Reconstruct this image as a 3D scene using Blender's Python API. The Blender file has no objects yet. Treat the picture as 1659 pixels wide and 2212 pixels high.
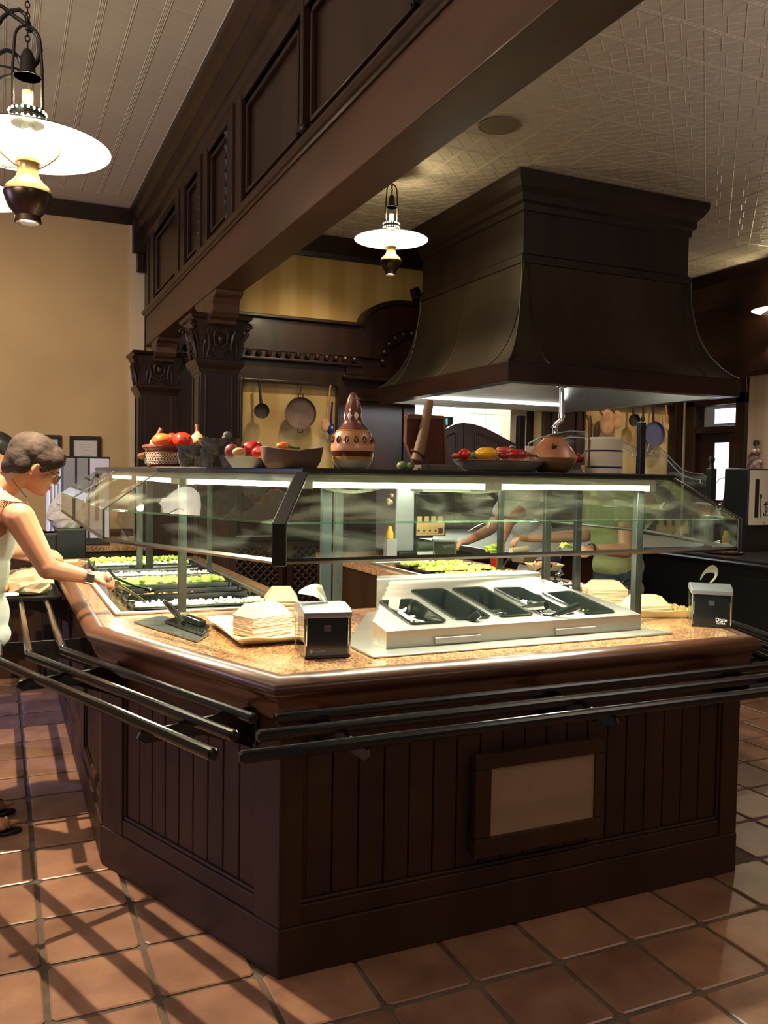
import bpy, bmesh, math, random
from mathutils import Vector, Matrix
random.seed(7)
sc = bpy.context.scene
COL = sc.collection
PI = math.pi
# ------------------------------------------------------------------ camera
H = 1.5; FPX = 1841.6; YAW = 0.424356; PIT = 0.0438077; ROL = -0.0157165
_fw = Vector((math.sin(YAW)*math.cos(PIT), math.cos(YAW)*math.cos(PIT), -math.sin(PIT)))
_r0 = Vector((math.cos(YAW), -math.sin(YAW), 0)); _d0 = _fw.cross(_r0)
_R = _r0*math.cos(ROL) + _d0*math.sin(ROL); _D = -_r0*math.sin(ROL) + _d0*math.cos(ROL)
cd = bpy.data.cameras.new('camera'); cam = bpy.data.objects.new('camera', cd); COL.objects.link(cam)
cd.sensor_fit = 'VERTICAL'; cd.sensor_height = 36; cd.lens = FPX/2212*36; cd.clip_start = .05
m = Matrix((( _R.x, -_D.x, -_fw.x, 0), (_R.y, -_D.y, -_fw.y, 0), (_R.z, -_D.z, -_fw.z, H), (0, 0, 0, 1)))
cam.matrix_world = m
sc.camera = cam
# ------------------------------------------------------------------ light
sc.view_settings.view_transform = 'Standard'; sc.view_settings.look = 'None'
sc.view_settings.exposure = 0.0; sc.view_settings.gamma = 1; sc.view_settings.use_curve_mapping = False
w = bpy.data.worlds.new('room_ambience'); sc.world = w; w.use_nodes = True
w.node_tree.nodes['Background'].inputs[0].default_value = (.72, .64, .54, 1)
w.node_tree.nodes['Background'].inputs[1].default_value = .11
def area(name, loc, size, power, col, target=None, sy=None, spread=None):
    l = bpy.data.lights.new(name, 'AREA'); l.energy = power; l.color = col; l.size = size
    if sy: l.shape = 'RECTANGLE'; l.size_y = sy
    if spread: l.spread = spread
    o = bpy.data.objects.new(name, l); COL.objects.link(o); o.location = loc
    if target is not None:
        o.rotation_euler = (Vector(target)-Vector(loc)).to_track_quat('-Z', 'Y').to_euler()
    return o
def spot(name, loc, power, col, ang, target, r=.03, blend=.5):
    l = bpy.data.lights.new(name, 'SPOT'); l.energy = power; l.color = col; l.spot_size = ang; l.spot_blend = blend; l.shadow_soft_size = r
    o = bpy.data.objects.new(name, l); COL.objects.link(o); o.location = loc
    o.rotation_euler = (Vector(target)-Vector(loc)).to_track_quat('-Z', 'Y').to_euler()
    return o
def point(name, loc, power, col, r=.04):
    l = bpy.data.lights.new(name, 'POINT'); l.energy = power; l.color = col; l.shadow_soft_size = r
    o = bpy.data.objects.new(name, l); COL.objects.link(o); o.location = loc
    return o
WARM = (1, .80, .52); TUBE = (.97, 1, .76); DAY = (.50, .55, 1)
# daylight from windows behind and left; ceiling fills and blue spot are added
area('window_daylight', (-4.55, 4.6, 2.0), 2.2, 90, DAY, (-1.0, 6.4, 0), 1.8)
area('added_ceiling_fill', (4.4, .6, 2.9), 1.8, 120, (1, .86, .86), (4.6, .6, 4.0), 1.0)  # upward fill added to brighten the ceiling, not a fixture of the room
area('added_ceiling_fill', (-2.2, 1.4, 2.9), 1.6, 105, (1, .88, .72), (-1.6, 1.8, 4.0), 1.0)  # second added fill, for the left ceiling
area('window_daylight', (1.4, -3.3, 2.6), 1.8, 16, (.95, .84, .72), (.6, 4, 2.9), .9)
spot('added_blue_floor_spot', (-4.3, 7.6, 3.0), 1100, (.30, .34, 1), .34, (.0, 5.3, 0), .1, .5)  # blue spot added to imitate window reflection on the floor tiles
# ceiling downlights of the dining room, outside the frame; wall spots are added
spot('ceiling_downlight', (2.75, .7, 3.9), 150, (1, .78, .5), .60, (2.6, 1.0, 0), .05, .3)
spot('ceiling_downlight', (2.2, -.6, 3.9), 26, (1, .80, .58), .75, (1.75, 2.2, .2), .03, .8)
spot('ceiling_downlight', (-.9, 2.6, 3.9), 60, (1, .74, .46), .8, (-.35, 2.9, 0), .05, .6)
spot('added_wall_fill', (2.9, 7.3, 3.9), 120, (1, .80, .5), 1.3, (2.9, 8.6, 2.2), .06, 1)  # this and the next two spots are added to brighten the walls
spot('added_wall_fill', (7.2, 7.2, 3.9), 120, (1, .80, .55), 1.3, (7.4, 8.6, 2.0), .06, 1)
spot('added_wall_fill', (6.9, 5.4, 3.9), 230, (1, .80, .6), 1.3, (8.1, 5.9, 1.8), .06, 1)
spot('ceiling_downlight', (5.2, 4.0, 3.9), 120, (1, .78, .5), .9, (4.6, 4.6, 0), .05, .6)
spot('ceiling_downlight', (-.6, 6.0, 3.9), 170, (1, .78, .52), 1.9, (.0, 8.4, 1.0), .1, 1)
# kitchen beyond the swing doors
area('kitchen_ceiling_light', (5.0, 10.2, 3.0), 1.8, 260, (.98, 1, .92), (5.0, 10.2, 0), 1.4)
# ------------------------------------------------------------------ materials
MATS = {}
def mat(name, col, rough=.5, metal=0, spec=.5, noise=None, bump=None, emit=None, estr=0, coat=0, alpha=1, trans=0, sheen=0, col2=None):
    """noise=(scale, amount, stretch xyz)  bump=(scale, strength)"""
    if name in MATS: return MATS[name]
    mt = bpy.data.materials.new(name); mt.use_nodes = True; nt = mt.node_tree; b = nt.nodes['Principled BSDF']
    b.inputs['Base Color'].default_value = (*col, 1); b.inputs['Roughness'].default_value = rough
    b.inputs['Metallic'].default_value = metal; b.inputs['Specular IOR Level'].default_value = spec
    b.inputs['Coat Weight'].default_value = coat; b.inputs['Coat Roughness'].default_value = .11
    if trans: b.inputs['Transmission Weight'].default_value = trans
    if alpha < 1: b.inputs['Alpha'].default_value = alpha
    if emit: b.inputs['Emission Color'].default_value = (*emit, 1); b.inputs['Emission Strength'].default_value = estr
    tc = nt.nodes.new('ShaderNodeTexCoord')
    if noise:
        s, amt, st = noise
        mp = nt.nodes.new('ShaderNodeMapping'); mp.inputs['Scale'].default_value = st
        n = nt.nodes.new('ShaderNodeTexNoise'); n.inputs['Scale'].default_value = s; n.inputs['Detail'].default_value = 5
        nt.links.new(tc.outputs['Object'], mp.inputs[0]); nt.links.new(mp.outputs[0], n.inputs['Vector'])
        r = nt.nodes.new('ShaderNodeValToRGB'); r.color_ramp.elements[0].position = .32; r.color_ramp.elements[1].position = .68
        c2 = col2 if col2 else tuple(min(1, c*(1+amt)) for c in col)
        r.color_ramp.elements[0].color = (*[c*(1-amt) for c in col], 1); r.color_ramp.elements[1].color = (*c2, 1)
        nt.links.new(n.outputs['Fac'], r.inputs[0]); nt.links.new(r.outputs[0], b.inputs['Base Color'])
    if bump:
        n2 = nt.nodes.new('ShaderNodeTexNoise'); n2.inputs['Scale'].default_value = bump[0]; n2.inputs['Detail'].default_value = 4
        bp = nt.nodes.new('ShaderNodeBump'); bp.inputs['Strength'].default_value = bump[1]; bp.inputs['Distance'].default_value = .01
        nt.links.new(tc.outputs['Object'], n2.inputs['Vector']); nt.links.new(n2.outputs['Fac'], bp.inputs['Height'])
        nt.links.new(bp.outputs[0], b.inputs['Normal'])
    MATS[name] = mt
    return mt
def nodes(mt): return mt.node_tree, mt.node_tree.nodes['Principled BSDF']
# wood stains
WOOD = mat('dark_walnut_stain', (.022, .0082, .0052), .36, spec=.35, noise=(6, .42, (1, 1, .12)), coat=.06)
WOODX = mat('dark_walnut_stain_horizontal', (.028, .011, .007), .42, spec=.35, noise=(5, .5, (.35, .12, 1)), coat=.05)
WOODC = mat('counter_brown_paint', (.038, .016, .0072), .45, spec=.3, noise=(7, .25, (1, 1, .15)))
BEAMW = mat('reddish_beam_stain', (.070, .032, .018), .42, spec=.35, noise=(2.2, .4, (1, .3, 1)), coat=.05)
NOSE = mat('varnished_nosing', (.075, .026, .011), .33, noise=(5, .35, (.4, .4, 2)), coat=.2)
WOODH = mat('hood_wood', (.022, .011, .008), .5, noise=(5, .4, (1, 1, .2)))
LWOOD = mat('bleached_wood', (.20, .105, .055), .6, noise=(9, .35, (1, 1, .2)), bump=(40, .3))
RWOOD = mat('red_block_wood', (.13, .035, .018), .5, noise=(14, .45, (1, .3, .12)))
BOWLW = mat('weathered_bowl_wood', (.13, .075, .045), .75, noise=(7, .5, (.3, 1, 1.8)), bump=(22, .6))
BLACK = mat('black_metal', (.008, .008, .009), .3, spec=.6)
RAILM = mat('black_rail_enamel', (.006, .0055, .0055), .16, spec=.45, coat=.1)
BPLA = mat('black_plastic', (.010, .011, .010), .3)
STEEL = mat('brushed_steel', (.62, .61, .55), .36, 1, noise=(30, .08, (.1, 1, 1)))
STEELP = mat('worn_post_steel', (.10, .115, .10), .35, .9, noise=(18, .3, (1, 1, .4)))
CHROME = mat('chrome', (.75, .76, .76), .12, 1)
BRASS = mat('aged_brass', (.62, .42, .16), .32, .85, noise=(12, .2, (1, 1, 1)))
BRONZE = mat('dark_bronze', (.10, .065, .05), .28, .9)
IRON = mat('old_iron', (.035, .03, .026), .55, .6, bump=(60, .3))
COPPER = mat('dull_copper', (.17, .11, .085), .5, .7, noise=(6, .35, (1, 1, 1)))
WHITE = mat('white_plastic', (.75, .75, .74), .4)
GREYP = mat('grey_plastic', (.30, .31, .33), .4)
PAPER = mat('white_paper', (.82, .78, .62), .8)
KRAFT = mat('kraft_paper', (.50, .32, .17), .75, noise=(9, .1, (1, 1, 1)))
BOATW = mat('cream_paper_board', (.62, .47, .28), .75, noise=(12, .07, (1, 1, 1)))
PINKB = mat('pinkish_paper_board', (.58, .38, .26), .75)
TUBEM = mat('fluorescent_tube', (.9, .9, .9), .5, emit=(.97, 1, .78), estr=9)
LAMPIN = mat('lit_lamp_shade', (.9, .88, .8), .5, emit=(1, .93, .76), estr=2.3)
BULB = mat('lit_bulb', (1, 1, 1), .5, emit=(1, .93, .75), estr=14)
SHADE_TOP = mat('green_black_enamel', (.02, .02, .016), .3)
CREAM = mat('cream_ceramic', (.86, .80, .66), .22, coat=.5)
BLUEG = mat('blue_glaze', (.01, .015, .09), .22, coat=.5)
ENAMEL = mat('grey_enamel', (.36, .38, .38), .28, noise=(6, .2, (1, 1, 1)))
TERRA = mat('red_brown_glaze', (.19, .050, .026), .2, noise=(7, .3, (1, 1, 1)), coat=.6)
TERRAO = mat('orange_clay', (.42, .17, .075), .3, noise=(6, .3, (1, 1, 1)), coat=.4)
PEACH = mat('peach_slip', (.56, .28, .15), .3, noise=(9, .15, (1, 1, 1)), coat=.4)
STONE = mat('volcanic_stone', (.085, .082, .082), .95, noise=(45, .7, (1, 1, 1)), bump=(70, 1.0), col2=(.125, .12, .115))
SKINM = mat('skin', (.44, .205, .115), .5, noise=(5, .12, (1, 1, 1)))
SKIND = mat('tanned_skin', (.46, .19, .11), .5, noise=(5, .12, (1, 1, 1)))
HAIRM = mat('grey_brown_hair', (.034, .023, .019), .8, spec=.2, noise=(16, .5, (1, 1, .3)), bump=(60, .35))
HAIRB = mat('black_hair', (.008, .007, .008), .5, bump=(90, .4))
CLOTHW = mat('white_cloth', (.78, .76, .66), .85, bump=(14, .15))
GREENC = mat('olive_cloth', (.21, .22, .085), .9, noise=(5, .12, (1, 1, 1)), bump=(12, .2))
GREYC = mat('grey_cloth', (.30, .29, .28), .9)
DENIM = mat('dark_denim', (.03, .04, .06), .9)
RED = mat('tomato_red', (.60, .022, .008), .22, noise=(4, .35, (1, 1, 1)), coat=.5)
ORANGE = mat('pepper_orange', (.75, .16, .01), .25, coat=.5)
REDP = mat('pepper_red', (.36, .008, .008), .22, coat=.6)
YEL = mat('pepper_yellow', (.80, .38, .01), .25, noise=(4, .15, (1, 1, 1)), coat=.5)
GREENV = mat('stem_green', (.05, .12, .02), .6)
ONION = mat('red_onion_skin', (.20, .045, .035), .35, noise=(6, .35, (1, 1, 1)), coat=.3)
POTATO = mat('pale_root', (.52, .27, .11), .55, noise=(6, .2, (1, 1, 1)))
GOURD = mat('dried_gourd', (.48, .24, .10), .5, noise=(7, .35, (1, 1, 1)))
GOURDS = mat('dried_gourd_stem', (.16, .07, .045), .7)
LETT = mat('lettuce', (.42, .58, .06), .6, noise=(20, .4, (1, 1, 1)))
GUAC = mat('yellow_green_topping', (.62, .60, .10), .6, noise=(30, .25, (1, 1, 1)))
ONIONW = mat('chopped_white_onion', (.85, .86, .72), .5)
SHRIMP = mat('cooked_meat', (.70, .26, .10), .5, noise=(30, .3, (1, 1, 1)))
CORN = mat('yellow_corn', (.80, .55, .10), .5)
# granite
GRAN = mat('speckled_granite', (.40, .20, .085), .16, coat=.5)
nt, b = nodes(GRAN); tc = nt.nodes.new('ShaderNodeTexCoord')
vo = nt.nodes.new('ShaderNodeTexVoronoi'); vo.inputs['Scale'].default_value = 190
n = nt.nodes.new('ShaderNodeTexNoise'); n.inputs['Scale'].default_value = 60; n.inputs['Detail'].default_value = 6
nt.links.new(tc.outputs['Object'], vo.inputs['Vector']); nt.links.new(tc.outputs['Object'], n.inputs['Vector'])
mx = nt.nodes.new('ShaderNodeMix'); mx.data_type = 'RGBA'; mx.inputs[0].default_value = .5
nt.links.new(vo.outputs['Color'], mx.inputs[6]); nt.links.new(n.outputs['Color'], mx.inputs[7])
sp = nt.nodes.new('ShaderNodeSeparateColor'); nt.links.new(mx.outputs[2], sp.inputs[0])
r = nt.nodes.new('ShaderNodeValToRGB'); e = r.color_ramp.elements; e[0].position = .28; e[0].color = (.16, .065, .03, 1); e[1].position = .72; e[1].color = (.62, .36, .19, 1)
q = e.new(.5); q.color = (.40, .19, .085, 1)
nt.links.new(sp.outputs[0], r.inputs[0]); nt.links.new(r.outputs[0], b.inputs['Base Color'])
# terracotta: colour varies per tile and over each tile
TILE = mat('terracotta_tile', (.4, .2, .12), .33)
nt, b = nodes(TILE); tc = nt.nodes.new('ShaderNodeTexCoord'); oi = nt.nodes.new('ShaderNodeObjectInfo')
gp = nt.nodes.new('ShaderNodeNewGeometry')
n = nt.nodes.new('ShaderNodeTexNoise'); n.inputs['Scale'].default_value = 4.2; n.inputs['Detail'].default_value = 7; n.inputs['Roughness'].default_value = .62
nt.links.new(gp.outputs['Position'], n.inputs['Vector'])
r = nt.nodes.new('ShaderNodeValToRGB'); e = r.color_ramp.elements; e[0].position = .3; e[0].color = (.150, .070, .043, 1); e[1].position = .74; e[1].color = (.34, .182, .110, 1)
nt.links.new(n.outputs['Fac'], r.inputs[0])
hs = nt.nodes.new('ShaderNodeHueSaturation'); mr = nt.nodes.new('ShaderNodeMapRange')
mr.inputs[3].default_value = .72; mr.inputs[4].default_value = 1.15
nt.links.new(oi.outputs['Random'], mr.inputs[0]); nt.links.new(mr.outputs[0], hs.inputs['Value']); nt.links.new(r.outputs[0], hs.inputs['Color'])
nt.links.new(hs.outputs[0], b.inputs['Base Color'])
bp = nt.nodes.new('ShaderNodeBump'); bp.inputs['Strength'].default_value = .25; bp.inputs['Distance'].default_value = .01
nt.links.new(n.outputs['Fac'], bp.inputs['Height']); nt.links.new(bp.outputs[0], b.inputs['Normal'])
GROUT = mat('grey_grout', (.085, .062, .043), .9, noise=(9, .4, (1, 1, 1)), bump=(60, .6))
# walls
WALLT = mat('tan_wall_paint', (.56, .39, .185), .85, noise=(1.4, .07, (1, 1, 1)), bump=(120, .05))
WALLR = mat('cream_striped_wall', (.60, .45, .30), .85)
WALLS = mat('yellow_striped_wall', (.6, .42, .16), .8)
for W, c1, c2, axis, sc_ in ((WALLS, (.50, .32, .105), (.60, .41, .165), 'X', .85), (WALLR, (.58, .42, .27), (.64, .49, .34), 'Y', .9)):
    nt, b = nodes(W); gp = nt.nodes.new('ShaderNodeNewGeometry')
    wv = nt.nodes.new('ShaderNodeTexWave'); wv.bands_direction = axis; wv.inputs['Scale'].default_value = sc_; wv.inputs['Distortion'].default_value = 0
    nt.links.new(gp.outputs['Position'], wv.inputs['Vector'])
    r = nt.nodes.new('ShaderNodeValToRGB'); e = r.color_ramp.elements; e[0].position = .3; e[1].position = .7; e[0].color = (*c1, 1); e[1].color = (*c2, 1)
    nn = nt.nodes.new('ShaderNodeTexNoise'); nn.inputs['Scale'].default_value = 3.0
    mx = nt.nodes.new('ShaderNodeMix'); mx.data_type = 'RGBA'; mx.blend_type = 'MULTIPLY'; mx.inputs[0].default_value = .3
    nt.links.new(gp.outputs['Position'], nn.inputs['Vector'])
    nt.links.new(wv.outputs['Fac'], r.inputs[0]); nt.links.new(r.outputs[0], mx.inputs[6]); nt.links.new(nn.outputs['Fac'], mx.inputs[7]); nt.links.new(mx.outputs[2], b.inputs['Base Color'])
CEIL = mat('embossed_tin_ceiling', (.60, .54, .43), .42, bump=(9, .08))
CEILL = mat('pale_panel_ceiling', (.66, .61, .49), .6)
WTILE = mat('white_wall_tile', (.80, .80, .74), .25)
# glass: real thin slabs, clear body with fresnel gloss and a film of smears with painted glare haze
def glass(name, tint=(.90, .96, .91), smear_haze=.05, rough=.015, gain=1.0):
    mt = bpy.data.materials.new(name); mt.use_nodes = True; nt = mt.node_tree; nt.nodes.clear()
    out = nt.nodes.new('ShaderNodeOutputMaterial'); tr = nt.nodes.new('ShaderNodeBsdfTransparent'); tr.inputs[0].default_value = (*tint, 1)
    gl = nt.nodes.new('ShaderNodeBsdfGlossy'); gl.inputs['Roughness'].default_value = rough; gl.inputs[0].default_value = (1, 1, 1, 1)
    fr = nt.nodes.new('ShaderNodeFresnel'); fr.inputs[0].default_value = 1.45
    ml = nt.nodes.new('ShaderNodeMath'); ml.operation = 'MULTIPLY'; ml.inputs[1].default_value = gain; ge = nt.nodes.new('ShaderNodeNewGeometry'); bf = nt.nodes.new('ShaderNodeMath'); bf.operation = 'SUBTRACT'; bf.inputs[0].default_value = 1; nt.links.new(ge.outputs['Backfacing'], bf.inputs[1]); mf = nt.nodes.new('ShaderNodeMath'); mf.operation = 'MULTIPLY'; nt.links.new(fr.outputs[0], mf.inputs[0]); nt.links.new(bf.outputs[0], mf.inputs[1]); nt.links.new(mf.outputs[0], ml.inputs[0])
    m1 = nt.nodes.new('ShaderNodeMixShader'); nt.links.new(ml.outputs[0], m1.inputs[0]); nt.links.new(tr.outputs[0], m1.inputs[1]); nt.links.new(gl.outputs[0], m1.inputs[2])
    df = nt.nodes.new('ShaderNodeBsdfTranslucent'); df.inputs[0].default_value = (.85, .92, .78, 1)
    d2 = nt.nodes.new('ShaderNodeBsdfDiffuse'); d2.inputs[0].default_value = (.85, .92, .78, 1); ad = nt.nodes.new('ShaderNodeMixShader'); ad.inputs[0].default_value = .5
    nt.links.new(df.outputs[0], ad.inputs[1]); nt.links.new(d2.outputs[0], ad.inputs[2])
    tc = nt.nodes.new('ShaderNodeTexCoord'); mp = nt.nodes.new('ShaderNodeMapping'); mp.inputs['Scale'].default_value = (1.6, 1.6, 7); mp.inputs['Rotation'].default_value = (0, .12, .1)
    n = nt.nodes.new('ShaderNodeTexNoise'); n.inputs['Scale'].default_value = 1.3; n.inputs['Detail'].default_value = 8; n.inputs['Distortion'].default_value = 1.2
    nt.links.new(tc.outputs['Object'], mp.inputs[0]); nt.links.new(mp.outputs[0], n.inputs['Vector'])
    r = nt.nodes.new('ShaderNodeValToRGB'); e = r.color_ramp.elements; e[0].position = .52; e[0].color = (smear_haze*.04,)*3+(1,); e[1].position = .74; e[1].color = (smear_haze,)*3+(1,)
    nt.links.new(n.outputs['Fac'], r.inputs[0])
    m2 = nt.nodes.new('ShaderNodeMixShader'); nt.links.new(r.outputs[0], m2.inputs[0]); nt.links.new(m1.outputs[0], m2.inputs[1]); nt.links.new(ad.outputs[0], m2.inputs[2])
    nt.links.new(m2.outputs[0], out.inputs[0]); MATS[name] = mt
    return mt
GLASS = glass('smeared_hazed_guard_glass', (.90, .95, .88), .19, gain=1.0)  # upper pane smears strengthened to paint in washed-out glare
GLASSC = glass('clear_side_glass', (.92, .96, .91), .06, gain=1.1)
GLASSE = glass('glass_edge', (.55, .8, .62), .5)
GLASSL = glass('lamp_glass', (.9, .9, .85), .2)
# ------------------------------------------------------------------ mesh helpers
class MB:
    def __init__(s): s.v = []; s.f = []; s.mi = []; s.cur = 0; s.sm = []
    def add(s, vs, fs, smooth=False):
        o = len(s.v); s.v += [tuple(v) for v in vs]
        for f in fs: s.f.append(tuple(i+o for i in f)); s.mi.append(s.cur); s.sm.append(smooth)
        return s
    def box(s, x0, x1, y0, y1, z0, z1):
        return s.add([(x0,y0,z0),(x1,y0,z0),(x1,y1,z0),(x0,y1,z0),(x0,y0,z1),(x1,y0,z1),(x1,y1,z1),(x0,y1,z1)],
                     [(0,3,2,1),(4,5,6,7),(0,1,5,4),(1,2,6,5),(2,3,7,6),(3,0,4,7)])
    def obox(s, c, size, rx=0, ry=0, rz=0):
        R = Matrix.Rotation(rz, 3, 'Z') @ Matrix.Rotation(ry, 3, 'Y') @ Matrix.Rotation(rx, 3, 'X')
        a, b_, c_ = [q/2 for q in size]
        vs = [Vector(c)+R@Vector((i*a, j*b_, k*c_)) for k in (-1,1) for (i,j) in ((-1,-1),(1,-1),(1,1),(-1,1))]
        return s.add(vs, [(0,3,2,1),(4,5,6,7),(0,1,5,4),(1,2,6,5),(2,3,7,6),(3,0,4,7)])
    def prism(s, poly, z0, z1):
        n = len(poly); vs = [(p[0],p[1],z0) for p in poly]+[(p[0],p[1],z1) for p in poly]
        return s.add(vs, [tuple(range(n))[::-1], tuple(range(n, 2*n))]+[(i,(i+1)%n,(i+1)%n+n,i+n) for i in range(n)])
    def plate(s, pts, th):      # planar 3-D polygon given thickness along its normal
        P = [Vector(p) for p in pts]; nrm = (P[1]-P[0]).cross(P[2]-P[0]).normalized()*th/2; n = len(P)
        return s.add([p+nrm for p in P]+[p-nrm for p in P], [tuple(range(n)), tuple(range(n, 2*n))[::-1]]+[(i, i+n, (i+1)%n+n, (i+1)%n) for i in range(n)])
    def tube(s, pts, r, n=10, caps=True, closed=False):
        P = [Vector(p) for p in pts]; rs = r if isinstance(r, (list, tuple)) else [r]*len(P); o = []; up = None
        for i, p in enumerate(P):
            a = P[i-1] if (i > 0 or closed) else P[i]; b_ = P[(i+1) % len(P)] if (i < len(P)-1 or closed) else P[i]
            t = (b_-a).normalized()
            if up is None: up = Vector((0,0,1)) if abs(t.z) < .9 else Vector((1,0,0))
            x = t.cross(up).normalized(); up = x.cross(t).normalized()
            for k in range(n):
                a_ = 2*PI*k/n; o.append(p + (x*math.cos(a_)+up*math.sin(a_))*rs[i])
        fs = []; L = len(P)
        for i in range(L if closed else L-1):
            for k in range(n):
                j = (i+1) % L; fs.append((i*n+k, i*n+(k+1)%n, j*n+(k+1)%n, j*n+k))
        s.add(o, fs, True)
        if caps and not closed:
            s.add(o[:n], [tuple(range(n))]); s.add(o[-n:], [tuple(range(n))[::-1]])
        return s
    def lathe(s, prof, n=24, c=(0,0,0), squash=1, wob=0, close=False):
        o = []
        for i, (r, z) in enumerate(prof):
            for k in range(n):
                a = 2*PI*k/n; rr = r*(1+wob*math.sin(3*a+i)) 
                o.append((c[0]+rr*math.cos(a), c[1]+rr*math.sin(a)*squash, c[2]+z))
        fs = [(i*n+k, i*n+(k+1)%n, (i+1)*n+(k+1)%n, (i+1)*n+k) for i in range(len(prof)-1) for k in range(n)]
        if close: fs += [((len(prof)-1)*n+k, (len(prof)-1)*n+(k+1)%n, (k+1)%n, k) for k in range(n)]
        else: fs += [tuple(range(n))[::-1], tuple(range((len(prof)-1)*n, len(prof)*n))]
        return s.add(o, fs, True)
    def ball(s, c, r, n=14, m_=9, rot=None, lobes=0, lob=0):
        r = r if isinstance(r, (tuple, list)) else (r, r, r); R = rot if rot else Matrix.Identity(3); vs = [Vector((0,0,-1))]
        for i in range(1, m_):
            a = -PI/2+PI*i/m_
            for k in range(n):
                b_ = 2*PI*k/n; q = 1+(lob*math.cos(lobes*b_)*math.cos(a) if lobes else 0)
                vs.append(Vector((math.cos(a)*math.cos(b_)*q, math.cos(a)*math.sin(b_)*q, math.sin(a)-(lob*1.4*math.cos(a)**8*0))))
        vs.append(Vector((0,0,1)))
        if lobes: vs[-1].z = .82; vs[0].z = -.86
        vs = [Vector(c)+R@Vector((v.x*r[0], v.y*r[1], v.z*r[2])) for v in vs]
        fs = [(0, 1+(k+1)%n, 1+k) for k in range(n)]
        for i in range(m_-2):
            for k in range(n): fs.append((1+i*n+k, 1+i*n+(k+1)%n, 1+(i+1)*n+(k+1)%n, 1+(i+1)*n+k))
        t = len(vs)-1; fs += [(t, 1+(m_-2)*n+k, 1+(m_-2)*n+(k+1)%n) for k in range(n)]
        return s.add(vs, fs, True)
    def sweep(s, prof, path, closed=False, smooth=False):   # profile (d outward, z) along xy path, outward = right of travel
        P = [Vector((p[0], p[1])) for p in path]; n = len(P); o = []; k = len(prof)
        for i in range(n):
            a = P[i-1] if (i > 0 or closed) else None; b_ = P[(i+1) % n] if (i < n-1 or closed) else None
            t1 = (P[i]-a).normalized() if a is not None else (b_-P[i]).normalized(); t2 = (b_-P[i]).normalized() if b_ is not None else t1
            n1 = Vector((t1.y, -t1.x)); n2 = Vector((t2.y, -t2.x)); mt_ = (n1+n2); mt_ = mt_/(mt_.dot(n1))
            for d, z in prof: o.append((P[i].x+mt_.x*d, P[i].y+mt_.y*d, z))
        fs = []
        for i in range(n if closed else n-1):
            j = (i+1) % n
            for q in range(k): fs.append((i*k+q, i*k+(q+1)%k, j*k+(q+1)%k, j*k+q))
        s.add(o, fs, smooth)
        if not closed: s.add(o[:k], [tuple(range(k))]); s.add(o[-k:], [tuple(range(k))[::-1]])
        return s
    def build(s, name, mt, parent=None, label=None, bevel=0, sharp=35, kind=None, loc=None, rz=0):
        me = bpy.data.meshes.new(name); off = Vector((0,0,0))
        if parent is not None and loc is None: off = Vector(parent.get('_o', (0,0,0)))
        if parent is not None and parent.get('_rz', 0) and loc is None:
            Rm = Matrix.Rotation(-parent['_rz'], 3, 'Z'); vv = [tuple(Rm@(Vector(v)-off)) for v in s.v]
        else: vv = [tuple(Vector(v)-off) for v in s.v]
        me.from_pydata(vv, [], s.f)
        for mm in (mt if isinstance(mt, (list, tuple)) else [mt]): me.materials.append(mm)
        for p, i, q in zip(me.polygons, s.mi, s.sm): p.material_index = i; p.use_smooth = q
        bm = bmesh.new(); bm.from_mesh(me); bmesh.ops.recalc_face_normals(bm, faces=bm.faces); bm.to_mesh(me); bm.free()
        if any(s.sm): me.set_sharp_from_angle(angle=math.radians(sharp))
        o = bpy.data.objects.new(name, me); COL.objects.link(o)
        if parent is not None: o.parent = parent
        o['_o'] = tuple(off) if parent is not None else (0.,0.,0.)
        if parent is not None and '_rz' in parent: o['_rz'] = parent['_rz']
        if loc is not None: o.location = loc; o.rotation_euler.z = rz
        if bevel:
            bv = o.modifiers.new('bevel', 'BEVEL'); bv.width = bevel; bv.segments = 2; bv.limit_method = 'ANGLE'; bv.angle_limit = math.radians(40)
        if label: o['label'] = label
        if kind: o['kind'] = kind
        return o
def tag(o, label, cat, group=None):
    o['label'] = label; o['category'] = cat
    if group: o['group'] = group
    return o
def thing(name, label, cat, loc=(0,0,0), rz=0, group=None):
    o = bpy.data.objects.new(name, None); COL.objects.link(o); o.location = loc; o.rotation_euler.z = rz; o.empty_display_size = .05
    o['_o'] = tuple(float(v) for v in loc)
    if rz: o['_rz'] = rz
    return tag(o, label, cat, group)
def local(name, label, cat, loc, rz=0, group=None):   # a thing whose parts are modelled about its own origin
    o = thing(name, label, cat, loc, rz, group); o['_o'] = (0.,0.,0.); o['_rz'] = 0.0
    return o
def struct(name, mb, mt, **k):
    o = mb.build(name, mt, **k); o['kind'] = 'structure'; return o
def children_map():
    d = {}
    for o in COL.objects:
        if o.parent: d.setdefault(o.parent.name, []).append(o)
    return d
def dup(o, parent=None, kids=None, loc=None, rz=None, label=None, group=None):
    if kids is None: kids = children_map()
    c = o.copy(); COL.objects.link(c)
    if parent is not None: c.parent = parent
    for ch in kids.get(o.name, []): dup(ch, c, kids)
    if loc is not None: c.location = loc
    if rz is not None: c.rotation_euler.z = rz
    if label: c['label'] = label
    if group: c['group'] = group
    return c
# a point seen at photograph pixel (px, py) lying on the plane x=, y= or z= (1659 x 2212 frame)
def P(px, py, x=None, y=None, z=None):
    v = _fw + _R*((px-829.5)/FPX) + _D*((py-1106)/FPX)
    t = (x/v.x) if x is not None else (y/v.y) if y is not None else ((z-H)/v.z)
    return Vector((v.x*t, v.y*t, H+v.z*t))
# ------------------------------------------------------------------ the room
CZ = 4.0; YB = 8.65; XR = 8.1; XL = -4.6
YN = -3.4
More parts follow.
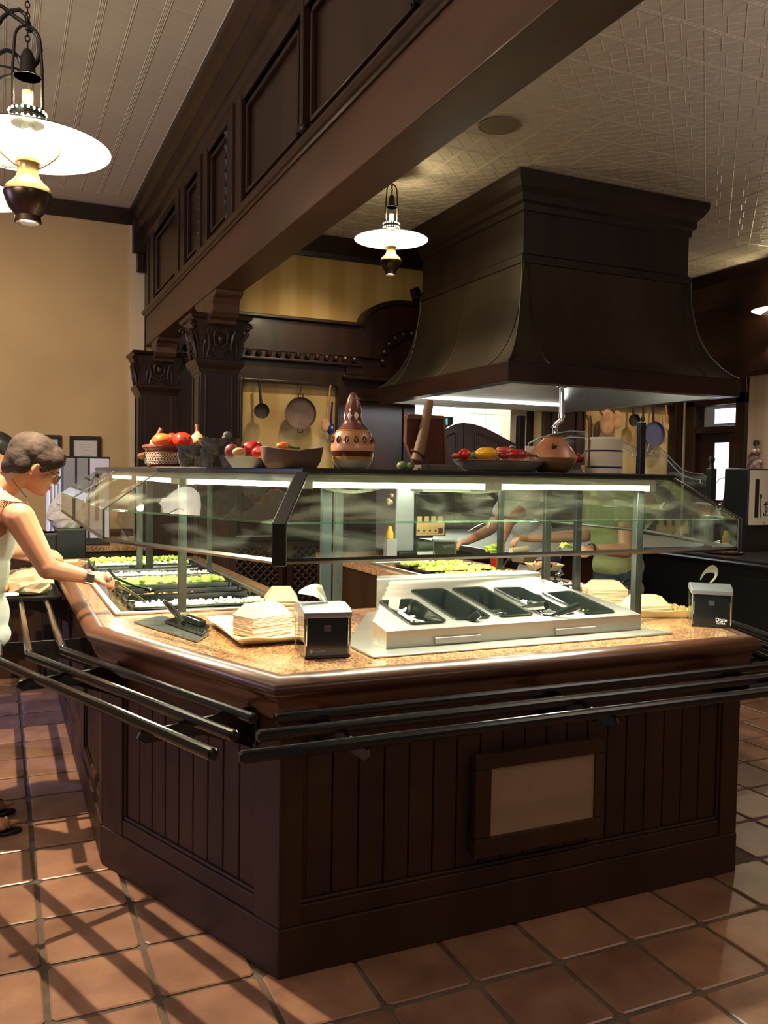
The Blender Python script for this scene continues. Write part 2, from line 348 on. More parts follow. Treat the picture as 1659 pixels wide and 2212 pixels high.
# floor: grout bed, tiles one by one near the camera
mb = MB(); mb.box(XL, XR+.2, YN, YB+3.4, -.06, -.006); floor = struct('floor', mb, GROUT); floor['label'] = 'terracotta tiled floor with dark grey grout'
TP = .2915; TX0 = .118; TY0 = 2.120
def tile_mesh(seed):
    rnd = random.Random(seed); h = TP/2-.0085; c = .012; ring = []
    for (sx, sy) in ((-1,-1),(1,-1),(1,1),(-1,1)):
        jx = rnd.uniform(-.002, .002); jy = rnd.uniform(-.002, .002)
        if sx*sy > 0: ring += [(sx*h+jx, sy*(h-c)+jy), (sx*(h-c)+jx, sy*h+jy)]
        else: ring += [(sx*(h-c)+jx, sy*h+jy), (sx*h+jx, sy*(h-c)+jy)]
    n = len(ring); vs = [(x, y, -.012) for x, y in ring]+[(x, y, -.003) for x, y in ring]+[(x*.965, y*.965, 0) for x, y in ring]
    fs = [tuple(range(2*n, 3*n))]+[(i,(i+1)%n,n+(i+1)%n,n+i) for i in range(n)]+[(n+i,n+(i+1)%n,2*n+(i+1)%n,2*n+i) for i in range(n)]
    me = bpy.data.meshes.new('tile'); me.from_pydata(vs, [], fs); me.materials.append(TILE)
    bm = bmesh.new(); bm.from_mesh(me); bmesh.ops.recalc_face_normals(bm, faces=bm.faces); bm.to_mesh(me); bm.free()
    return me
tms = [tile_mesh(k) for k in range(6)]
cells = []
for i in range(-16, 28):
    for j in range(-19, 34):
        x = TX0+(i+.5)*TP; y = TY0+(j+.5)*TP
        if x < XL+.1 or x > XR or y > YB+.1 or y < YN: continue
        inside = (.6 < x < 2.7 and 2.55 < y < 3.3) or (.45 < x < 1.25 and 3.4 < y < 5.9) or (2.25 < x < 2.85 and 3.4 < y < 5.9)
        if inside: continue
        v = Vector((x, y, -H)); d = v.dot(_fw)
        if d < .3: cells.append((9e9, x, y)); continue
        px = 829.5+FPX*v.dot(_R)/d; py = 1106+FPX*v.dot(_D)/d
        vis = -140 < px < 1800 and py < 2400
        if vis and 240 < px < 1560 and d > 3.0: vis = False
        cells.append(((d if vis else 1e6+d), x, y))
cells.sort()
rest = MB(); rr = random.Random(3)
for k, (d, x, y) in enumerate(cells):
    if k < 290 and d < 1e5:
        o = bpy.data.objects.new('tile', tms[k % 6]); COL.objects.link(o); o.parent = floor; o.location = (x, y, rr.uniform(-.001, .001)); o.rotation_euler.z = rr.choice((0, PI/2, PI, -PI/2))
    else:
        me = tms[k % 6]; rest.add([(v.co.x+x, v.co.y+y, v.co.z) for v in me.vertices], [tuple(p.vertices) for p in me.polygons])
rest.build('tile_field', TILE, floor, kind='stuff')
# ceiling slabs with embossed panels
mb = MB(); mb.box(XL, 1.31, YN, YB+.2, CZ+.012, CZ+.2); cl = struct('ceiling', mb, CEILL)
mb = MB(); mb.box(1.31, XR+.2, YN, YB+.2, CZ+.012, CZ+.2); cr = struct('ceiling', mb, CEIL)
def tin_panel(w_=.61):   # raised double rib along the edges, a cross and a lozenge star inside each quarter
    mb = MB(); h = w_/2; t = .0035
    mb.box(-h, h, -h, h, .006, .012)
    def rib(x0, y0, x1, y1, wd=.006, z=.0034):
        dx, dy = x1-x0, y1-y0; L = math.hypot(dx, dy); nx, ny = -dy/L*wd, dx/L*wd
        mb.add([(x0+nx,y0+ny,.006),(x1+nx,y1+ny,.006),(x1,y1,z),(x0,y0,z),(x1-nx,y1-ny,.006),(x0-nx,y0-ny,.006)], [(0,1,2,3),(3,2,4,5)])
    for a in (-h+.008, 0-.008, .008, h-.008):
        rib(a, -h, a, h); rib(-h, a, h, a)
    for cx_ in (-h/2, h/2):
        for cy_ in (-h/2, h/2):
            q = h/2-.02; rib(cx_-q, cy_-q, cx_+q, cy_+q); rib(cx_-q, cy_+q, cx_+q, cy_-q)
            rib(cx_-q, cy_, cx_, cy_+q); rib(cx_, cy_+q, cx_+q, cy_); rib(cx_+q, cy_, cx_, cy_-q); rib(cx_, cy_-q, cx_-q, cy_)
    return mb
pm = None
for i in range(0, 11):
    for j in range(0, 16):
        x = 1.75+.61*i; y = .35+.61*j
        if x > XR-.2 or y > YB-.1: continue
        if pm is None: pm = tin_panel().build('panel', CEIL, cr); pm.location = (x, y, CZ); continue
        o = pm.copy(); COL.objects.link(o); o.parent = cr; o.location = (x, y, CZ)
def rib_panel():
    mb = MB(); mb.box(-.16, .16, -.61, .61, .006, .012)
    for a in (-.156, -.146, -.005, .005, .146, .156): mb.add([(a-.004,-.61,.006),(a,-.61,.003),(a+.004,-.61,.006),(a-.004,.61,.006),(a,.61,.003),(a+.004,.61,.006)], [(0,1,4,3),(1,2,5,4)])
    for k in range(8):
        y = -.53+k*.152
        mb.add([(-.13,y-.01,.006),(.13,y-.01+.05,.006),(.13,y+.05,.0045),(-.13,y,.0045),(-.13,y+.012,.006),(.13,y+.062,.006)], [(0,1,2,3),(3,2,5,4)])
    return mb
pl = None
for i in range(12):
    for j in range(8):
        x = 1.0-.32*i; y = .3+1.22*j
        if y > YB: continue
        if pl is None: pl = rib_panel().build('panel', CEILL, cl); pl.location = (x, y, CZ); continue
        o = pl.copy(); COL.objects.link(o); o.parent = cl; o.location = (x, y, CZ)
# walls
mb = MB(); mb.box(XL, 1.22, YB, YB+.2, 0, CZ+.1); struct('wall_back', mb, WALLT)
OX0, OX1 = P(895, 868, y=YB).x, 6.0
mb = MB(); mb.box(1.22, OX0, YB+.02, YB+.2, 0, CZ+.1); mb.box(OX1, XR+.2, YB+.02, YB+.2, 0, CZ+.1); mb.box(OX0, OX1, YB+.02, YB+.2, 2.33, CZ+.1)
struct('wall_kitchen', mb, WALLS)
mb = MB()
DY0, DY1 = 7.58, 8.34
mb.box(XR, XR+.2, YN, DY0, 0, CZ+.1); mb.box(XR, XR+.2, DY1, YB+.2, 0, CZ+.1); mb.box(XR, XR+.2, DY0, DY1, 2.45, CZ+.1); struct('wall_right', mb, WALLR)
mb = MB(); mb.box(XL-.2, XL, YN, 3.2, 0, CZ+.1); mb.box(XL-.2, XL, 6.0, YB+.2, 0, CZ+.1); mb.box(XL-.2, XL, 3.2, 6.0, 0, 1.0); mb.box(XL-.2, XL, 3.2, 6.0, 3.0, CZ+.1); struct('wall_left', mb, WALLT)
# crown and rails
CR = [(0, CZ-.13), (.015, CZ-.13), (.03, CZ-.10), (.07, CZ-.03), (.085, CZ), (0, CZ)]
mb = MB(); mb.sweep(CR, [(XL, YB), (1.2, YB)]); struct('trim_1', mb, WOOD)
mb = MB(); mb.sweep([(0, CZ-.21), (.02, CZ-.21), (.03, CZ-.16), (.10, CZ-.03), (.12, CZ+.0), (0, CZ+.0)], [(1.42, YB), (XR-.02, YB)]); struct('trim_2', mb, WOOD)
mb = MB(); mb.sweep([(0, .86), (.02, .86), (.03, .90), (.02, .93), (0, .93)], [(XL, YB), (1.2, YB)]); struct('trim_3', mb, NOSE)
mb = MB(); mb.box(1.16, 1.30, YB-.02, YB+.01, 0, CZ-.13); struct('trim_4', mb, mat('pale_corner_board', (.66, .52, .33), .8))
mb = MB(); mb.sweep([(0, 0), (.02, 0), (.02, .12), (.01, .14), (0, .14)], [(XL, YB), (1.2, YB)]); struct('baseboard_back', mb, WOOD)
mb = MB(); mb.sweep([(0, 2.73), (.03, 2.73), (.05, 2.78), (.05, 3.6), (.10, 3.68), (.20, 3.86), (.22, CZ), (0, CZ)], [(XR, YB), (XR, YN)]); struct('trim_5', mb, WOOD)
# kitchen room beyond
mb = MB(); mb.box(3.4, 7.2, YB+2.6, YB+2.7, 0, 3.3); mb.box(3.3, 3.4, YB+.2, YB+2.7, 0, 3.3); mb.box(7.2, 7.3, YB+.2, YB+2.7, 0, 3.3); wk = struct('wall_far_kitchen', mb, mat('grey_tile_joint', (.45, .45, .42), .8))
mb = MB(); mb.box(3.3, 7.3, YB+.2, YB+2.7, 3.3, 3.36); struct('ceiling', mb, CEILL)
tme = MB(); tme.box(-.148, .148, -.008, 0, -.148, .148); t0 = None
for i in range(12):
    for k in range(5, 11):
        x = 3.56+.304*i; z = .16+.304*k
        if t0 is None: t0 = tme.build('wall_tile', WTILE, wk, bevel=.003); t0.location = (x, YB+2.6, z); continue
        o = t0.copy(); COL.objects.link(o); o.parent = wk; o.location = (x, YB+2.6, z)
# right wall door with lit glass
dr = thing('door_1', '', '', (XR, 7.96, 0)); dr['kind'] = 'structure'; del dr['label']; del dr['category']
mb = MB()
for (a, b_) in ((DY0-.10, DY0+.05), (DY1-.05, DY1+.10)): mb.box(XR-.05, XR+.12, a, b_, 0, 2.55)
mb.box(XR-.05, XR+.12, DY0-.1, DY1+.1, 2.42, 2.72); mb.box(XR-.03, XR+.10, DY0, DY1, 2.08, 2.16); mb.build('door_frame', WOOD, dr, bevel=.006)
mb = MB(); mb.box(XR+.02, XR+.07, DY0+.05, DY0+.2, 0, 2.08); mb.box(XR+.02, XR+.07, DY1-.32, DY1-.05, 0, 2.08); mb.box(XR+.02, XR+.07, DY0+.2, DY1-.32, 0, 1.25); mb.box(XR+.02, XR+.07, DY0+.2, DY1-.32, 1.96, 2.08); mb.build('door_leaf', WOOD, dr, bevel=.005)
DAYG = mat('daylit_glass', (.8, .85, 1), .4, emit=(.80, .84, 1), estr=3.2)
mb = MB(); mb.box(XR+.04, XR+.05, DY0+.2, DY1-.32, 1.25, 1.96); mb.build('pane', DAYG, dr, label='bright daylit glass pane')
mb = MB(); mb.box(XR+.04, XR+.05, DY0+.08, DY1-.3, 2.2, 2.38); mb.build('pane', DAYG, dr, label='bright daylit transom pane')
# back wall joinery: entablature with beads and a raised arch
PW = thing('wall_paneling', 'dark carved wood wall paneling with raised arch around the kitchen doorway', 'paneling', (4.8, YB, 0))
def bx(x0, x1, d0, d1, z0, z1): m_ = MB(); m_.box(x0, x1, YB-d1, YB-d0, z0, z1); return m_
A0, A1, AC = P(772, 706, y=YB).x, 6.65, 5.1
zt, zb = 3.12, 2.76
PX = [P(515, 818, y=YB).x, P(730, 832, y=YB).x]; PXR = [P(1254, 880, y=YB).x, XR]
ZP = 2.465
for (a, b_) in ((1.55, A0), (A1, XR)):
    bx(a, b_, 0, .10, zb, zt-.03).build('frieze', WOOD, PW); bx(a, b_, 0, .16, zt-.035, zt).build('cornice', WOOD, PW, bevel=.008); bx(a, b_, 0, .13, zb-.10, zb-.075).build('ledge', WOOD, PW, bevel=.006)
    m_ = MB(); x = a+.04
    while x < b_-.02: m_.ball((x, YB-.115, zb-.035), (.030, .03, .036), 8, 6); x += .105
    m_.build('bead_moulding', WOOD, PW, kind='stuff')
    bx(a, b_, 0, .085, zb-.075, zb).build('bead_back', WOOD, PW)
# wall panels below
for (a, b_, z0, z1) in ((1.55, PX[0], 0, zb-.1), (PX[0], PX[1], ZP, zb-.1), (PX[1], OX0-.02, 0, zb-.1), (OX1-.02, PXR[0], 0, zb-.1), (PXR[0], PXR[1], ZP-.02, zb-.1)):
    bx(a, b_, 0, .06, z0, z1).build('wood_panel', WOOD, PW)
for (a, b_) in ((PX[1]+.12, OX0-.14), (OX1+.08, PXR[0]-.08)):
    m_ = MB()
    for (u0, u1, w0, w1) in ((a, b_, 2.30, 2.33), (a, b_, .3, .33), (a, a+.03, .3, 2.33), (b_-.03, b_, .3, 2.33)): m_.box(u0, u1, YB-.085, YB-.06, w0, w1)
    m_.build('panel_moulding', WOOD, PW, bevel=.006)
for (a, b_) in ((PX[0], PX[1]), (PXR[0], PXR[1]-.02)):
    m_ = MB(); m_.box(a-.0, a+.03, YB-.075, YB, 0, ZP); m_.box(b_-.03, b_, YB-.075, YB, 0, ZP); m_.box(a+.03, b_-.03, YB-.075, YB, ZP-.03, ZP); m_.build('panel_moulding', WOOD, PW, bevel=.006)
for (a, b_) in ((PX[0], PX[1]), (PXR[0], PXR[1])):
    bx(a, b_, 0, .06, 0, 1.44).build('wood_panel', WOOD, PW); bx(a, b_, .0, .09, 1.44, 1.48).build('ledge', WOOD, PW, bevel=.006)
    for k in range(3):
        u0 = a+(b_-a)*(k+.12)/3; u1 = a+(b_-a)*(k+.88)/3; m_ = MB()
        for (p_, q_, w0, w1) in ((u0, u1, 1.32, 1.35), (u0, u1, .98, 1.01), (u0, u0+.03, 1.01, 1.32), (u1-.03, u1, 1.01, 1.32)): m_.box(p_, q_, YB-.075, YB-.06, w0, w1)
        m_.build('panel_moulding', WOOD, PW, bevel=.004)
LC = thing('lattice_cabinet', 'low dark cabinet with lattice doors and a black worktop below the left pan panel', 'cabinet', (2.5, 7.9, 0))
m_ = MB(); m_.box(1.9, 3.1, 7.78, 8.45, 0, .86); m_.build('cabinet_body', WOOD, LC); m_ = MB(); m_.sweep([(-.5, .86), (.02, .86), (.035, .875), (.035, .90), (.02, .915), (-.5, .915)], [(1.88, 7.76), (3.12, 7.76)]); m_.build('worktop', BLACK, LC)
for k in range(2):
    u0 = 1.93+.57*k; u1 = u0+.53; m_ = MB()
    for (p_, q_, w0, w1) in ((u0, u1, .80, .85), (u0, u1, .1, .15), (u0, u0+.05, .15, .80), (u1-.05, u1, .15, .80)): m_.box(p_, q_, 7.755, 7.78, w0, w1)
    dr_ = m_.build('door', WOODC, LC, bevel=.003); m_ = MB()
    for j in range(-12, 12):
        for s_ in (-1, 1):
            pts = []
            for t_ in (0, 1):
                z_ = .15+.65*t_; x_ = u0+.265+j*.075+s_*(z_-.475); pts.append((x_, z_))
            (xa, za), (xb_, zb2) = pts
            lo_, hi_ = u0+.05, u1-.05
            def clip(x_, z_, xo, zo):
                if x_ < lo_: return (lo_, z_+(lo_-x_)*(zo-z_)/(xo-x_)) if xo != x_ else (x_, z_)
                if x_ > hi_: return (hi_, z_+(hi_-x_)*(zo-z_)/(xo-x_)) if xo != x_ else (x_, z_)
                return (x_, z_)
            if max(xa, xb_) < lo_ or min(xa, xb_) > hi_: continue
            A_ = clip(xa, za, xb_, zb2); B_ = clip(xb_, zb2, xa, za)
            m_.tube([(A_[0], 7.768+s_*.003, A_[1]), (B_[0], 7.768+s_*.003, B_[1])], .011, 4)
    m_.build('lattice', WOODC, dr_, kind='stuff')
# arch block: quarter curves at both ends joined by a flat crown
def arc_pts(x0, z0, rx, rz_, n=12):
    L_ = [(x0+rx*(1-math.cos(k*PI/2/n)), z0+rz_*math.sin(k*PI/2/n)) for k in range(n+1)]; cx2 = A0+A1
    return L_+[(cx2-x, z) for x, z in L_[::-1]]
OA = arc_pts(A0, zt-.03, .52, .28); IA = arc_pts(A0+.24, zb, .36, .33)
def archband(o_, i_, d0, d1, nm):
    m_ = MB(); vs = []
    for (xa, za), (xb, zc_) in zip(i_, o_):
        for (x, z) in ((xa, za), (xb, zc_)):
            for d in (d0, d1): vs.append((x, YB-d, z))
    n = len(o_)-1; fs = []
    for i in range(n):
        a = i*4; b_ = a+4
        fs += [(a, b_, b_+1, a+1), (a+2, a+3, b_+3, b_+2), (a+1, b_+1, b_+3, a+3), (a, a+2, b_+2, b_)]
    fs += [(0, 1, 3, 2), (n*4, n*4+2, n*4+3, n*4+1)]
    m_.add(vs, fs, True); return m_.build(nm, WOOD, PW, sharp=40)
def off(pts, d): c_ = ((A0+A1)/2); return [(x+(d if x > c_ else -d)*(.5 if i not in (12, 13) else 0), z+d) for i, (x, z) in enumerate(pts)]
archband(OA, IA, 0, .12, 'arch_band'); archband(off(OA, .03), off(OA, -.012), 0, .18, 'arch_cornice'); archband(IA, off(IA, -.085), 0, .09, 'bead_back')
bx(A0-.02, A0+.24, 0, .118, zb, zt-.03).build('arch_springer', WOOD, PW); bx(A0-.02, A0+.40, 0, .07, zb-.12, zb).build('arch_springer', WOOD, PW); bx(A1-.40, A1+.02, 0, .07, zb-.12, zb).build('arch_springer', WOOD, PW); bx(A1-.24, A1+.02, 0, .118, zb, zt-.03).build('arch_springer', WOOD, PW)
m_ = MB(); acc = 0
for (x0_, z0_), (x1_, z1_) in zip(off(IA, -.03)[:-1], off(IA, -.03)[1:]):
    L_ = math.hypot(x1_-x0_, z1_-z0_); k = acc
    while k < L_: m_.ball((x0_+(x1_-x0_)*k/L_, YB-.115, z0_+(z1_-z0_)*k/L_), (.028, .03, .034), 8, 6); k += .105
    acc = k-L_
m_.build('bead_moulding', WOOD, PW, kind='stuff')
m_ = MB(); vs = [(x, YB-d, z) for x, z in off(IA, -.07) for d in (0, .06)]; n_ = len(vs)//2; lo = len(vs)
vs += [(x, YB-d, 2.34) for x, z in off(IA, -.07) for d in (0, .06)]; fs = []
for i in range(n_-1): a = i*2; fs += [(a, a+2, a+3, a+1), (lo+a+1, lo+a+3, a+3, a+1), (lo+a, a, a+2, lo+a+2), (lo+a, lo+a+2, lo+a+3, lo+a+1)]
m_.add(vs, fs).build('tympanum', WOOD, PW)
bx(PX[1]+.02, A0+.35, 0, .14, 2.52, 2.56).build('capital_block', WOOD, PW, bevel=.01); bx(PX[1]+.06, OX0-.08, 0, .10, 2.56, 2.66).build('capital_block', WOOD, PW, bevel=.01)
m_ = MB(); m_.tube([(AC-.9, YB-.2, 3.48), (AC-.93, YB-.2, 3.53), (AC-.98, YB-.2, 3.5), (AC-.96, YB-.2, 3.45), (AC-.86, YB-.2, 3.44), (AC-.6, YB-.2, 3.60), (AC, YB-.2, 3.85)], [.03, .035, .04, .04, .05, .09, .12], 10)
m_.box(AC-.55, AC+.55, YB-.22, YB, 3.42, 3.75); m_.build('scroll_crest', WOOD, PW)
# window / door slot right of the right pan panel: pilaster on the corner
bx(XR-.14, XR, 0, .12, 0, 2.7).build('pilaster', WOOD, PW, bevel=.01)
# saloon doors
SD = thing('saloon_door', 'pair of dark wood swing doors with curved tops in the lit kitchen doorway', 'swing doors', ((OX0+OX1)/2, YB+.1, 0))
d0 = P(893, 930, y=YB+.1); d1 = P(1001, 914, y=YB+.1)
def leaf(x0, x1, zf, nm='door_leaf'):
    m_ = MB(); n_ = 16; vs = []
    for i in range(n_+1):
        x = x0+(x1-x0)*i/n_
        for z in (.35, zf(i/n_)): vs += [(x, YB+.08, z), (x, YB+.12, z)]
    fs = []
    for i in range(n_): a = i*4; b_ = a+4; fs += [(a, b_, b_+2, a+2), (a+1, a+3, b_+3, b_+1), (a+2, b_+2, b_+3, a+3), (a, a+1, b_+1, b_)]
    fs += [(0, 2, 3, 1), (n_*4, n_*4+1, n_*4+3, n_*4+2)]
    o = m_.add(vs, fs).build(nm, WOODX, SD)
    m_ = MB(); w_ = x1-x0
    m_.tube([(x0+w_*(.14+.72*i/12), YB+.075, zf(.14+.72*i/12)-.10) for i in range(13)]+[(x0+.86*w_, YB+.075, .5), (x0+.14*w_, YB+.075, .5)], .012, 6, closed=True)
    m_.build('panel_moulding', WOOD, o)
mid = d1.x
leaf(OX0+.02, mid-.01, lambda t: d1.z-.28*(.5-.5*math.cos((1-t)*PI)))
leaf(mid+.01, OX1-.02, lambda t: d1.z-.28*(.5-.5*math.cos(t*PI)))
m_ = MB(); m_.box(mid-.008, mid+.008, YB+.07, YB+.13, .35, d1.z+.005); m_.build('edge_strip', WOOD, SD)
# doorway side of the kitchen: dark post and tan strip
m_ = MB(); q0 = P(1095, 900, y=YB+.3).x; q1 = P(1130, 900, y=YB+.3).x; m_.box(q0, q1, YB+.22, YB+.4, 0, 3.0); tag(m_.build('tiled_pier', mat('tan_tile', (.42, .33, .22), .5)), 'narrow tan tiled pier just inside the kitchen doorway', 'pillar')
m_ = MB(); m_.box(q1, OX1+.1, YB+.22, YB+.34, 0, 2.4); struct('trim_6', m_, WOOD)
# order screen in the kitchen
t = thing('order_screen', 'small grey monitor with a teal lit display in the kitchen doorway', 'monitor', tuple(P(965, 935, y=YB+.5)))
a = P(935, 898, y=YB+.5); b_ = P(979, 925, y=YB+.5); m_ = MB(); m_.box(a.x, b_.x, YB+.5, YB+.6, 1.7, a.z); m_.build('case', BPLA, t, bevel=.01)
a = P(950, 903, y=YB+.49); b_ = P(967, 918, y=YB+.49); m_ = MB(); m_.box(a.x, b_.x, YB+.49, YB+.50, b_.z, a.z); m_.build('display', mat('teal_display', (.05, .3, .35), .4, emit=(.05, .45, .5), estr=.9), t)
m_ = MB(); m_.box(a.x+.02, a.x+.06, YB+.52, YB+.56, 0, 1.7); m_.build('stand', BLACK, t)
# ------------------------------------------------------------------ header beam over the bar
BX = 1.31; BZ = 2.72; LZ = 3.03
BM = thing('header_beam', 'long dark walnut header beam with paneled frieze running to the back wall', 'beam', (BX, 4, BZ)); BM['_o'] = (BX, 4., BZ)
def bb(x0, x1, y0, y1, z0, z1): m_ = MB(); m_.box(x0, x1, y0, y1, z0, z1); return m_
Y0 = .2
bb(BX, BX+.20, Y0, YB, BZ, LZ).build('beam', BEAMW, BM, bevel=.006)
bb(BX+.02, BX+.19, Y0, YB, LZ, CZ+.01).build('frieze_wall', WOOD, BM)
m_ = MB(); m_.sweep([(0, LZ-.035), (.012, LZ-.035), (.016, LZ-.022), (.028, LZ-.016), (.04, LZ), (.04, LZ+.014), (.028, LZ+.022), (0, LZ+.022)], [(BX, YB), (BX, Y0)]); m_.build('ledge_moulding', WOOD, BM, sharp=50)
m_ = MB(); m_.sweep([(0, 3.66), (.012, 3.66), (.02, 3.70), (.03, 3.72), (.035, 3.80), (.07, 3.82), (.10, 3.88), (.10, 3.90), (.135, 3.93), (.16, 3.96), (.165, CZ), (0, CZ)], [(BX, YB-.0), (BX, Y0)]); m_.build('crown_moulding', WOOD, BM)
m_ = MB(); m_.box(BX-.13, BX, YB-.08, YB, 3.6, CZ-.02); m_.box(BX-.09, BX-.02, YB-.08, YB-.02, 3.42, 3.6); m_.build('end_bracket', WOOD, BM, bevel=.01)
# pilasters between panels, panel mouldings and turned drops
pil = [8.45, 7.55, 6.65, 5.75, 5.0]
ys = [YB-.02]+[P(a, b_, x=BX-.03).y for a, b_ in ((392, 600), (447, 540), (515, 470))]+[P(560, 420, x=BX).y]
def ypx(px, py): return P(px, py, x=BX).y
stiles = [(ypx(318, 640), ypx(335, 640)), (ypx(383, 560), ypx(402, 560)), (ypx(430, 500), ypx(452, 500)), (ypx(497, 380), ypx(527, 380)), (ypx(705, 150), ypx(725, 130))]
for (a, b_) in stiles[:4]:
    m_ = MB(); m_.box(BX-.022, BX+.02, min(a, b_), max(a, b_), LZ+.022, 3.70); m_.box(BX-.036, BX+.02, (a+b_)/2-.018, (a+b_)/2+.018, LZ+.022, 3.70); m_.build('pilaster', WOOD, BM, bevel=.006)
panels = []
yy = [YB-.02]+[v for s_ in stiles[:4] for v in (max(s_), min(s_))]
pairs = [(yy[2*i], yy[2*i+1]) for i in range(4)] + [(yy[8], yy[8]-1.05), (yy[8]-1.12, yy[8]-2.3)]
for (a, b_) in pairs:
    b_ = max(b_, Y0+.1)
    if a-b_ < .1: continue
    m_ = MB(); e_ = .05; h0, h1 = LZ+.08, 3.62; x0, x1 = BX-.006, BX+.02
    m_.box(x0, x1, b_+e_, a-e_, h0, h0+.022); m_.box(x0, x1, b_+e_, a-e_, h1-.022, h1); m_.box(x0, x1, b_+e_, b_+e_+.022, h0, h1); m_.box(x0, x1, a-e_-.022, a-e_, h0, h1)
    m_.build('panel_moulding', WOOD, BM, bevel=.005)
for yv in (yy[8]-1.085,):
    m_ = MB(); m_.box(BX-.02, BX+.02, yv-.02, yv+.02, LZ+.10, 3.70); m_.ball((BX-.005, yv, LZ+.085), .026, 8, 6); m_.build('pilaster', WOOD, BM, bevel=.005)
for (px, p0, p1) in ((486, 330, 470), (428, 430, 545)):
    yv = P(px, p1, x=BX-.02).y; m_ = MB(); z = LZ+.10; pr_ = [(.001, LZ+.03), (.012, LZ+.05), (.018, LZ+.09)]
    while z < 3.6: pr_ += [(.009, z+.02), (.022, z+.045), (.024, z+.055), (.009, z+.08)]; z += .085
    m_.lathe(pr_, 10, (BX-.01, yv, 0)); m_.build('turned_drop', WOOD, BM)
# corbels
def corbel(yc, s_=1, dn=.20):
    m_ = MB(); pr_ = [(0, 0), (.34, 0), (.33, -.03), (.27, -.045), (.235, -.08), (.23, -.13), (.20, -.16), (.16, -.175), (.15, -dn), (0, -dn)]
    vs = []
    for x in (BX+.005, BX+.195): vs += [(x, yc-s_*y, BZ+z) for y, z in pr_]
    n_ = len(pr_); m_.add(vs, [tuple(range(n_)), tuple(range(n_, 2*n_))[::-1]]+[(i, (i+1)%n_, (i+1)%n_+n_, i+n_) for i in range(n_)]); m_.build('corbel', BEAMW, BM, bevel=.005)
CY = 6.0
corbel(CY+.02, 1); corbel(CY+.02, -1); corbel(8.28, 1)
# columns
def column(xc, yc, w_, ztop, lab):
    t = thing('column', lab, 'column', (xc, yc, 0)); h = w_/2; ct = ztop
    m_ = MB(); m_.box(xc-h, xc+h, yc-h, yc+h, 0, ct-.36); m_.build('shaft', WOOD, t, bevel=.004)
    m_ = MB()
    for (sx, sy) in ((0, -1), (-1, 0), (1, 0)):
        for o_ in (-.7, .7):
            if sx == 0: m_.box(xc+o_*h-.008, xc+o_*h+.008, yc-h-.008, yc-h, .3, ct-.42)
            else: m_.box(min(xc+sx*h, xc+sx*(h+.008)), max(xc+sx*h, xc+sx*(h+.008)), yc+o_*h-.008, yc+o_*h+.008, .3, ct-.42)
    m_.build('panel_bead', WOOD, t, bevel=.003)
    loop = [(xc-h, yc-h), (xc+h, yc-h), (xc+h, yc+h), (xc-h, yc+h)]
    lp = [loop[0], loop[1], loop[2], loop[3]]
    m_ = MB(); m_.sweep([(-.01, ct-.40), (.004, ct-.40), (.012, ct-.375), (.03, ct-.35), (.04, ct-.33), (.04, ct-.315), (.03, ct-.31), (-.01, ct-.31)], lp, closed=True); m_.build('neck_moulding', WOOD, t)
    m_ = MB(); m_.sweep([(-.02, ct-.32), (.012, ct-.32), (.018, ct-.22), (.03, ct-.12), (.055, ct-.05), (.055, ct-.03), (-.02, ct-.03)], lp, closed=True, smooth=True); m_.build('capital_bell', WOOD, t, sharp=50)
    m_ = MB(); m_.sweep([(-.05, ct-.045), (.05, ct-.045), (.075, ct-.03), (.085, ct-.012), (.07, ct), (-.05, ct)], lp, closed=True); m_.build('abacus', WOOD, t)
    m_ = MB()
    for (cx_, cy_) in loop:   # corner volutes
        dx, dy = (cx_-xc)/h, (cy_-yc)/h; c0 = Vector((xc+dx*(h+.055), yc+dy*(h+.055), ct-.085)); dr_ = Vector((dx, dy, 0)).normalized()
        pts = []
        for k in range(22):
            a = k*.42; r_ = .034*(1-k/26); pts.append(c0+dr_*(math.cos(a)*r_)+Vector((0, 0, math.sin(a)*r_)))
        m_.tube(pts, [.011*(1-k/34) for k in range(22)], 6); m_.ball(c0, .016, 8, 6)
        m_.tube([c0+Vector((0, 0, -.03)), c0+Vector((-dx*.03, -dy*.03, -.09)), c0+Vector((-dx*.045, -dy*.045, -.20))], [.018, .012, .006], 6)
    m_.build('volute', WOOD, t, kind='stuff')
    m_ = MB()
    for (nx, ny) in ((0, -1), (-1, 0), (1, 0), (0, 1)):
        tx, ty = -ny, nx
        def pt(u, d, z): return Vector((xc+nx*(h+d)+tx*u, yc+ny*(h+d)+ty*u, ct+z))
        m_.ball(pt(0, .035, -.165), (.026 if nx == 0 else .024, .026 if ny == 0 else .024, .042), 10, 7)
        for s_ in (-1, 1):
            m_.tube([pt(s_*.006, .03, -.235), pt(s_*.045, .035, -.20), pt(s_*.05, .042, -.14), pt(s_*.028, .048, -.10), pt(s_*.0, .05, -.09)], [.007, .012, .012, .009, .006], 6)
            m_.tube([pt(s_*.095, .02, -.30), pt(s_*.075, .03, -.22), pt(s_*.085, .045, -.15), pt(s_*.10, .055, -.11)], [.006, .014, .012, .006], 6)
            m_.tube([pt(s_*.06, .02, -.30), pt(s_*.035, .03, -.27), pt(s_*.07, .03, -.235)], [.005, .012, .006], 6)
            m_.tube([pt(s_*.115, .02, -.30), pt(s_*.118, .03, -.24), pt(s_*.108, .04, -.18)], [.004, .010, .006], 6)
    m_.build('leaf_carving', WOOD, t, kind='stuff')
    return t
column(1.42, CY+.14, .27, 2.60, 'nearer dark walnut column with carved scroll capital under the beam')
column(1.38, 8.45, .34, 2.62, 'farther dark walnut column with carved capital against the back wall')
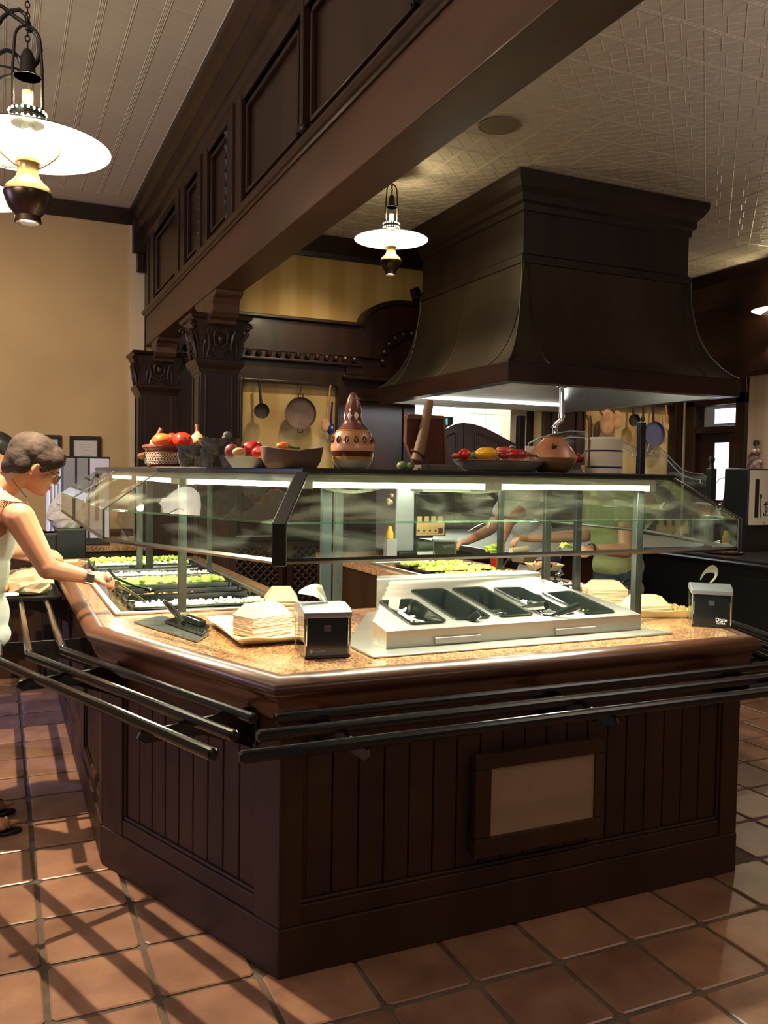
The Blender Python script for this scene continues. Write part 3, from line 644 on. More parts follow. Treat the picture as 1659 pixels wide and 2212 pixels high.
# ------------------------------------------------------------------ the buffet island
LP = (.349, 3.346); FP = (.746, 2.361); RP = (2.571, 2.361); R2 = (2.968, 3.346)
YE = 6.0; XI0, XI1 = 1.28, 2.14
BC = thing('buffet_counter', 'large angular buffet counter of dark brown boards with speckled granite top', 'counter', (1.66, 3.4, 0))
def inset(poly, d):
    n_ = len(poly); out = []
    for i in range(n_):
        a, b_, c_ = Vector(poly[i-1]), Vector(poly[i]), Vector(poly[(i+1) % n_]); t1 = (b_-a).normalized(); t2 = (c_-b_).normalized()
        n1 = Vector((-t1.y, t1.x)); n2 = Vector((-t2.y, t2.x)); m_ = n1+n2; m_ = m_/m_.dot(n1); out.append((b_.x+m_.x*d, b_.y+m_.y*d))
    return out
OUT = [(.349, YE), LP, FP, RP, R2, (2.968, YE), (XI1, YE), (XI1, 3.45), (XI0, 3.45), (XI0, YE)]
m_ = MB(); m_.prism(inset(OUT, .032), 0, .868); m_.build('carcass', WOODC, BC)
def cut(ob, boxes):   # real openings for the wells
    me = ob.data
    for (x0, x1, y0, y1, z0, z1) in boxes:
        m_ = MB(); m_.box(x0, x1, y0, y1, z0, z1); c_ = m_.build('cutter', GRAN, None); c_.parent = ob.parent; c_.location = -Vector(ob.parent['_o'])
        md = ob.modifiers.new('cut', 'BOOLEAN'); md.operation = 'DIFFERENCE'; md.solver = 'EXACT'; md.object = c_
        bpy.context.view_layer.update(); dg = bpy.context.evaluated_depsgraph_get()
        nm = bpy.data.meshes.new_from_object(ob.evaluated_get(dg)); ob.modifiers.clear(); ob.data = nm; bpy.data.objects.remove(c_)
m_ = MB(); m_.prism(inset(OUT, .012), .868, .91); ct = m_.build('countertop', GRAN, BC, label='speckled orange brown granite top')
cut(ct, [(.50, 1.105, 3.607, 5.69, .80, 1.0), (2.30, 2.81, 3.652, 5.118, .80, 1.0)])
# hollow the look of the top with a nosing around the outer edge
NP = [(-.014, .908), (.0, .914), (.03, .910), (.048, .898), (.055, .880), (.048, .862), (.03, .852), (.024, .838), (.02, .81), (.006, .79), (.0, .775), (-.014, .775)]
for seg in ([(.349, YE), LP, FP, RP, R2, (2.968, YE)],):
    m_ = MB(); m_.sweep(NP, seg, smooth=True); m_.build('nosing', NOSE, BC, label='varnished brown rounded nosing', sharp=55)
faces = {}
def face(A, B):
    A = Vector(A); B = Vector(B); u = (B-A); L = u.length; u = u/L; n_ = Vector((u.y, -u.x)); return A, u, n_, L
def fb(F, s0, s1, z0, z1, d0, d1, m_=None):   # box on a face, s along, d outward
    A, u, n_, L = F; m_ = m_ or MB(); vs = []
    for z in (z0, z1):
        for (s, d) in ((s0, d0), (s1, d0), (s1, d1), (s0, d1)): q = A+u*s+n_*d; vs.append((q.x, q.y, z))
    return m_.add(vs, [(0,3,2,1),(4,5,6,7),(0,1,5,4),(1,2,6,5),(2,3,7,6),(3,0,4,7)])
def clad(F, s0, s1, n_planks, zb0=.21, zt0=.70):
    A, u, nn, L = F
    fb(F, 0, L, 0, .15, -.04, .0).build('baseboard', WOODC, BC, bevel=.004)
    m_ = MB(); fb(F, 0, s0, .15, .775, -.04, -.004, m_); m_.build('stile', WOODC, BC, bevel=.003)
    m_ = MB(); fb(F, s1, L, .15, .775, -.04, -.004, m_); m_.build('stile', WOODC, BC, bevel=.003)
    fb(F, s0, s1, .15, zb0, -.04, -.007).build('bottom_rail', WOODC, BC, bevel=.004)
    fb(F, s0, s1, zt0, .775, -.04, -.004).build('top_rail', WOODC, BC, bevel=.003)
    m_ = MB()
    q = .012
    for (a, b_, z0, z1) in ((s0, s1, zb0, zb0+q), (s0, s1, zt0-q, zt0), (s0, s0+q, zb0+q, zt0-q), (s1-q, s1, zb0+q, zt0-q)): fb(F, a, b_, z0, z1, -.04, -.012, m_)
    m_.build('panel_moulding', WOODC, BC, bevel=.004)
    w_ = (s1-s0-2*q)/n_planks
    for i in range(n_planks):
        a = s0+q+i*w_+.002; fb(F, a, a+w_-.004, zb0+q, zt0-q, -.04, -.02).build('plank', WOODC, BC, bevel=.004)
FF = face(FP, RP); FL = face(LP, FP); FR = face(RP, R2); FSL = face((.349, YE), LP); FSR = face(R2, (2.968, YE))
LL = FL[3]
clad(FF, .075, 1.74, 19); clad(FL, LL-.915, LL-.125, 9); clad(FR, .1, LL-.1, 9)
# side faces: long panels, three bays
for F in (FSL, FSR):
    L = F[3]
    for (a, b_) in ((.02, L/3), (L/3, 2*L/3), (2*L/3, L-.02)):
        G = (F[0]+F[1]*a, F[1], F[2], b_-a); clad(G, .09, b_-a-.09, 6)
for (x0, x1) in ((.349, XI0), (XI1, 2.968)): m_ = MB(); m_.box(x0+.03, x1-.03, YE-.035, YE, 0, .86); m_.build('end_panel', WOODC, BC)
# vent grille
VG = thing('vent_grille', 'bronze perforated vent grille in a dark wood frame on the counter front', 'vent', (1.655, 2.361, .3))
X0, X1, x0, x1 = 1.395, 1.912, 1.455, 1.872
m_ = MB()
for (a, b_, z0, z1) in ((X0, X1, .26, .325), (X0, X1, .55, .60), (X0, x0, .325, .55), (x1, X1, .325, .55)): m_.box(a, b_, 2.335, 2.366, z0, z1)
m_.build('frame', WOODC, VG, bevel=.004)
MESHM = mat('bronze_mesh', (.62, .42, .29), .45, .3, noise=(3, .25, (1, 1, 1)))
m_ = MB(); n_ = 64; dx = (x1-x0)/n_
for i in range(n_+1): m_.box(x0+i*dx-.0016, x0+i*dx+.0016, 2.352, 2.3545, .32, .555)
for j in range(37): z = .325+j*.0062; m_.box(x0-.004, x1+.004, 2.351, 2.3535, z-.0014, z+.0014)
m_.build('wire_mesh', MESHM, VG, kind='stuff')
m_ = MB(); m_.box(x0, x1, 2.344, 2.346, .32, .555); m_.build('back_plate', mat('tan_back_plate', (.30, .19, .12), .6), VG)
# ------------------------------------------------------------------ tray rails
RZ = .812; RR = .0165
rails = [(.525, 1.99, .475, 2.03, -.005, 3.327), (.61, 2.135, .56, 2.155, .099, 3.393), (.70, 2.275, .648, 2.29, .221, 3.438)]
def mirror(x): return 2*1.6585-x
TRL = {}
def rail_thing(key, lab, loc): TRL[key] = thing('tray_rail', lab, 'tray rail', loc)
rail_thing('front', 'three black tray rails along the front of the counter', (1.66, 2.13, RZ))
rail_thing('diag', 'three black tray rails along the angled left face of the counter', (.3, 2.8, RZ))
rail_thing('side', 'shiny black tray rails along the far left side by the woman', (.1, 4.6, RZ))
rail_thing('rdiag', 'black tray rails along the angled right face, beyond the far napkin dispenser', (3.0, 2.8, RZ))
rail_thing('rside', 'black tray rails along the far right side of the buffet by the two diners', (3.2, 4.6, RZ))
for (fx, fy, lx, ly, bx_, by) in rails:
    def bar(key, a, b_):
        m_ = MB(); a = Vector((*a, RZ)); b_ = Vector((*b_, RZ)); t_ = (b_-a).normalized()*.006
        m_.tube([a, a+t_, b_-t_, b_], [RR*.72, RR, RR, RR*.72], 14); m_.build('rail', RAILM, TRL[key], sharp=25)
    bar('front', (fx, fy), (mirror(fx), fy)); bar('diag', (lx, ly), (bx_-.003, by-.006)); bar('side', (bx_, by+.014), (bx_, YE-.1))
    bar('rdiag', (mirror(lx), ly), (mirror(bx_-.003), by-.006)); bar('rside', (mirror(bx_), by+.014), (mirror(bx_), YE-.1))
def bracket(key, base, nn, reach=.38, mir=False):
    base = Vector(base); nn = Vector(nn).normalized(); t_ = Vector((-nn.y, nn.x))*.005; z1 = RZ-RR; m_ = MB()
    prof = [(0, z1), (reach, z1), (reach+.01, z1-.018), (reach-.012, z1-.036), (reach-.06, z1-.038), (.18, z1-.05), (.05, z1-.105), (0, z1-.13)]
    vs = []
    for s_ in (-1, 1): vs += [(base.x+nn.x*d+s_*t_.x, base.y+nn.y*d+s_*t_.y, z) for d, z in prof]
    n_ = len(prof); m_.add(vs, [tuple(range(n_)), tuple(range(n_, 2*n_))[::-1]]+[(i, (i+1)%n_, (i+1)%n_+n_, i+n_) for i in range(n_)])
    q = base+nn*.006; m_.obox((q.x, q.y, z1-.045), (.06, .01, .14), rz=math.atan2(nn.y, nn.x)+PI/2); q = base+nn*.014
    for dz in (.01, -.10): m_.ball((q.x, q.y, z1-.0+dz), .009, 8, 6)
    m_.build('bracket', BLACK, TRL[key], bevel=.002)
fx = lambda px, py: P(px, py, y=2.0).x
for x in (.86, 1.66, 2.46): bracket('front', (x, 2.361), (0, -1))
for s in (.16, .93): q = FL[0]+FL[1]*s; bracket('diag', q, FL[2]); q2 = (mirror(q.x), q.y); bracket('rdiag', q2, (-FL[2].x, FL[2].y))
for y in (3.75, 4.9, 5.8): bracket('side', (.349, y), (-1, 0)); bracket('rside', (2.968, y), (1, 0))
# ------------------------------------------------------------------ sneeze guard
SG = thing('sneeze_guard', 'black framed glass sneeze guard with lit shelf on posts over the counter', 'sneeze guard', (1.66, 3.4, .91))
ZB_, ZF, ZS = 1.235, 1.35, 1.500
FO = [(.361, 5.75), (.361, 3.36), (.751, 2.40), (2.566, 2.40), (2.956, 3.36), (2.956, 5.75)]
TO = [(.571, 5.75), (.571, 3.40), (.891, 2.607), (2.426, 2.607), (2.746, 3.40), (2.746, 5.75)]
GT = .006
LABS = ['left side', 'angled left', 'front', 'angled right', 'right side']
EPS = .012
for i in range(5):
    a, b_ = Vector(FO[i]), Vector(FO[i+1]); c_, d_ = Vector(TO[i]), Vector(TO[i+1])
    u = (b_-a).normalized()*EPS
    spans = [(0, 1)]
    if i == 0: spans = [(0, .40), (.44, 1)]
    if i == 4: spans = [(0, .56), (.60, 1)]
    for (s0, s1) in spans:
        A = a+(b_-a)*s0+u; B = a+(b_-a)*s1-u; C_ = c_+(d_-c_)*s0+u; D = c_+(d_-c_)*s1-u
        m_ = MB(); m_.plate([(A.x, A.y, ZB_+.012), (B.x, B.y, ZB_+.012), (B.x, B.y, ZF), (A.x, A.y, ZF)], GT); m_.build('lower_pane', GLASSC, SG)
        m_ = MB(); m_.plate([(A.x, A.y, ZF+.004), (B.x, B.y, ZF+.004), (D.x, D.y, ZS-.004), (C_.x, C_.y, ZS-.004)], GT); m_.build('upper_pane', GLASS, SG)
        m_ = MB(); m_.tube([(A.x, A.y, ZF+.002), (B.x, B.y, ZF+.002)], .0035, 6); m_.build('pane_edge', GLASSE, SG)
        m_ = MB(); m_.tube([(A.x-u.x, A.y-u.y, ZB_+.004), (B.x+u.x, B.y+u.y, ZB_+.004)], .0085, 4); m_.build('bottom_frame', BLACK, SG)
def strut(p0, p1, q, w_=.032, th=.014, mt=BLACK, nm='corner_strut'):
    # folded bar: bottom -> fold -> top
    p0, p1, q = Vector(p0), Vector(p1), Vector(q); dirw = (q-p1); hx = Vector((dirw.y, -dirw.x, 0)).normalized()*w_/2; out = Vector((-dirw.x, -dirw.y, 0)).normalized()*th
    vs = []
    for pt in (p0, p1, q):
        vs += [pt-hx, pt+hx, pt+hx+out, pt-hx+out]
    fs = [(0, 1, 2, 3), (8, 11, 10, 9)]
    for k in (0, 4):
        for j in range(4): fs.append((k+j, k+(j+1)%4, k+4+(j+1)%4, k+4+j))
    m_ = MB(); m_.add(vs, fs); return m_.build(nm, mt, SG, bevel=.003)
strut((.751, 2.40, ZB_-.008), (.751, 2.40, ZF+.004), (.891, 2.607, ZS+.004), .044, .014)
strut((2.566, 2.40, ZB_-.008), (2.566, 2.40, ZF+.004), (2.426, 2.607, ZS+.004), .026, .012)
for (fo, to) in ((FO[1], TO[1]), (FO[4], TO[4])): strut((*fo, ZB_-.004), (*fo, ZF+.002), (*to, ZS), .016, .006)
for s_ in (.40, .44):
    a = Vector(FO[0]).lerp(Vector(FO[1]), s_); c_ = Vector(TO[0]).lerp(Vector(TO[1]), s_)
    strut((a.x, a.y, ZB_-.004), (a.x, a.y, ZF+.002), (c_.x, c_.y, ZS), .014, .006)
# shelf: top plate, black edge and pale underside tray
SHIN = .30
INN = [(TO[0][0]+SHIN, 5.75), (TO[0][0]+SHIN, 3.40), (.891+.16, 2.607+SHIN), (2.426-.16, 2.607+SHIN), (2.746-SHIN, 3.40), (2.746-SHIN, 5.75)]
for i in range(5):
    q = [TO[i], TO[i+1], INN[i+1], INN[i]]
    m_ = MB(); m_.prism(q, ZS+.008, ZS+.016); m_.build('shelf_top', mat('shelf_black_glass', (.012, .012, .013), .12), SG)
    m_ = MB(); m_.prism([Vector(q[0]).lerp(Vector(q[3]), .2), Vector(q[1]).lerp(Vector(q[2]), .2), Vector(q[2]).lerp(Vector(q[1]), .08), Vector(q[3]).lerp(Vector(q[0]), .08)], ZS-.028, ZS-.002); m_.build('light_tray', mat('galvanised_tray', (.62, .66, .55), .38, .25, noise=(5, .15, (1, 1, 1))), SG)
EP = [(0, ZS-.004), (.006, ZS-.004), (.010, ZS+.002), (.010, ZS+.014), (.004, ZS+.018), (0, ZS+.018)]
m_ = MB(); m_.sweep(EP, TO); m_.build('shelf_edge', BLACK, SG)
m_ = MB(); m_.sweep(EP, INN[::-1]); m_.build('shelf_edge', BLACK, SG)
# tubes
def tubelight(a, b_, z=ZS-.036, pw=18):
    a, b_ = Vector(a), Vector(b_); m_ = MB(); m_.tube([(a.x, a.y, z), (b_.x, b_.y, z)], .0125, 10); m_.build('light_tube', TUBEM, SG, label='lit white fluorescent tube')
    m_ = MB()
    for c_ in (a, b_): m_.obox((c_.x, c_.y, z), (.03, .03, .03))
    m_.build('tube_socket', WHITE, SG)
    d_ = b_-a; o = area('tube_glow', ((a.x+b_.x)/2, (a.y+b_.y)/2, z-.02), d_.length, pw, TUBE, None, .03); o.rotation_euler = (0, 0, math.atan2(d_.y, d_.x))
tubelight((.93, 2.68), (1.62, 2.68), pw=15); tubelight((1.66, 2.68), (2.38, 2.68), pw=24)
tubelight((.68, 3.36), (.92, 2.80), pw=5); tubelight((.66, 3.55), (.66, 4.55), pw=11); tubelight((.66, 4.7), (.66, 5.6), pw=10)
tubelight((2.66, 3.55), (2.66, 4.55), pw=10); tubelight((2.66, 4.7), (2.66, 5.6), pw=9)
# flexible conduit hanging under the shelf
def conduit(x0, x1, sag, y=2.80):
    m_ = MB(); n_ = 90; pts = []; rs = []
    for i in range(n_+1):
        t_ = i/n_; pts.append((x0+(x1-x0)*t_, y, ZS-.03-sag*math.sin(PI*t_))); rs.append(.008 if i % 2 else .0062)
    m_.tube(pts, rs, 8); m_.build('conduit', mat('grey_conduit', (.42, .46, .38), .35, .6), SG)
conduit(.98, 1.30, .032); conduit(1.42, 1.86, .030)
m_ = MB(); m_.box(1.40, 1.60, 2.76, 2.86, ZS-.06, ZS-.028); m_.build('ballast_box', mat('grey_green_box', (.34, .38, .30), .5), SG)
# posts
def post(x, y, z0=.91, z1=ZS-.002, w_=.034, d_=.022, mt=STEELP, rz=0):
    m_ = MB(); m_.obox((x, y, (z0+z1)/2), (w_, d_, z1-z0), rz=rz); m_.build('post', mt, SG, bevel=.002)
    m_ = MB(); m_.lathe([(.034, 0), (.034, .004), (.030, .006)], 16, (x, y, z0)); m_.build('foot', STEEL, SG)
post(.692, 3.56); post(.745, 5.1); post(.80, 5.1, w_=.04, mt=BLACK); post(1.12, 4.95, w_=.026)
post(1.125, 3.02, w_=.04, mt=mat('dark_post_steel', (.07, .085, .09), .35, .8)); post(1.225, 3.15); 
post(2.29, 3.25); post(2.50, 3.30, mt=mat('dark_post_steel', (.07, .085, .09), .35, .8)); post(2.385, 2.75, d_=.03); post(2.70, 4.3)
# ------------------------------------------------------------------ range hood
HX0, HX1, HY0, HY1 = 3.636, 6.09, 5.73, 8.25; HB = 2.25
HD = thing('range_hood', 'huge flared dark wood and metal range hood reaching the ceiling', 'hood', (4.86, 7.0, HB))
loop = [(HX0, HY0), (HX1, HY0), (HX1, HY1), (HX0, HY1)]
m_ = MB(); m_.sweep([(0, HB), (0, HB+.155), (-.03, HB+.165), (-.10, HB+.165), (-.10, HB)], loop, closed=True); m_.build('skirt_band', WOODX, HD, bevel=.004)
prof = [(-.01, 2.41), (-.06, 2.445), (-.12, 2.51), (-.18, 2.60), (-.235, 2.72), (-.275, 2.86), (-.30, 3.0), (-.318, 3.15), (-.328, 3.30)]
HMET = mat('browned_metal', (.058, .044, .027), .46, .5, noise=(2.5, .3, (1, 1, .4)), bump=(4, .25))
for k in range(4):   # each side of the flare is its own sheet
    a, b_ = Vector(loop[k]), Vector(loop[(k+1) % 4]); u = (b_-a).normalized(); nn = Vector((u.y, -u.x)); vs = []
    for d, z in prof: vs += [(*(a+nn*d-u*d), z), (*(b_+nn*d+u*d), z), (*(b_+nn*(d-.02)+u*(d-.02)*1), z), (*(a+nn*(d-.02)-u*(d-.02)*1), z)]
    fs = []
    for i in range(len(prof)-1): o_ = i*4; fs += [(o_+j, o_+(j+1)%4, o_+4+(j+1)%4, o_+4+j) for j in range(4)]
    m_ = MB(); m_.add(vs, fs, True); m_.build('flare_sheet', HMET, HD, sharp=40)
    # seam strips near the corners
    for s_ in (.16, .84) if k % 2 == 0 else (.12, .5, .88):
        pts = [(*(a.lerp(b_, s_)+nn*(d+.002)), z) for d, z in prof]; m_ = MB(); m_.tube(pts, .005, 6); m_.build('seam', HMET, HD)
for k in range(4):
    c_ = Vector(loop[k]); cc = Vector((4.863, 6.99)); sg = Vector((1 if c_.x < cc.x else -1, 1 if c_.y < cc.y else -1)); m_ = MB(); m_.tube([(*(c_-sg*d*1.0-sg*.003), z) for d, z in prof], .010, 8); m_.build('corner_bead', HMET, HD)
ib = [(HX0+.335, HY0+.335), (HX1-.335, HY0+.335), (HX1-.335, HY1-.335), (HX0+.335, HY1-.335)]
m_ = MB(); m_.sweep([(0, 3.30), (0, CZ-.0), (-.03, CZ-.0), (-.03, 3.30)], ib, closed=True); m_.build('upper_box', WOODH, HD)
m_ = MB(); m_.sweep([(0, 3.27), (.02, 3.28), (.02, 3.34), (0, 3.36)], ib, closed=True); m_.build('lower_moulding', WOODH, HD)
m_ = MB(); m_.sweep([(0, 3.70), (.015, 3.71), (.02, 3.76), (.045, 3.78), (.05, 3.84), (.085, 3.88), (.12, 3.94), (.125, CZ), (0, CZ)], ib, closed=True); m_.build('crown', WOODH, HD)
m_ = MB(); m_.sweep([(-.10, HB-.002), (-.10, HB+.03), (-.16, HB+.06), (-.60, HB+.40), (-.61, HB+.40), (-.17, HB+.03), (-.13, HB-.002)], loop, closed=True); m_.build('steel_liner', STEEL, HD, label='brushed steel inner liner')
m_ = MB(); m_.box(HX0+.6, HX1-.6, HY0+.6, HY1-.6, HB+.40, HB+.41); m_.build('filter_plate', STEEL, HD, label='brushed steel filter plate')
for (a, b_, c_, d_) in ((HX0+.3, HX1-.3, HY1-.23, HY1-.19), (HX0+.19, HX0+.23, HY0+.4, HY1-.4), (HX0+.45, HX1-.45, HY0+.36, HY0+.42)):
    m_ = MB(); m_.box(a, b_, c_, d_, HB+.055, HB+.075); m_.build('hood_light', mat('hood_light_strip', (1, 1, 1), .5, emit=(.93, .97, 1), estr=9), HD, label='lit white light strip')
area('hood_glow', (4.86, 7.0, HB+.35), 1.6, 22, (.93, .97, 1), (4.86, 7.0, 0), 1.2)
area('hood_glow', (4.86, 6.6, HB+.12), 1.4, 14, (.93, .97, 1), (4.86, 8.2, HB+.3), .3)
# pipe hanging under the hood
t = thing('gas_pipe', 'polished steel pipe with an elbow hanging below the hood', 'pipe', tuple(P(1208, 930, y=6.0)))
a = P(1213, 830, y=6.0); b_ = P(1213, 903, y=6.0); c_ = P(1199, 920, y=6.0); d_ = P(1199, 938, y=6.0)
m_ = MB(); m_.tube([(a.x, 6.0, 2.62), tuple(b_), (b_.x-.004, 6.0, b_.z-.02), (c_.x+.012, 6.0, c_.z+.012), tuple(c_), tuple(d_)], .021, 14); m_.build('pipe', CHROME, t, sharp=50)
m_ = MB(); m_.tube([(a.x, 6, HB+.01), (a.x, 6, HB+.05)], .05, 14); m_.build('collar', CHROME, t)
m_ = MB(); m_.tube([tuple(b_+Vector((0, 0, .03))), tuple(b_+Vector((0, 0, -.0)))], .028, 12); m_.tube([tuple(c_+Vector((0, 0, .0))), tuple(c_+Vector((0, 0, -.02)))], .027, 12); m_.build('elbow_ring', CHROME, t)
# cooking station below the hood with etched glass guard
CS = thing('cooking_station', 'steel topped cooking station below the range hood', 'counter', (4.9, 6.9, 0))
m_ = MB(); m_.box(3.62, 6.2, 5.72, 8.2, 0, .86); m_.build('body', WOODC, CS); m_ = MB(); m_.box(3.58, 6.24, 5.68, 8.24, .86, .91); m_.build('steel_top', STEEL, CS, bevel=.004)
GY = 5.74
EG = thing('station_guard', 'arched etched glass guard with black posts around the cooking station', 'glass guard', (4.8, GY, .91))
def gpane(px_top, xl, xr, zbot=1.08):
    pts = [P(px, py, y=GY) for px, py in px_top]; zb_ = zbot
    poly = [(p.x, GY, p.z) for p in pts]+[(pts[-1].x, GY, zb_), (pts[0].x, GY, zb_)]
    m_ = MB(); m_.plate(poly, .008); m_.build('glass_panel', glass('etched_guard_glass', (.88, .93, .93), .16), EG)
    m_ = MB(); m_.tube([(p.x, GY, p.z) for p in pts], .005, 6); m_.build('polished_edge', mat('polished_glass_edge', (.6, .7, .72), .15, .3), EG)
    e_ = [(p.x+(pts[0].x < p.x)*0, GY-.006, p.z-.05) for p in pts][1:-1]
    if len(e_) > 2:
        s0, s1 = Vector(e_[0]), Vector(e_[-1]); q = .03
        path = [s0+Vector((0, 0, -.03)), s0+Vector((q, 0, -.03)), s0+Vector((q, 0, 0))]+[Vector(v) for v in e_[1:-1]]+[s1+Vector((-q, 0, 0)), s1+Vector((-q, 0, -.03)), s1+Vector((0, 0, -.03))]
        m_ = MB(); m_.tube(path, .005, 5); m_.build('etched_line', mat('etched_white', (.75, .8, .84), .6), EG)
gpane([(1138, 975), (1142, 958), (1165, 946), (1195, 937), (1232, 931), (1270, 933), (1310, 942), (1345, 954), (1372, 966), (1376, 985)], 0, 0)
gpane([(1052, 1010), (1062, 998), (1075, 983), (1092, 970), (1106, 963), (1114, 966)], 0, 0)
gpane([(1399, 975), (1402, 960), (1420, 964), (1440, 980), (1458, 1000), (1475, 1015), (1495, 1022), (1518, 1024), (1526, 1030)], 0, 0)
for px, top, bot in ((1125, 897, .91), (1386, 912, .91)):
    q = P(px, top, y=GY); m_ = MB(); m_.obox((q.x, GY, (q.z+bot)/2), (.055, .055, q.z-bot)); m_.build('post', BLACK, EG, bevel=.004)
q = P(1537, 1012, y=GY); m_ = MB(); m_.obox((q.x, GY, (q.z+.91)/2), (.07, .06, q.z-.91)); m_.build('post', BLACK, EG, bevel=.004)
m_ = MB(); m_.lathe([(.001, .11), (.02, .105), (.03, .085), (.026, .06), (.012, .045), (.016, .03), (.026, .0)], 12, (q.x, GY, q.z)); m_.build('finial', IRON, EG)
# ------------------------------------------------------------------ oil lamp style pendants
LAMPS = []
def lamp(x, y, z, label, power, down, first=None):
    t = local('pendant_lamp', label, 'lamp', (x, y, z), 0, 'brass oil lamp pendants')
    R_ = .305
    m_ = MB(); m_.lathe([(R_, 0), (R_-.004, .004), (.24, .030), (.16, .055), (.09, .078), (.06, .09), (.06, .086), (.09, .074), (.16, .051), (.24, .026), (R_-.004, .0)], 48, (0, 0, 0), close=True)
    sh = m_.build('shade', [SHADE_TOP, LAMPIN], t, sharp=60, label='glowing white shade')
    for p in sh.data.polygons:
        if p.normal.z < -.2 or p.center.z < .002: p.material_index = 1
    m_ = MB(); m_.lathe([(.06, .085), (.065, .09), (.067, .10), (.062, .112), (.067, .125), (.066, .135), (.055, .14)], 24); m_.build('gallery', mat('dark_gallery', (.07, .065, .045), .4, .8), t)
    m_ = MB()
    for k in range(20):
        for zz in (.098, .128): m_.ball((.066*math.cos(k*PI/10), .066*math.sin(k*PI/10), zz), .0055, 6, 4)
    m_.build('lit_hole', BULB, t, kind='stuff')
    m_ = MB(); m_.lathe([(.024, -.05), (.028, .0), (.022, .10), (.021, .21), (.019, .21), (.020, .10), (.026, .0), (.022, -.05)], 16, close=True); m_.build('chimney', GLASSL, t)
    m_ = MB(); m_.ball((0, 0, .02), (.036, .036, .05), 14, 9); m_.build('bulb', BULB, t, label='lit bulb')
    m_ = MB(); m_.lathe([(.028, -.045), (.044, -.05), (.046, -.062), (.040, -.07), (.038, -.10), (.042, -.108), (.045, -.118), (.06, -.135), (.078, -.15), (.086, -.165), (.088, -.175)], 28); m_.build('font_top', BRASS, t, label='yellow brass upper font')
    m_ = MB(); m_.lathe([(.088, -.175), (.088, -.183), (.083, -.20), (.070, -.232), (.050, -.255), (.046, -.262), (.05, -.285), (.043, -.287), (.038, -.265)], 28); m_.build('font', BRONZE, t)
    m_ = MB(); m_.lathe([(.001, -.272), (.034, -.272)], 18); m_.build('downlight_lens', BULB, t, label='lit lens')
    m_ = MB(); m_.tube([(-.04, 0, -.085), (-.07, 0, -.085), (-.075, .008, -.085), (-.085, .008, -.085), (-.09, 0, -.085), (-.085, -.008, -.085), (-.075, -.008, -.085), (-.07, 0, -.085)], .0022, 6); m_.build('wick_key', BRASS, t)
    for s_ in (-1, 1):
        m_ = MB(); pts = [(s_*(.04+.075*math.sin(k/10*PI*.62)), 0, -.075+.10*k/10*1.0) for k in range(11)]; m_.tube(pts, .004, 6); m_.build('arm', BRASS, t)
    m_ = MB(); m_.tube([(-.052, 0, .12)]+[(-.052, 0, .30)]+[(-.045*math.cos(k*PI/10), 0, .40+.055*math.sin(k*PI/10)) for k in range(11)]+[(.052, 0, .30), (.052, 0, .12)], .0055, 8); m_.build('bail', IRON, t)
    m_ = MB(); m_.lathe([(.052, .262), (.05, .266), (.032, .275), (.026, .30), (.026, .335), (.016, .36), (.006, .37), (.001, .372)], 20); m_.build('smoke_bell', IRON, t)
    m_ = MB(); m_.lathe([(.001, .268), (.05, .262)], 20); m_.build('bell_lining', mat('warm_lit_lining', (.85, .6, .3), .6), t)
    m_ = MB(); zz = .372; k = 0
    while z+zz < CZ-.03:
        pts = [(.008*math.cos(a_)*(k % 2), .008*math.cos(a_)*((k+1) % 2), zz+.014+.014*math.sin(a_)) for a_ in [2*PI*q/8 for q in range(8)]]
        m_.tube(pts, .0028, 5, closed=True); zz += .021; k += 1
    m_.build('chain', IRON, t, kind='stuff')
    m_ = MB(); m_.lathe([(.06, CZ-z-.001), (.055, CZ-z-.02), (.02, CZ-z-.035)], 20); m_.build('ceiling_canopy', IRON, t)
    if power: point('lamp_glow', (x, y, z-.02), power, (1, .84, .58), .06); point('chimney_glow', (x, y, z+.19), power*.5, (1, .80, .50), .02)
    spot('lamp_downlight', (x, y, z-.295), down, (1, .80, .54), 2.5, (x, y, 0), .012, .5)
    return t
q1 = P(60, 318, y=3.6); L1 = lamp(q1.x, 3.6, q1.z, 'largest and nearest glowing brass oil lamp pendant at upper left, above the woman', 14, 390)
del L1['group']
m_ = MB()
def cable(pts, r=.0085): m_.tube(pts, r, 8)
x, y, z = q1.x, 3.6, q1.z
def PL(px, py): v = P(px, py, y=3.62); return (v.x, v.y, v.z)
cable([PL(-80, 40), PL(-30, 5), PL(5, 14), PL(35, 38), PL(60, 55), PL(82, 80), PL(88, 108), PL(80, 135), PL(66, 150)]); cable([PL(-40, 90), PL(-15, 70), PL(5, 38), PL(22, 24), PL(42, 21), PL(55, 32), PL(63, 52), PL(63, 70)])
cable([PL(-30, 130), PL(-5, 117), PL(12, 108), PL(28, 112), PL(40, 124), PL(48, 145)]); cable([PL(-40, 170), PL(0, 168), PL(30, 160), PL(46, 152)], .006); cable([PL(-30, 138), PL(0, 142), PL(30, 147), PL(44, 150)], .004)
m_.build('power_cable', BLACK, L1, loc=(0, 0, 0)); cb = [o for o in L1.children if o.name.startswith('power_cable')][0]
for v in cb.data.vertices: v.co -= Vector((x, y, z))
q2 = P(845, 518, y=6.5); lamp(q2.x, 6.5, q2.z, 'glowing brass oil lamp pendant left of the range hood', 34, 45)
q3 = P(1659, 632, y=7.2); lamp(q3.x-.02, 7.0, 3.42, 'glowing brass oil lamp pendant at the right edge, beyond the range hood', 34, 40)
q4 = P(-50, 425, y=5.7); lamp(q4.x, 5.7, q4.z, 'small sliver of a glowing lamp pendant cut off by the left edge', 10, 14)
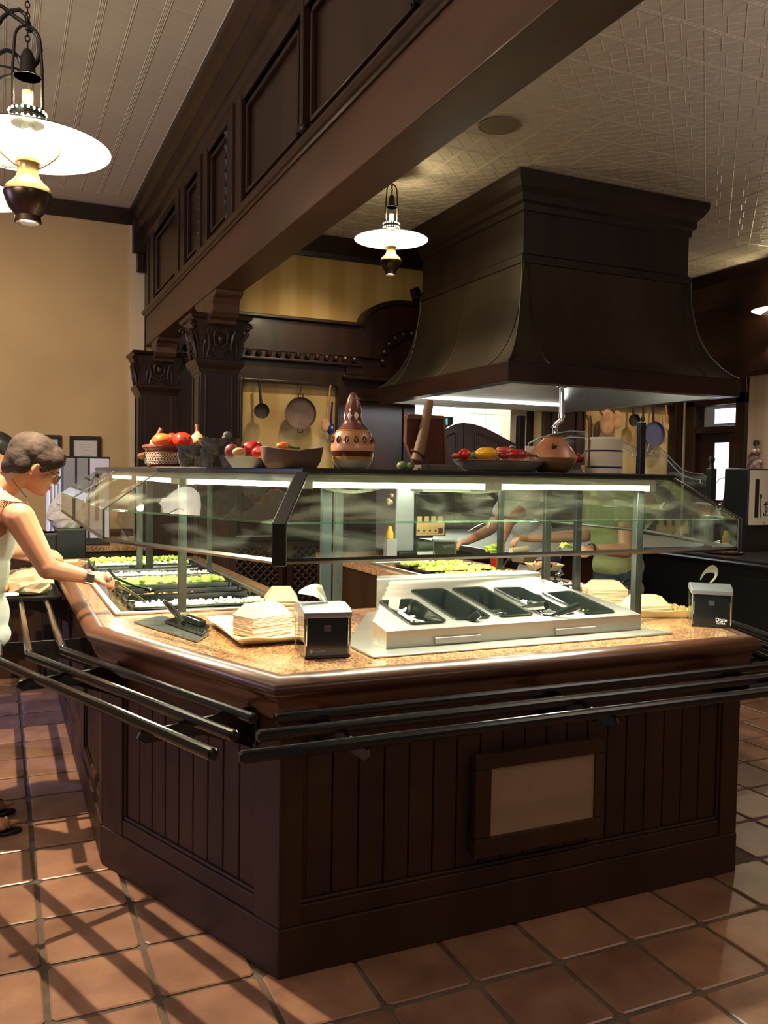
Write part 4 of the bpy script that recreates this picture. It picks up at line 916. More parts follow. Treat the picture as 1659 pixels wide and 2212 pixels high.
# ceiling speaker
q = P(1079, 271, z=CZ); t = thing('ceiling_speaker', 'round tan speaker grille in the ceiling', 'speaker', (q.x, q.y, CZ)); m_ = MB(); m_.lathe([(.155, .0), (.155, -.006), (.145, -.010), (.14, -.006), (.06, -.009), (.001, -.010)], 32, (q.x, q.y, CZ)); m_.build('grille', mat('tan_grille', (.22, .18, .10), .6), t)
# ------------------------------------------------------------------ things hung on the yellow panels
YW = YB-.03
def disc_pan(px, py, rpx, name, lab, cat, mt, hpx=None, grp=None, two=False, ry=0, mt2=None, y=YB):
    c_ = P(px, py, y=y-.12); r = rpx*c_.dot(_fw)/FPX if False else rpx*((c_-Vector((0, 0, H))).dot(_fw))/FPX
    t = thing(name, lab, cat, tuple(c_), 0, grp)
    m_ = MB(); n_ = 28; pr_ = [(r*.78, .0), (r*.94, -.004), (r, -.035), (r*1.03, -.036), (r*.97, .006), (r*.8, .012)]
    vs = [(c_.x+rr*math.cos(2*PI*k/n_), c_.y+zz, c_.z+rr*math.sin(2*PI*k/n_)) for rr, zz in [(0.001, 0)]+pr_ for k in range(n_)]
    L = len(pr_)+1; m_.add(vs, [(i*n_+k, i*n_+(k+1)%n_, (i+1)*n_+(k+1)%n_, (i+1)*n_+k) for i in range(L-1) for k in range(n_)], True); m_.build('pan_body' if cat != 'ladle' else 'bowl', mt, t, sharp=60)
    def loop_(dz):
        m_ = MB(); s_ = 1 if dz > 0 else -1
        m_.tube([(c_.x-r*.16, c_.y-.02, c_.z+s_*r), (c_.x-r*.15, c_.y-.02, c_.z+s_*(r+.035)), (c_.x+r*.15, c_.y-.02, c_.z+s_*(r+.035)), (c_.x+r*.16, c_.y-.02, c_.z+s_*r)], .007, 6); return m_.build('loop_handle', IRON, t)
    if two: loop_(1); loop_(-1)
    if hpx is not None:
        h_ = P(hpx[0], hpx[1], y=y-.10); m_ = MB(); w_ = hpx[2] if len(hpx) > 2 else .016
        if two: m_.tube([(c_.x, c_.y, c_.z+r+.03), tuple(h_)], .004, 6); m_.build('hook', IRON, t)
        else: m_.tube([(c_.x, c_.y, c_.z+r*.9), (c_.x*.6+h_.x*.4, y-.11, (c_.z+r)*.6+h_.z*.4), tuple(h_)], [w_*1.1, w_*.8, w_], 8); m_.build('handle', mt2 or IRON, t)
    return t
disc_pan(564, 888, 16, 'ladle', 'dark iron ladle hung on the yellow panel left of the round pan', 'ladle', IRON, (560, 822, .016))
disc_pan(648, 893, 34, 'paella_pan', 'large round dull copper pan with two loop handles hung on the yellow panel', 'pan', COPPER, (652, 826), two=True)
def spoon(px0, py0, px1, py1, r, lab, mt, name='spoon', dk=None, y=YB):
    a = P(px0, py0, y=y-.10); b_ = P(px1, py1, y=y-.10); t = thing(name, lab, 'spoon', tuple(b_)); d_ = (a-b_).normalized(); L = (a-b_).length
    m_ = MB(); m_.ball(b_, (r, .018, r*1.45), 12, 8); m_.build('bowl', mt if dk is None else dk, t); m_ = MB(); m_.tube([b_+d_*r, a], [.013, .010], 8); m_.build('handle', mt, t); return t
spoon(714, 832, 703, 918, .050, 'pale wooden spoon hung at the right edge of the left yellow panel', GOURD, 'wooden_spoon')
spoon(718, 868, 714, 926, .045, 'small dark blue enamel spoon hung beside the pale wooden spoon', BLUEG, 'enamel_spoon')
spoon(1286, 873, 1312, 912, .11, 'big round carved wooden ladle hung on the right yellow panel', LWOOD, 'wooden_ladle', GOURD)
spoon(1320, 872, 1333, 907, .08, 'smaller round wooden ladle hung right of the big one', LWOOD, 'wooden_ladle', GOURD)
disc_pan(1369, 908, 13, 'small_pan', 'small dark frying pan hung by its handle on the right yellow panel', 'pan', IRON, (1367, 866, .018))
disc_pan(1411, 938, 27, 'blue_enamel_pan', 'dark blue enamel pan hung by its handle on the right yellow panel', 'pan', mat('dull_blue_enamel', (.06, .06, .12), .4), (1412, 868, .016))
spoon(1438, 875, 1441, 922, .035, 'thin pale wooden spoon hung right of the blue pan', GOURD, 'wooden_spoon')
spoon(1390, 868, 1389, 905, .03, 'narrow iron hook ladle hung between the two pans', IRON, 'iron_ladle')
# framed certificates on the tan wall
for k, (x0, y0, x1, lab) in enumerate(((62, 938, 133, 'framed white certificate in dark wood frame, half behind the woman'), (150, 941, 218, 'framed white certificate in dark wood frame, right of the other certificate'))):
    a = P(x0, y0, y=YB-.01); b_ = P(x1, y0, y=YB-.01); w_ = b_.x-a.x; h_ = .30 if True else .3; t = thing('framed_certificate', lab, 'picture frame', (a.x+w_/2, YB-.01, a.z-h_/2))
    def rr_(x0_, x1_, z0_, z1_, d0, d1): m_ = MB(); m_.box(x0_, x1_, YB-d1, YB-d0, z0_, z1_); return m_
    fw_ = .035; X0_, X1_, Z1_, Z0_ = a.x, a.x+w_, a.z, a.z-h_
    m_ = MB(); m_.box(X0_, X1_, YB-.03, YB, Z1_-fw_, Z1_); m_.box(X0_, X1_, YB-.03, YB, Z0_, Z0_+fw_); m_.box(X0_, X0_+fw_, YB-.03, YB, Z0_+fw_, Z1_-fw_); m_.box(X1_-fw_, X1_, YB-.03, YB, Z0_+fw_, Z1_-fw_); m_.build('frame', WOOD, t, bevel=.004)
    rr_(X0_+fw_, X1_-fw_, Z0_+fw_, Z1_-fw_, .008, .012).build('certificate', mat('ivory_paper', (.62, .58, .52), .7), t)
    m_ = MB()
    for q in range(6): m_.box(X0_+fw_+.05+.012*(q % 3), X1_-fw_-.05-.012*(q % 3), YB-.0135, YB-.012, Z1_-.085-q*.026, Z1_-.08-q*.026)
    m_.build('faint_print', mat('faint_print_grey', (.40, .36, .34), .8), t)
t = thing('wall_sconce', 'small grey box on the wall beside the far column', 'wall fixture', tuple(P(298, 993, y=YB-.03))); a = P(298, 993, y=YB-.04); m_ = MB(); m_.obox((a.x, YB-.04, a.z), (.07, .07, .05)); m_.build('box', GREYP, t, bevel=.006)
# ------------------------------------------------------------------ left background: cart with utensil dispenser, bins and bags
t = thing('condiment_cart', 'dark wood serving cart at the far end of the left wing', 'cart', (.35, 6.9, 0)); m_ = MB(); m_.box(-.28, .98, 6.6, 7.3, 0, .90); m_.build('cabinet', WOODC, t, bevel=.006); m_ = MB(); m_.box(-.32, 1.02, 6.56, 7.34, .90, .94); m_.build('worktop', GRAN, t, bevel=.006)
def txt(body, size, mt, parent, loc, rot, name='lettering', ext=.0006, bold=True):
    cu = bpy.data.curves.new(name, 'FONT'); cu.body = body; cu.size = size; cu.extrude = ext; cu.align_x = 'LEFT'
    if bold: cu.offset = size*.02
    o = bpy.data.objects.new(name, cu); me = bpy.data.meshes.new_from_object(o); bpy.data.objects.remove(o)
    me.materials.clear(); me.materials.append(mt); o = bpy.data.objects.new(name, me); COL.objects.link(o); o.parent = parent; o.location = Vector(loc)-Vector(parent.get('_o', (0,0,0))); o.rotation_euler = rot; return o
yd = 6.72; a = P(135, 985, y=yd); b_ = P(238, 987, y=yd); c_ = P(170, 1135, y=yd)
t = thing('cutlery_dispenser', 'tall grey and white cutlery dispenser on the cart under the certificates', 'dispenser', (a.x, yd, c_.z))
zt_ = a.z; zb_ = .94; w_ = (b_.x-a.x)
m_ = MB(); m_.box(a.x, b_.x, yd, yd+.35, zb_, zt_); m_.build('body', BPLA, t, bevel=.006)
LGREY = mat('light_grey_panel', (.42, .43, .5), .5)
for k, (u0, u1, mt) in enumerate(((.02, .26, GREYP), (.30, .53, GREYP), (.57, .98, mat('lavender_white_panel', (.70, .70, .86), .45)))):
    m_ = MB(); m_.box(a.x+w_*u0, a.x+w_*u1, yd-.012, yd, zb_+.05, zt_-.015); m_.build('front_panel', mt, t, bevel=.003)
m_ = MB(); m_.box(a.x+w_*.68, a.x+w_*.75, yd-.016, yd-.012, zb_+.18, zt_-.13); m_.build('slot', BPLA, t)
m_ = MB(); m_.box(a.x-.095, a.x-.01, yd+.02, yd+.35, zb_, zt_); m_.build('side_column', mat('glowing_blue_white', (.75, .78, .95), .4, emit=(.75, .8, 1), estr=.35), t, bevel=.006, label='bluish white side with added glow')  # faint glow put into the material, this side is no lamp
for k in range(3): m_ = MB(); m_.box(a.x-.085+.025*k, a.x-.075+.025*k, yd+.012, yd+.02, zb_+.1, zt_-.2); m_.build('rib', LGREY, t)
# black bins and the crumpled bag beside the far guard
q = P(120, 1165, y=6.35)
for (px0, px1, z0_, z1_, lab) in ((92, 122, .66, 1.06, 'narrow black bin left of the paper bag'), (120, 186, .66, 1.09, 'black plastic lined bin holding a crumpled paper bag')):
    a = P(px0, 1165, y=6.3).x; b_ = P(px1, 1165, y=6.3).x; t = thing('bin', lab, 'bin', ((a+b_)/2, 6.4, 0)); m_ = MB(); m_.box(a, b_, 6.3, 6.52, 0, z1_); m_.build('body', BPLA, t, bevel=.01)
    m_ = MB(); m_.box(a-.004, b_+.004, 6.294, 6.526, z1_-.012, z1_); m_.build('rim', STEELP, t)
a = P(148, 1105, y=6.32); m_ = MB(); rnd = random.Random(5); m_.ball((a.x, 6.41, 1.19), (.14, .09, .13), 16, 12)
m_.v = [(v[0]+rnd.uniform(-.012, .012), v[1]+rnd.uniform(-.01, .01), v[2]+rnd.uniform(-.012, .012)) for v in m_.v]; m_.sm = [False]*len(m_.sm)
tag(m_.build('paper_bag', mat('crumpled_white_paper', (.62, .56, .50), .8)), 'crumpled whitish paper bag on top of the black bin', 'bag')
a = P(152, 1085, y=6.32); t = thing('folded_carton', 'white topped paper carton lying on the crumpled bag', 'carton', (a.x, 6.4, a.z)); m_ = MB(); m_.obox((a.x, 6.40, a.z), (.17, .16, .08), ry=.35); m_.build('box', mat('white_board', (.74, .72, .70), .7), t, bevel=.004); m_ = MB(); m_.obox((a.x+.01, 6.40, a.z+.045), (.13, .16, .006), ry=.35); m_.build('flap', PAPER, t)
# ------------------------------------------------------------------ right background: dark counter, dispenser, basket, figurine
RC = P(1659, 1223, z=.90); xc0 = RC.x
DC = thing('beverage_counter', 'long black fronted serving counter beyond the buffet at right', 'counter', (xc0+.4, 6.2, 0))
m_ = MB(); m_.box(xc0+.03, xc0+1.0, 3.2, 5.6, 0, .87); m_.build('cabinet', mat('black_counter_front', (.007, .006, .006), .55), DC)
m_ = MB(); m_.sweep([(-.3, .87), (.02, .87), (.03, .885), (.03, .895), (.02, .905), (-.3, .905)], [(xc0, 5.6), (xc0, 3.2)]); m_.build('counter_edge', BLACK, DC)
m_ = MB(); m_.box(xc0, xc0+1.02, 3.2, 5.6, .90, .925); m_.build('worktop', mat('dark_worktop', (.03, .03, .03), .3), DC, bevel=.004)
for k in range(3): m_ = MB(); m_.box(xc0+.018, xc0+.03, 3.25+.78*k, 3.95+.78*k, .12, .8); m_.build('front_panel', mat('black_counter_front', (.007, .006, .006), .55), DC, bevel=.004)
def onright(px, py): 
    for k in range(1): pass
    return P(px, py, z=.93)
yq = 5.0; a = P(1618, 1012, y=yq); b_ = P(1700, 1012, y=yq); c_ = P(1640, 1138, y=yq)
t = thing('fork_dispenser', 'black cutlery dispenser with white panel reading Fork at the right edge', 'dispenser', (a.x, yq, .925)); 
m_ = MB(); m_.box(a.x, b_.x, yq, yq+.25, c_.z-.0, a.z+.0); m_.build('body', BPLA, t, bevel=.006); m_ = MB(); m_.box(a.x+.01, b_.x-.01, yq-.006, yq, c_.z+.015, a.z-.012); m_.build('sign_panel', mat('ivory_sign', (.70, .66, .56), .5), t)
m_ = MB(); m_.box(a.x+.02, b_.x-.02, yq+.02, yq+.23, .925, c_.z+.01); m_.build('base', BPLA, t)
s1 = P(1633, 1035, y=yq-.01); s2 = P(1637, 1118, y=yq-.01); m_ = MB(); m_.box(s1.x-.0, s2.x+.006, yq-.009, yq-.006, s2.z, s1.z); m_.build('slot_mark', BLACK, t)
f0 = P(1643, 1118, y=yq-.01); f1 = P(1642, 1068, y=yq-.01); m_ = MB(); m_.box(f0.x-.003, f0.x+.003, yq-.009, yq-.006, f0.z, f1.z-.03); m_.box(f0.x-.009, f0.x+.009, yq-.009, yq-.006, f1.z-.034, f1.z-.024)
for k in (-1, 0, 1): m_.box(f0.x+k*.0075-.0017, f0.x+k*.0075+.0017, yq-.009, yq-.006, f1.z-.026, f1.z)
m_.build('fork_icon', BLACK, t)
l0 = P(1658, 1115, y=yq-.01); txt('Fork', .062, BLACK, t, (l0.x, yq-.008, l0.z), (PI/2, -PI/2, 0))
l0 = P(1650, 1135, y=yq-.01); m_ = MB(); w_ = .02
for (x0_, x1_, z0_, z1_) in ((0, w_, 0, .002), (0, w_, .024, .026), (0, .002, 0, .026), (w_-.002, w_, 0, .026)): m_.box(l0.x-.005+x0_, l0.x-.005+x1_, yq-.009, yq-.006, l0.z+z0_, l0.z+z1_)
m_.build('square_icon', BLACK, t)
# slanted black dispenser left of the Fork one
a = P(1600, 1015, y=5.3); b_ = P(1575, 1140, y=5.3); t = thing('tilted_dispenser', 'slanted black dispenser with a shiny cap left of the Fork dispenser', 'dispenser', (a.x, 5.3, .925))
m_ = MB(); top = P(1606, 1012, y=5.3); bot = P(1582, 1150, y=5.3); d_ = (top-bot); m_.obox(((top.x+bot.x)/2, 5.36, (top.z+bot.z)/2), (.085, .14, d_.length), ry=math.atan2(d_.x, d_.z)); m_.build('body', BPLA, t, bevel=.012)
m_ = MB(); q = P(1612, 1022, y=5.3); m_.obox((q.x, 5.32, q.z+.0), (.06, .10, .014), ry=.25); m_.build('cap', CHROME, t, bevel=.003); m_ = MB(); m_.box(bot.x-.08, bot.x+.10, 5.28, 5.46, .925, .955); m_.box(bot.x-.03, bot.x+.03, 5.30, 5.40, .95, 1.15); m_.build('base', BPLA, t)
a = P(1606, 1110, y=5.25); m_ = MB(); m_.obox(tuple(a), (.04, .03, .11), ry=.5); m_.obox((a.x, a.y, 1.0), (.03, .02, .16)); tag(m_.build('white_cup', WHITE), 'white folded napkin piece between the black dispensers', 'napkin')
# wire basket of red packets hanging
yb = 5.9; c_ = P(1572, 1090, y=yb); t = thing('wire_basket', 'chrome wire basket with hoop handle beside the black finial post', 'basket', tuple(c_))
hoop = [P(px, py, y=yb) for px, py in ((1545, 1092), (1543, 1065), (1546, 1045), (1555, 1034), (1567, 1032), (1580, 1040), (1588, 1058), (1590, 1075), (1592, 1084), (1598, 1086), (1603, 1080), (1601, 1072), (1596, 1072), (1595, 1078))]
m_ = MB(); m_.tube(hoop, .004, 6); m_.build('hoop_handle', CHROME, t)
for k, py in enumerate((1090, 1100, 1110)):
    q = P(1570, py, y=yb); r = .085-.017*k; m_ = MB(); m_.tube([(q.x+r*math.cos(i*PI/10), yb+.03+r*.8*math.sin(i*PI/10), q.z) for i in range(20)], .0035, 6, closed=True); m_.build('wire_ring', CHROME, t)
q0 = P(1570, 1090, y=yb); q1_ = P(1570, 1112, y=yb); m_ = MB()
for i in range(12): m_.tube([(q0.x+.085*math.cos(i*PI/6), yb+.03+.068*math.sin(i*PI/6), q0.z), (q1_.x+.05*math.cos(i*PI/6), yb+.03+.04*math.sin(i*PI/6), q1_.z)], .0025, 5)
m_.build('wire_ribs', CHROME, t, kind='stuff')
m_ = MB(); m_.tube([(q1_.x, yb+.03, q1_.z+.002), (q1_.x, yb+.03, .925)], .009, 8); m_.lathe([(.06, 0), (.06, .008), (.012, .012)], 16, (q1_.x, yb+.03, .925)); m_.build('stand', CHROME, t)
rnd = random.Random(9); m_ = MB()
for i in range(16): m_.obox((q0.x+rnd.uniform(-.06, .06), yb+.03+rnd.uniform(-.04, .04), q0.z+rnd.uniform(-.005, .02)), (.05, .03, .008), rnd.uniform(-.5, .5), rnd.uniform(-.5, .5), rnd.uniform(0, 3))
o = m_.build('sauce_packets', REDP); tag(o, 'red sauce packets heaped in the wire basket', 'packets'); o['kind'] = 'stuff'
# plate of bread rolls seen through the guard end
q = P(1567, 1150, z=.925); m_ = MB()
t = thing('rolls_tray', 'black tray of pale bread rolls on the dark counter beyond the guard', 'tray', (q.x+.4, 5.3, .925)); xx, yy_ = xc0+.25, P(1567, 1160, x=xc0+.25).y
m_.lathe([(.14, .0), (.15, .012), (.146, .014), (.136, .004)], 20, (xx, yy_, .926)); m_.build('tray', BPLA, t)
for k in range(7):
    m_ = MB(); a_ = k*.9; m_.ball((xx+.075*math.cos(a_)*(k > 0), yy_+.075*math.sin(a_)*(k > 0), .955+(.03 if k == 0 else 0)), (.045, .035, .028), 10, 7)
    tag(m_.build('bread_roll', POTATO), 'pale golden bread rolls on the round black tray beyond the glass guard', 'bread', 'bread rolls on the round tray')
# clay figurine on the right wall
yf = P(1625, 1000, x=XR-.1); t = thing('wall_figurine', 'small red and brown clay figurine hung on the cream right wall', 'figurine', tuple(yf)); m_ = MB(); s_ = .16
for (dy, dz, r) in ((0, -.05, (.05, .10, .09)), (.03, .05, (.045, .07, .07)), (-.02, .13, (.04, .045, .05)), (-.05, .0, (.03, .06, .04)), (-.02, .19, (.025, .03, .04))): m_.ball((XR-.06, yf.y+dy, yf.z+dz), r, 12, 8)
m_.build('body', mat('mottled_red_clay', (.22, .07, .05), .5, noise=(16, .6, (1, 1, 1)), col2=(.4, .3, .28)), t)
m_ = MB(); m_.ball((XR-.10, yf.y-.02, yf.z+.14), (.022, .026, .026), 10, 8); m_.build('face', mat('pale_clay_face', (.6, .45, .38), .5), t)
m_ = MB(); m_.lathe([(.02, .2), (.035, .21), (.03, .26), (.012, .27)], 10, (XR-.07, yf.y-.02, yf.z)); m_.build('hat', IRON, t)
# ------------------------------------------------------------------ things standing on the guard shelf
SZ = ZS+.0165
def sp_(px, y): v = P(px, 1015, y=y); return v.x, y
def at_shelf(name, lab, cat, px, y, group=None, rz=0):
    x, y = sp_(px, y); return local(name, lab, cat, (x, y, SZ), rz, group)
def U(y, px=830): # metres per pixel at that depth
    v = P(px, 1015, y=y)-Vector((0, 0, H)); return v.dot(_fw)/FPX
# clay cazuela
t = at_shelf('clay_bowl', 'red brown glazed clay bowl with cream ring pattern, leftmost on the shelf', 'bowl', 356, 3.62)
u = U(3.62, 356); r = 47*u
m_ = MB(); m_.lathe([(r*.70, 0), (r*.86, .014), (r*.94, .035), (r*.92, .055), (r*.85, .067), (r*.90, .073), (r*1.0, .080), (r*1.0, .088), (r*.93, .092), (r*.82, .082), (r*.80, .05), (r*.6, .03), (.001, .03)], 36); m_.build('bowl', TERRA, t, sharp=60)
m_ = MB()
for row in range(4):
    for k in range(24):
        a = -PI*.95+k*.144+(.072 if row % 2 else 0); zz = .020+row*.0115; rr = r*(.895+.05*math.sin((zz-.014)/.05*PI*.9)); c_ = Vector((rr*math.cos(a), rr*math.sin(a), zz)); tt = Vector((-math.sin(a), math.cos(a), 0))
        m_.tube([c_+tt*.0058*math.cos(q*PI/3)+Vector((0, 0, .0055*math.sin(q*PI/3))) for q in range(6)], .0008, 4, closed=True)
m_.build('ring_pattern', mat('cream_slip', (.78, .70, .55), .3), t, kind='stuff')
m_ = MB(); m_.tube([(-r*.9, -.02, .05), (-r*1.1, 0, .045), (-r*.9, .03, .04)], .012, 8); m_.build('handle', TERRA, t)
def veg(name, lab, cat, px, py, rpx, mt, y, rz_=.85, stem=None, lobes=0, squash=None, group=None):
    q = P(px, py, y=y); r = rpx*U(y, px); t = local(name, lab, cat, tuple(q), 0, group)
    m_ = MB(); m_.ball((0, 0, 0), (r, r, r*rz_) if squash is None else (r*squash, r, r*rz_), 20, 12, None, lobes, .06 if lobes else 0); m_.build('body', mt, t, sharp=80)
    if stem: 
        m_ = MB()
        for k in range(5): a = k*2*PI/5; m_.add([(0, -r*.9, r*rz_*.35), (r*.28*math.cos(a)-.003, -r*.98, r*rz_*.35+r*.28*math.sin(a)), (r*.28*math.cos(a)+.003, -r*.97, r*rz_*.33+r*.28*math.sin(a))], [(0, 1, 2)])
        m_.tube([(0, -r*.9, r*rz_*.35), (0, -r*1.1, r*rz_*.45)], .003, 6); m_.build('calyx', GREENV, t)
    return t
def gourd(px, py, rpx, y, lab, spx=(0, 30), big=.9):
    q = P(px, py, y=y); u = U(y, px); r = rpx*u; t = local('bottle_gourd', lab, 'gourd', tuple(q))
    m_ = MB(); m_.lathe([(.001, -r*.9), (r*.5, -r*.8), (r*.92, -r*.35), (r, 0), (r*.9, r*.45), (r*.6, r*.8), (r*.32, r*1.05), (r*.22, r*1.25)], 20); m_.build('body', GOURD, t, sharp=80)
    sx, sz = spx[0]*u, spx[1]*u; m_ = MB(); m_.tube([(0, 0, r*1.2), (sx*.5, 0, r*1.2+sz*.5), (sx, 0, r*1.2+sz)], [r*.22, r*.2, r*.27], 10); m_.build('stem', GOURDS, t)
gourd(340, 960, 17, 3.66, 'dried gourd with a stout dark stem at the left of the clay bowl', (8, 14)); gourd(404, 962, 12, 3.66, 'small dried gourd half hidden behind the tomatoes', (0, 8)); gourd(426, 953, 17, 3.60, 'pale dried gourd with thin upright stem at the right of the clay bowl', (0, 16))
veg('tomato', 'orange red tomato at the front left of the clay bowl', 'tomato', 350, 952, 22, mat('tomato_orange', (.72, .10, .015), .22, noise=(5, .3, (1, 1, 1)), coat=.5), 3.56, .75)
veg('tomato', 'bright red ribbed tomato with green calyx in the clay bowl', 'tomato', 394, 952, 22, RED, 3.54, .85, True, 6); veg('tomato', 'red tomato at the back of the clay bowl', 'tomato', 372, 948, 15, RED, 3.68); veg('tomato', 'small orange red tomato at the right of the clay bowl', 'tomato', 447, 954, 13, mat('tomato_orange', (.72, .10, .015), .22), 3.62, .7)
# molcajetes
def molc(px, y, wpx, hpx, lab, legs=3):
    t = at_shelf('stone_mortar', lab, 'mortar', px, y, 'volcanic stone mortars'); u = U(y, px); r = wpx/2*u; h = hpx*u
    m_ = MB(); m_.lathe([(r*.45, h*.42), (r*.72, h*.5), (r*.9, h*.75), (r*.98, h*.95), (r, h), (r*.88, h*.99), (r*.6, h*.75), (.001, h*.65)], 22, wob=.025); m_.build('bowl', STONE, t, sharp=70)
    for k in range(legs):
        a = -PI/2+.35+k*2*PI/3; c_ = (math.cos(a)*r*.52, math.sin(a)*r*.52); m_ = MB(); m_.tube([(c_[0], c_[1], h*.62), (c_[0]*1.1, c_[1]*1.1, h*.3), (c_[0]*1.12, c_[1]*1.12, 0)], [r*.42, r*.30, r*.19], 10); m_.build('leg', STONE, t)
    return t
molc(426, 3.05, 92, 46, 'low dark volcanic stone mortar between clay bowl and taller mortar'); molc(476, 2.98, 96, 62, 'taller dark volcanic stone mortar with pestle on the shelf')
q = P(490, 943, y=2.98); t = local('pestle', 'dark stone pestle standing in the taller mortar', 'pestle', tuple(q)); m_ = MB(); m_.tube([(-.01, 0, -.05), (0, 0, -.01), (.004, 0, .008), (.004, 0, .018)], [.014, .019, .017, .009], 12); m_.build('body', STONE, t, sharp=80)
# enamel basin with vegetables
t = at_shelf('enamel_basin', 'grey enamel basin with dark blue rim holding vegetables', 'basin', 545, 2.90); u = U(2.9, 545); r = 64*u
m_ = MB(); m_.lathe([(r*.66, 0), (r*.70, .004), (r*.93, .036), (r, .040), (r*.99, .043), (r*.91, .039), (r*.66, .008), (.001, .008)], 40); m_.build('basin', ENAMEL, t, sharp=60)
m_ = MB(); m_.tube([(r*math.cos(k*PI/20), r*math.sin(k*PI/20), .0415) for k in range(40)], .0022, 6, closed=True); m_.build('rim', BLUEG, t, label='dark blue rim')
veg('red_onion', 'dull purple red onion at the left of the enamel basin', 'onion', 500, 974, 15, ONION, 2.86, 1); veg('potato', 'small knobbly yellowish root in the enamel basin', 'root', 517, 977, 12, POTATO, 2.80, .85, squash=1.25)
veg('bell_pepper', 'dark red glossy pepper lying on top in the enamel basin', 'pepper', 546, 969, 20, mat('deep_red', (.45, .012, .012), .22, coat=.6), 2.90, .85, lobes=4, squash=1.1); veg('tomato', 'red tomato at the front right of the enamel basin', 'tomato', 563, 978, 19, RED, 2.80, .75, lobes=4)
veg('avocado', 'small dark green avocado behind the basin vegetables', 'avocado', 590, 973, 12, GREENV, 2.96, .7)
# dough bowl
t = at_shelf('dough_bowl', 'weathered grey brown carved wooden dough bowl on the shelf', 'bowl', 630, 2.74); u = U(2.74, 630)
m_ = MB(); a_, b_ = 70*u, .085
prof = [(.72, 0), (.80, .004), (.93, .028), (1.0, .062), (.95, .064), (.84, .04), (.001, .02)]
vs = []
for (f, z) in prof:
    for k in range(28):
        an = 2*PI*k/28; zz = z+(.012*math.cos(an)**2*(z > .05))-.004*(z > .05)*(math.cos(an) < 0); vs.append((f*a_*math.cos(an)*(1 if math.cos(an) < 0 else 1.0), f*b_*math.sin(an), zz))
m_.add(vs, [(i*28+k, i*28+(k+1)%28, (i+1)*28+(k+1)%28, (i+1)*28+k) for i in range(len(prof)-1) for k in range(28)]+[tuple(range(28))[::-1]], True); m_.build('bowl', BOWLW, t, sharp=60)
veg('chili_pepper', 'orange pepper lying in the wooden dough bowl', 'pepper', 612, 964, 15, ORANGE, 2.74, .65, squash=1.1)
q = P(628, 967, y=2.71); m_ = MB(); m_.tube([(-.012, 0, .004), (0, 0, .002), (.02, 0, -.002), (.032, 0, .002)], [.003, .005, .005, .004], 8); tag(m_.build('pepper_stem', GREENV, loc=tuple(q)), 'dark green curved pepper stalk in the dough bowl', 'stalk')
# painted gourd bottle
t = at_shelf('painted_gourd', 'tall glossy painted gourd bottle in brown, peach and cream', 'vase', 761, 2.72); u = U(2.72, 761)
def zpx(py): return (1019-py)*u
gp_ = [(28, 1019), (36, 1012), (43, 1000), (46, 985), (47, 975), (46, 962), (43, 950), (38, 940), (30, 930), (22, 922), (19, 912), (19, 900), (18, 890), (15, 876), (12, 866), (8, 857), (4, 853), (.2, 852)]
bands = [(1019, 1000, mat('cream_green_slip', (.48, .50, .34), .3, coat=.4)), (1000, 992, mat('ochre_band', (.42, .2, .07), .25, coat=.5)), (992, 980, mat('dark_brown_band', (.07, .018, .012), .22, coat=.5)), (980, 968, PEACH), (968, 946, mat('peach_brown_band', (.50, .21, .10), .25, coat=.5)), (946, 935, mat('ochre_band', (.42, .2, .07), .25, coat=.5)), (935, 852, mat('dark_glaze', (.16, .045, .03), .18, coat=.6))]
def rad(py):
    for (r0, p0), (r1, p1) in zip(gp_[:-1], gp_[1:]):
        if p1 <= py <= p0: return (r0+(r1-r0)*(p0-py)/(p0-p1))*u
    return .001
for (p0, p1, mt) in bands:
    ys_ = [p0-(p0-p1)*k/max(3, (p0-p1)//5) for k in range(int(max(3, (p0-p1)//5))+1)]
    m_ = MB(); o_ = [(rad(py), zpx(py)) for py in ys_]; n_ = 32; vs = [(r_*math.cos(2*PI*k/n_), r_*math.sin(2*PI*k/n_), z) for r_, z in o_ for k in range(n_)]
    fs = [(i*n_+k, i*n_+(k+1)%n_, (i+1)*n_+(k+1)%n_, (i+1)*n_+k) for i in range(len(o_)-1) for k in range(n_)]
    if p0 == 1019: fs.append(tuple(range(n_))[::-1])
    m_.add(vs, fs, True).build('band', mt, t, sharp=80)
m_ = MB()
for k in range(14):   # leaf motifs round the belly
    a = k*2*PI/14; 
    for s_ in (-1, 1):
        pts = []
        for j in range(5):
            py = 964-16*j/4; aa = a+s_*(.075*math.sin(j/4*PI))+s_*.01; rr = rad(py)+.0006; pts.append((rr*math.cos(aa), rr*math.sin(aa), zpx(py)))
        m_.tube(pts, [.001, .003, .0035, .003, .001], 5)
m_.build('leaf_motif', mat('dark_brown_band', (.07, .018, .012), .22), t, kind='stuff')
m_ = MB()
for k in range(8):
    a = k*2*PI/8-PI/2; rr = rad(905)+.0012; c_ = Vector((rr*math.cos(a), rr*math.sin(a), zpx(905))); tt = Vector((-math.sin(a), math.cos(a), 0)); nn_ = Vector((math.cos(a), math.sin(a), 0))*.0006
    m_.add([c_+tt*.010, c_+Vector((0, 0, .014))-nn_*2, c_-tt*.010, c_-Vector((0, 0, .014)), c_+nn_*3], [(0, 1, 4), (1, 2, 4), (2, 3, 4), (3, 0, 4)])
m_.build('diamond_motif', mat('cream_slip', (.78, .70, .55), .3), t)
m_ = MB()
for py in (937, 868): m_.tube([(( rad(py)+.0005)*math.cos(k*PI/16), (rad(py)+.0005)*math.sin(k*PI/16), zpx(py)) for k in range(32)], .0016, 5, closed=True)
m_.build('ring_line', mat('cream_slip', (.78, .70, .55), .3) if False else mat('tan_slip', (.5, .32, .18), .3), t)
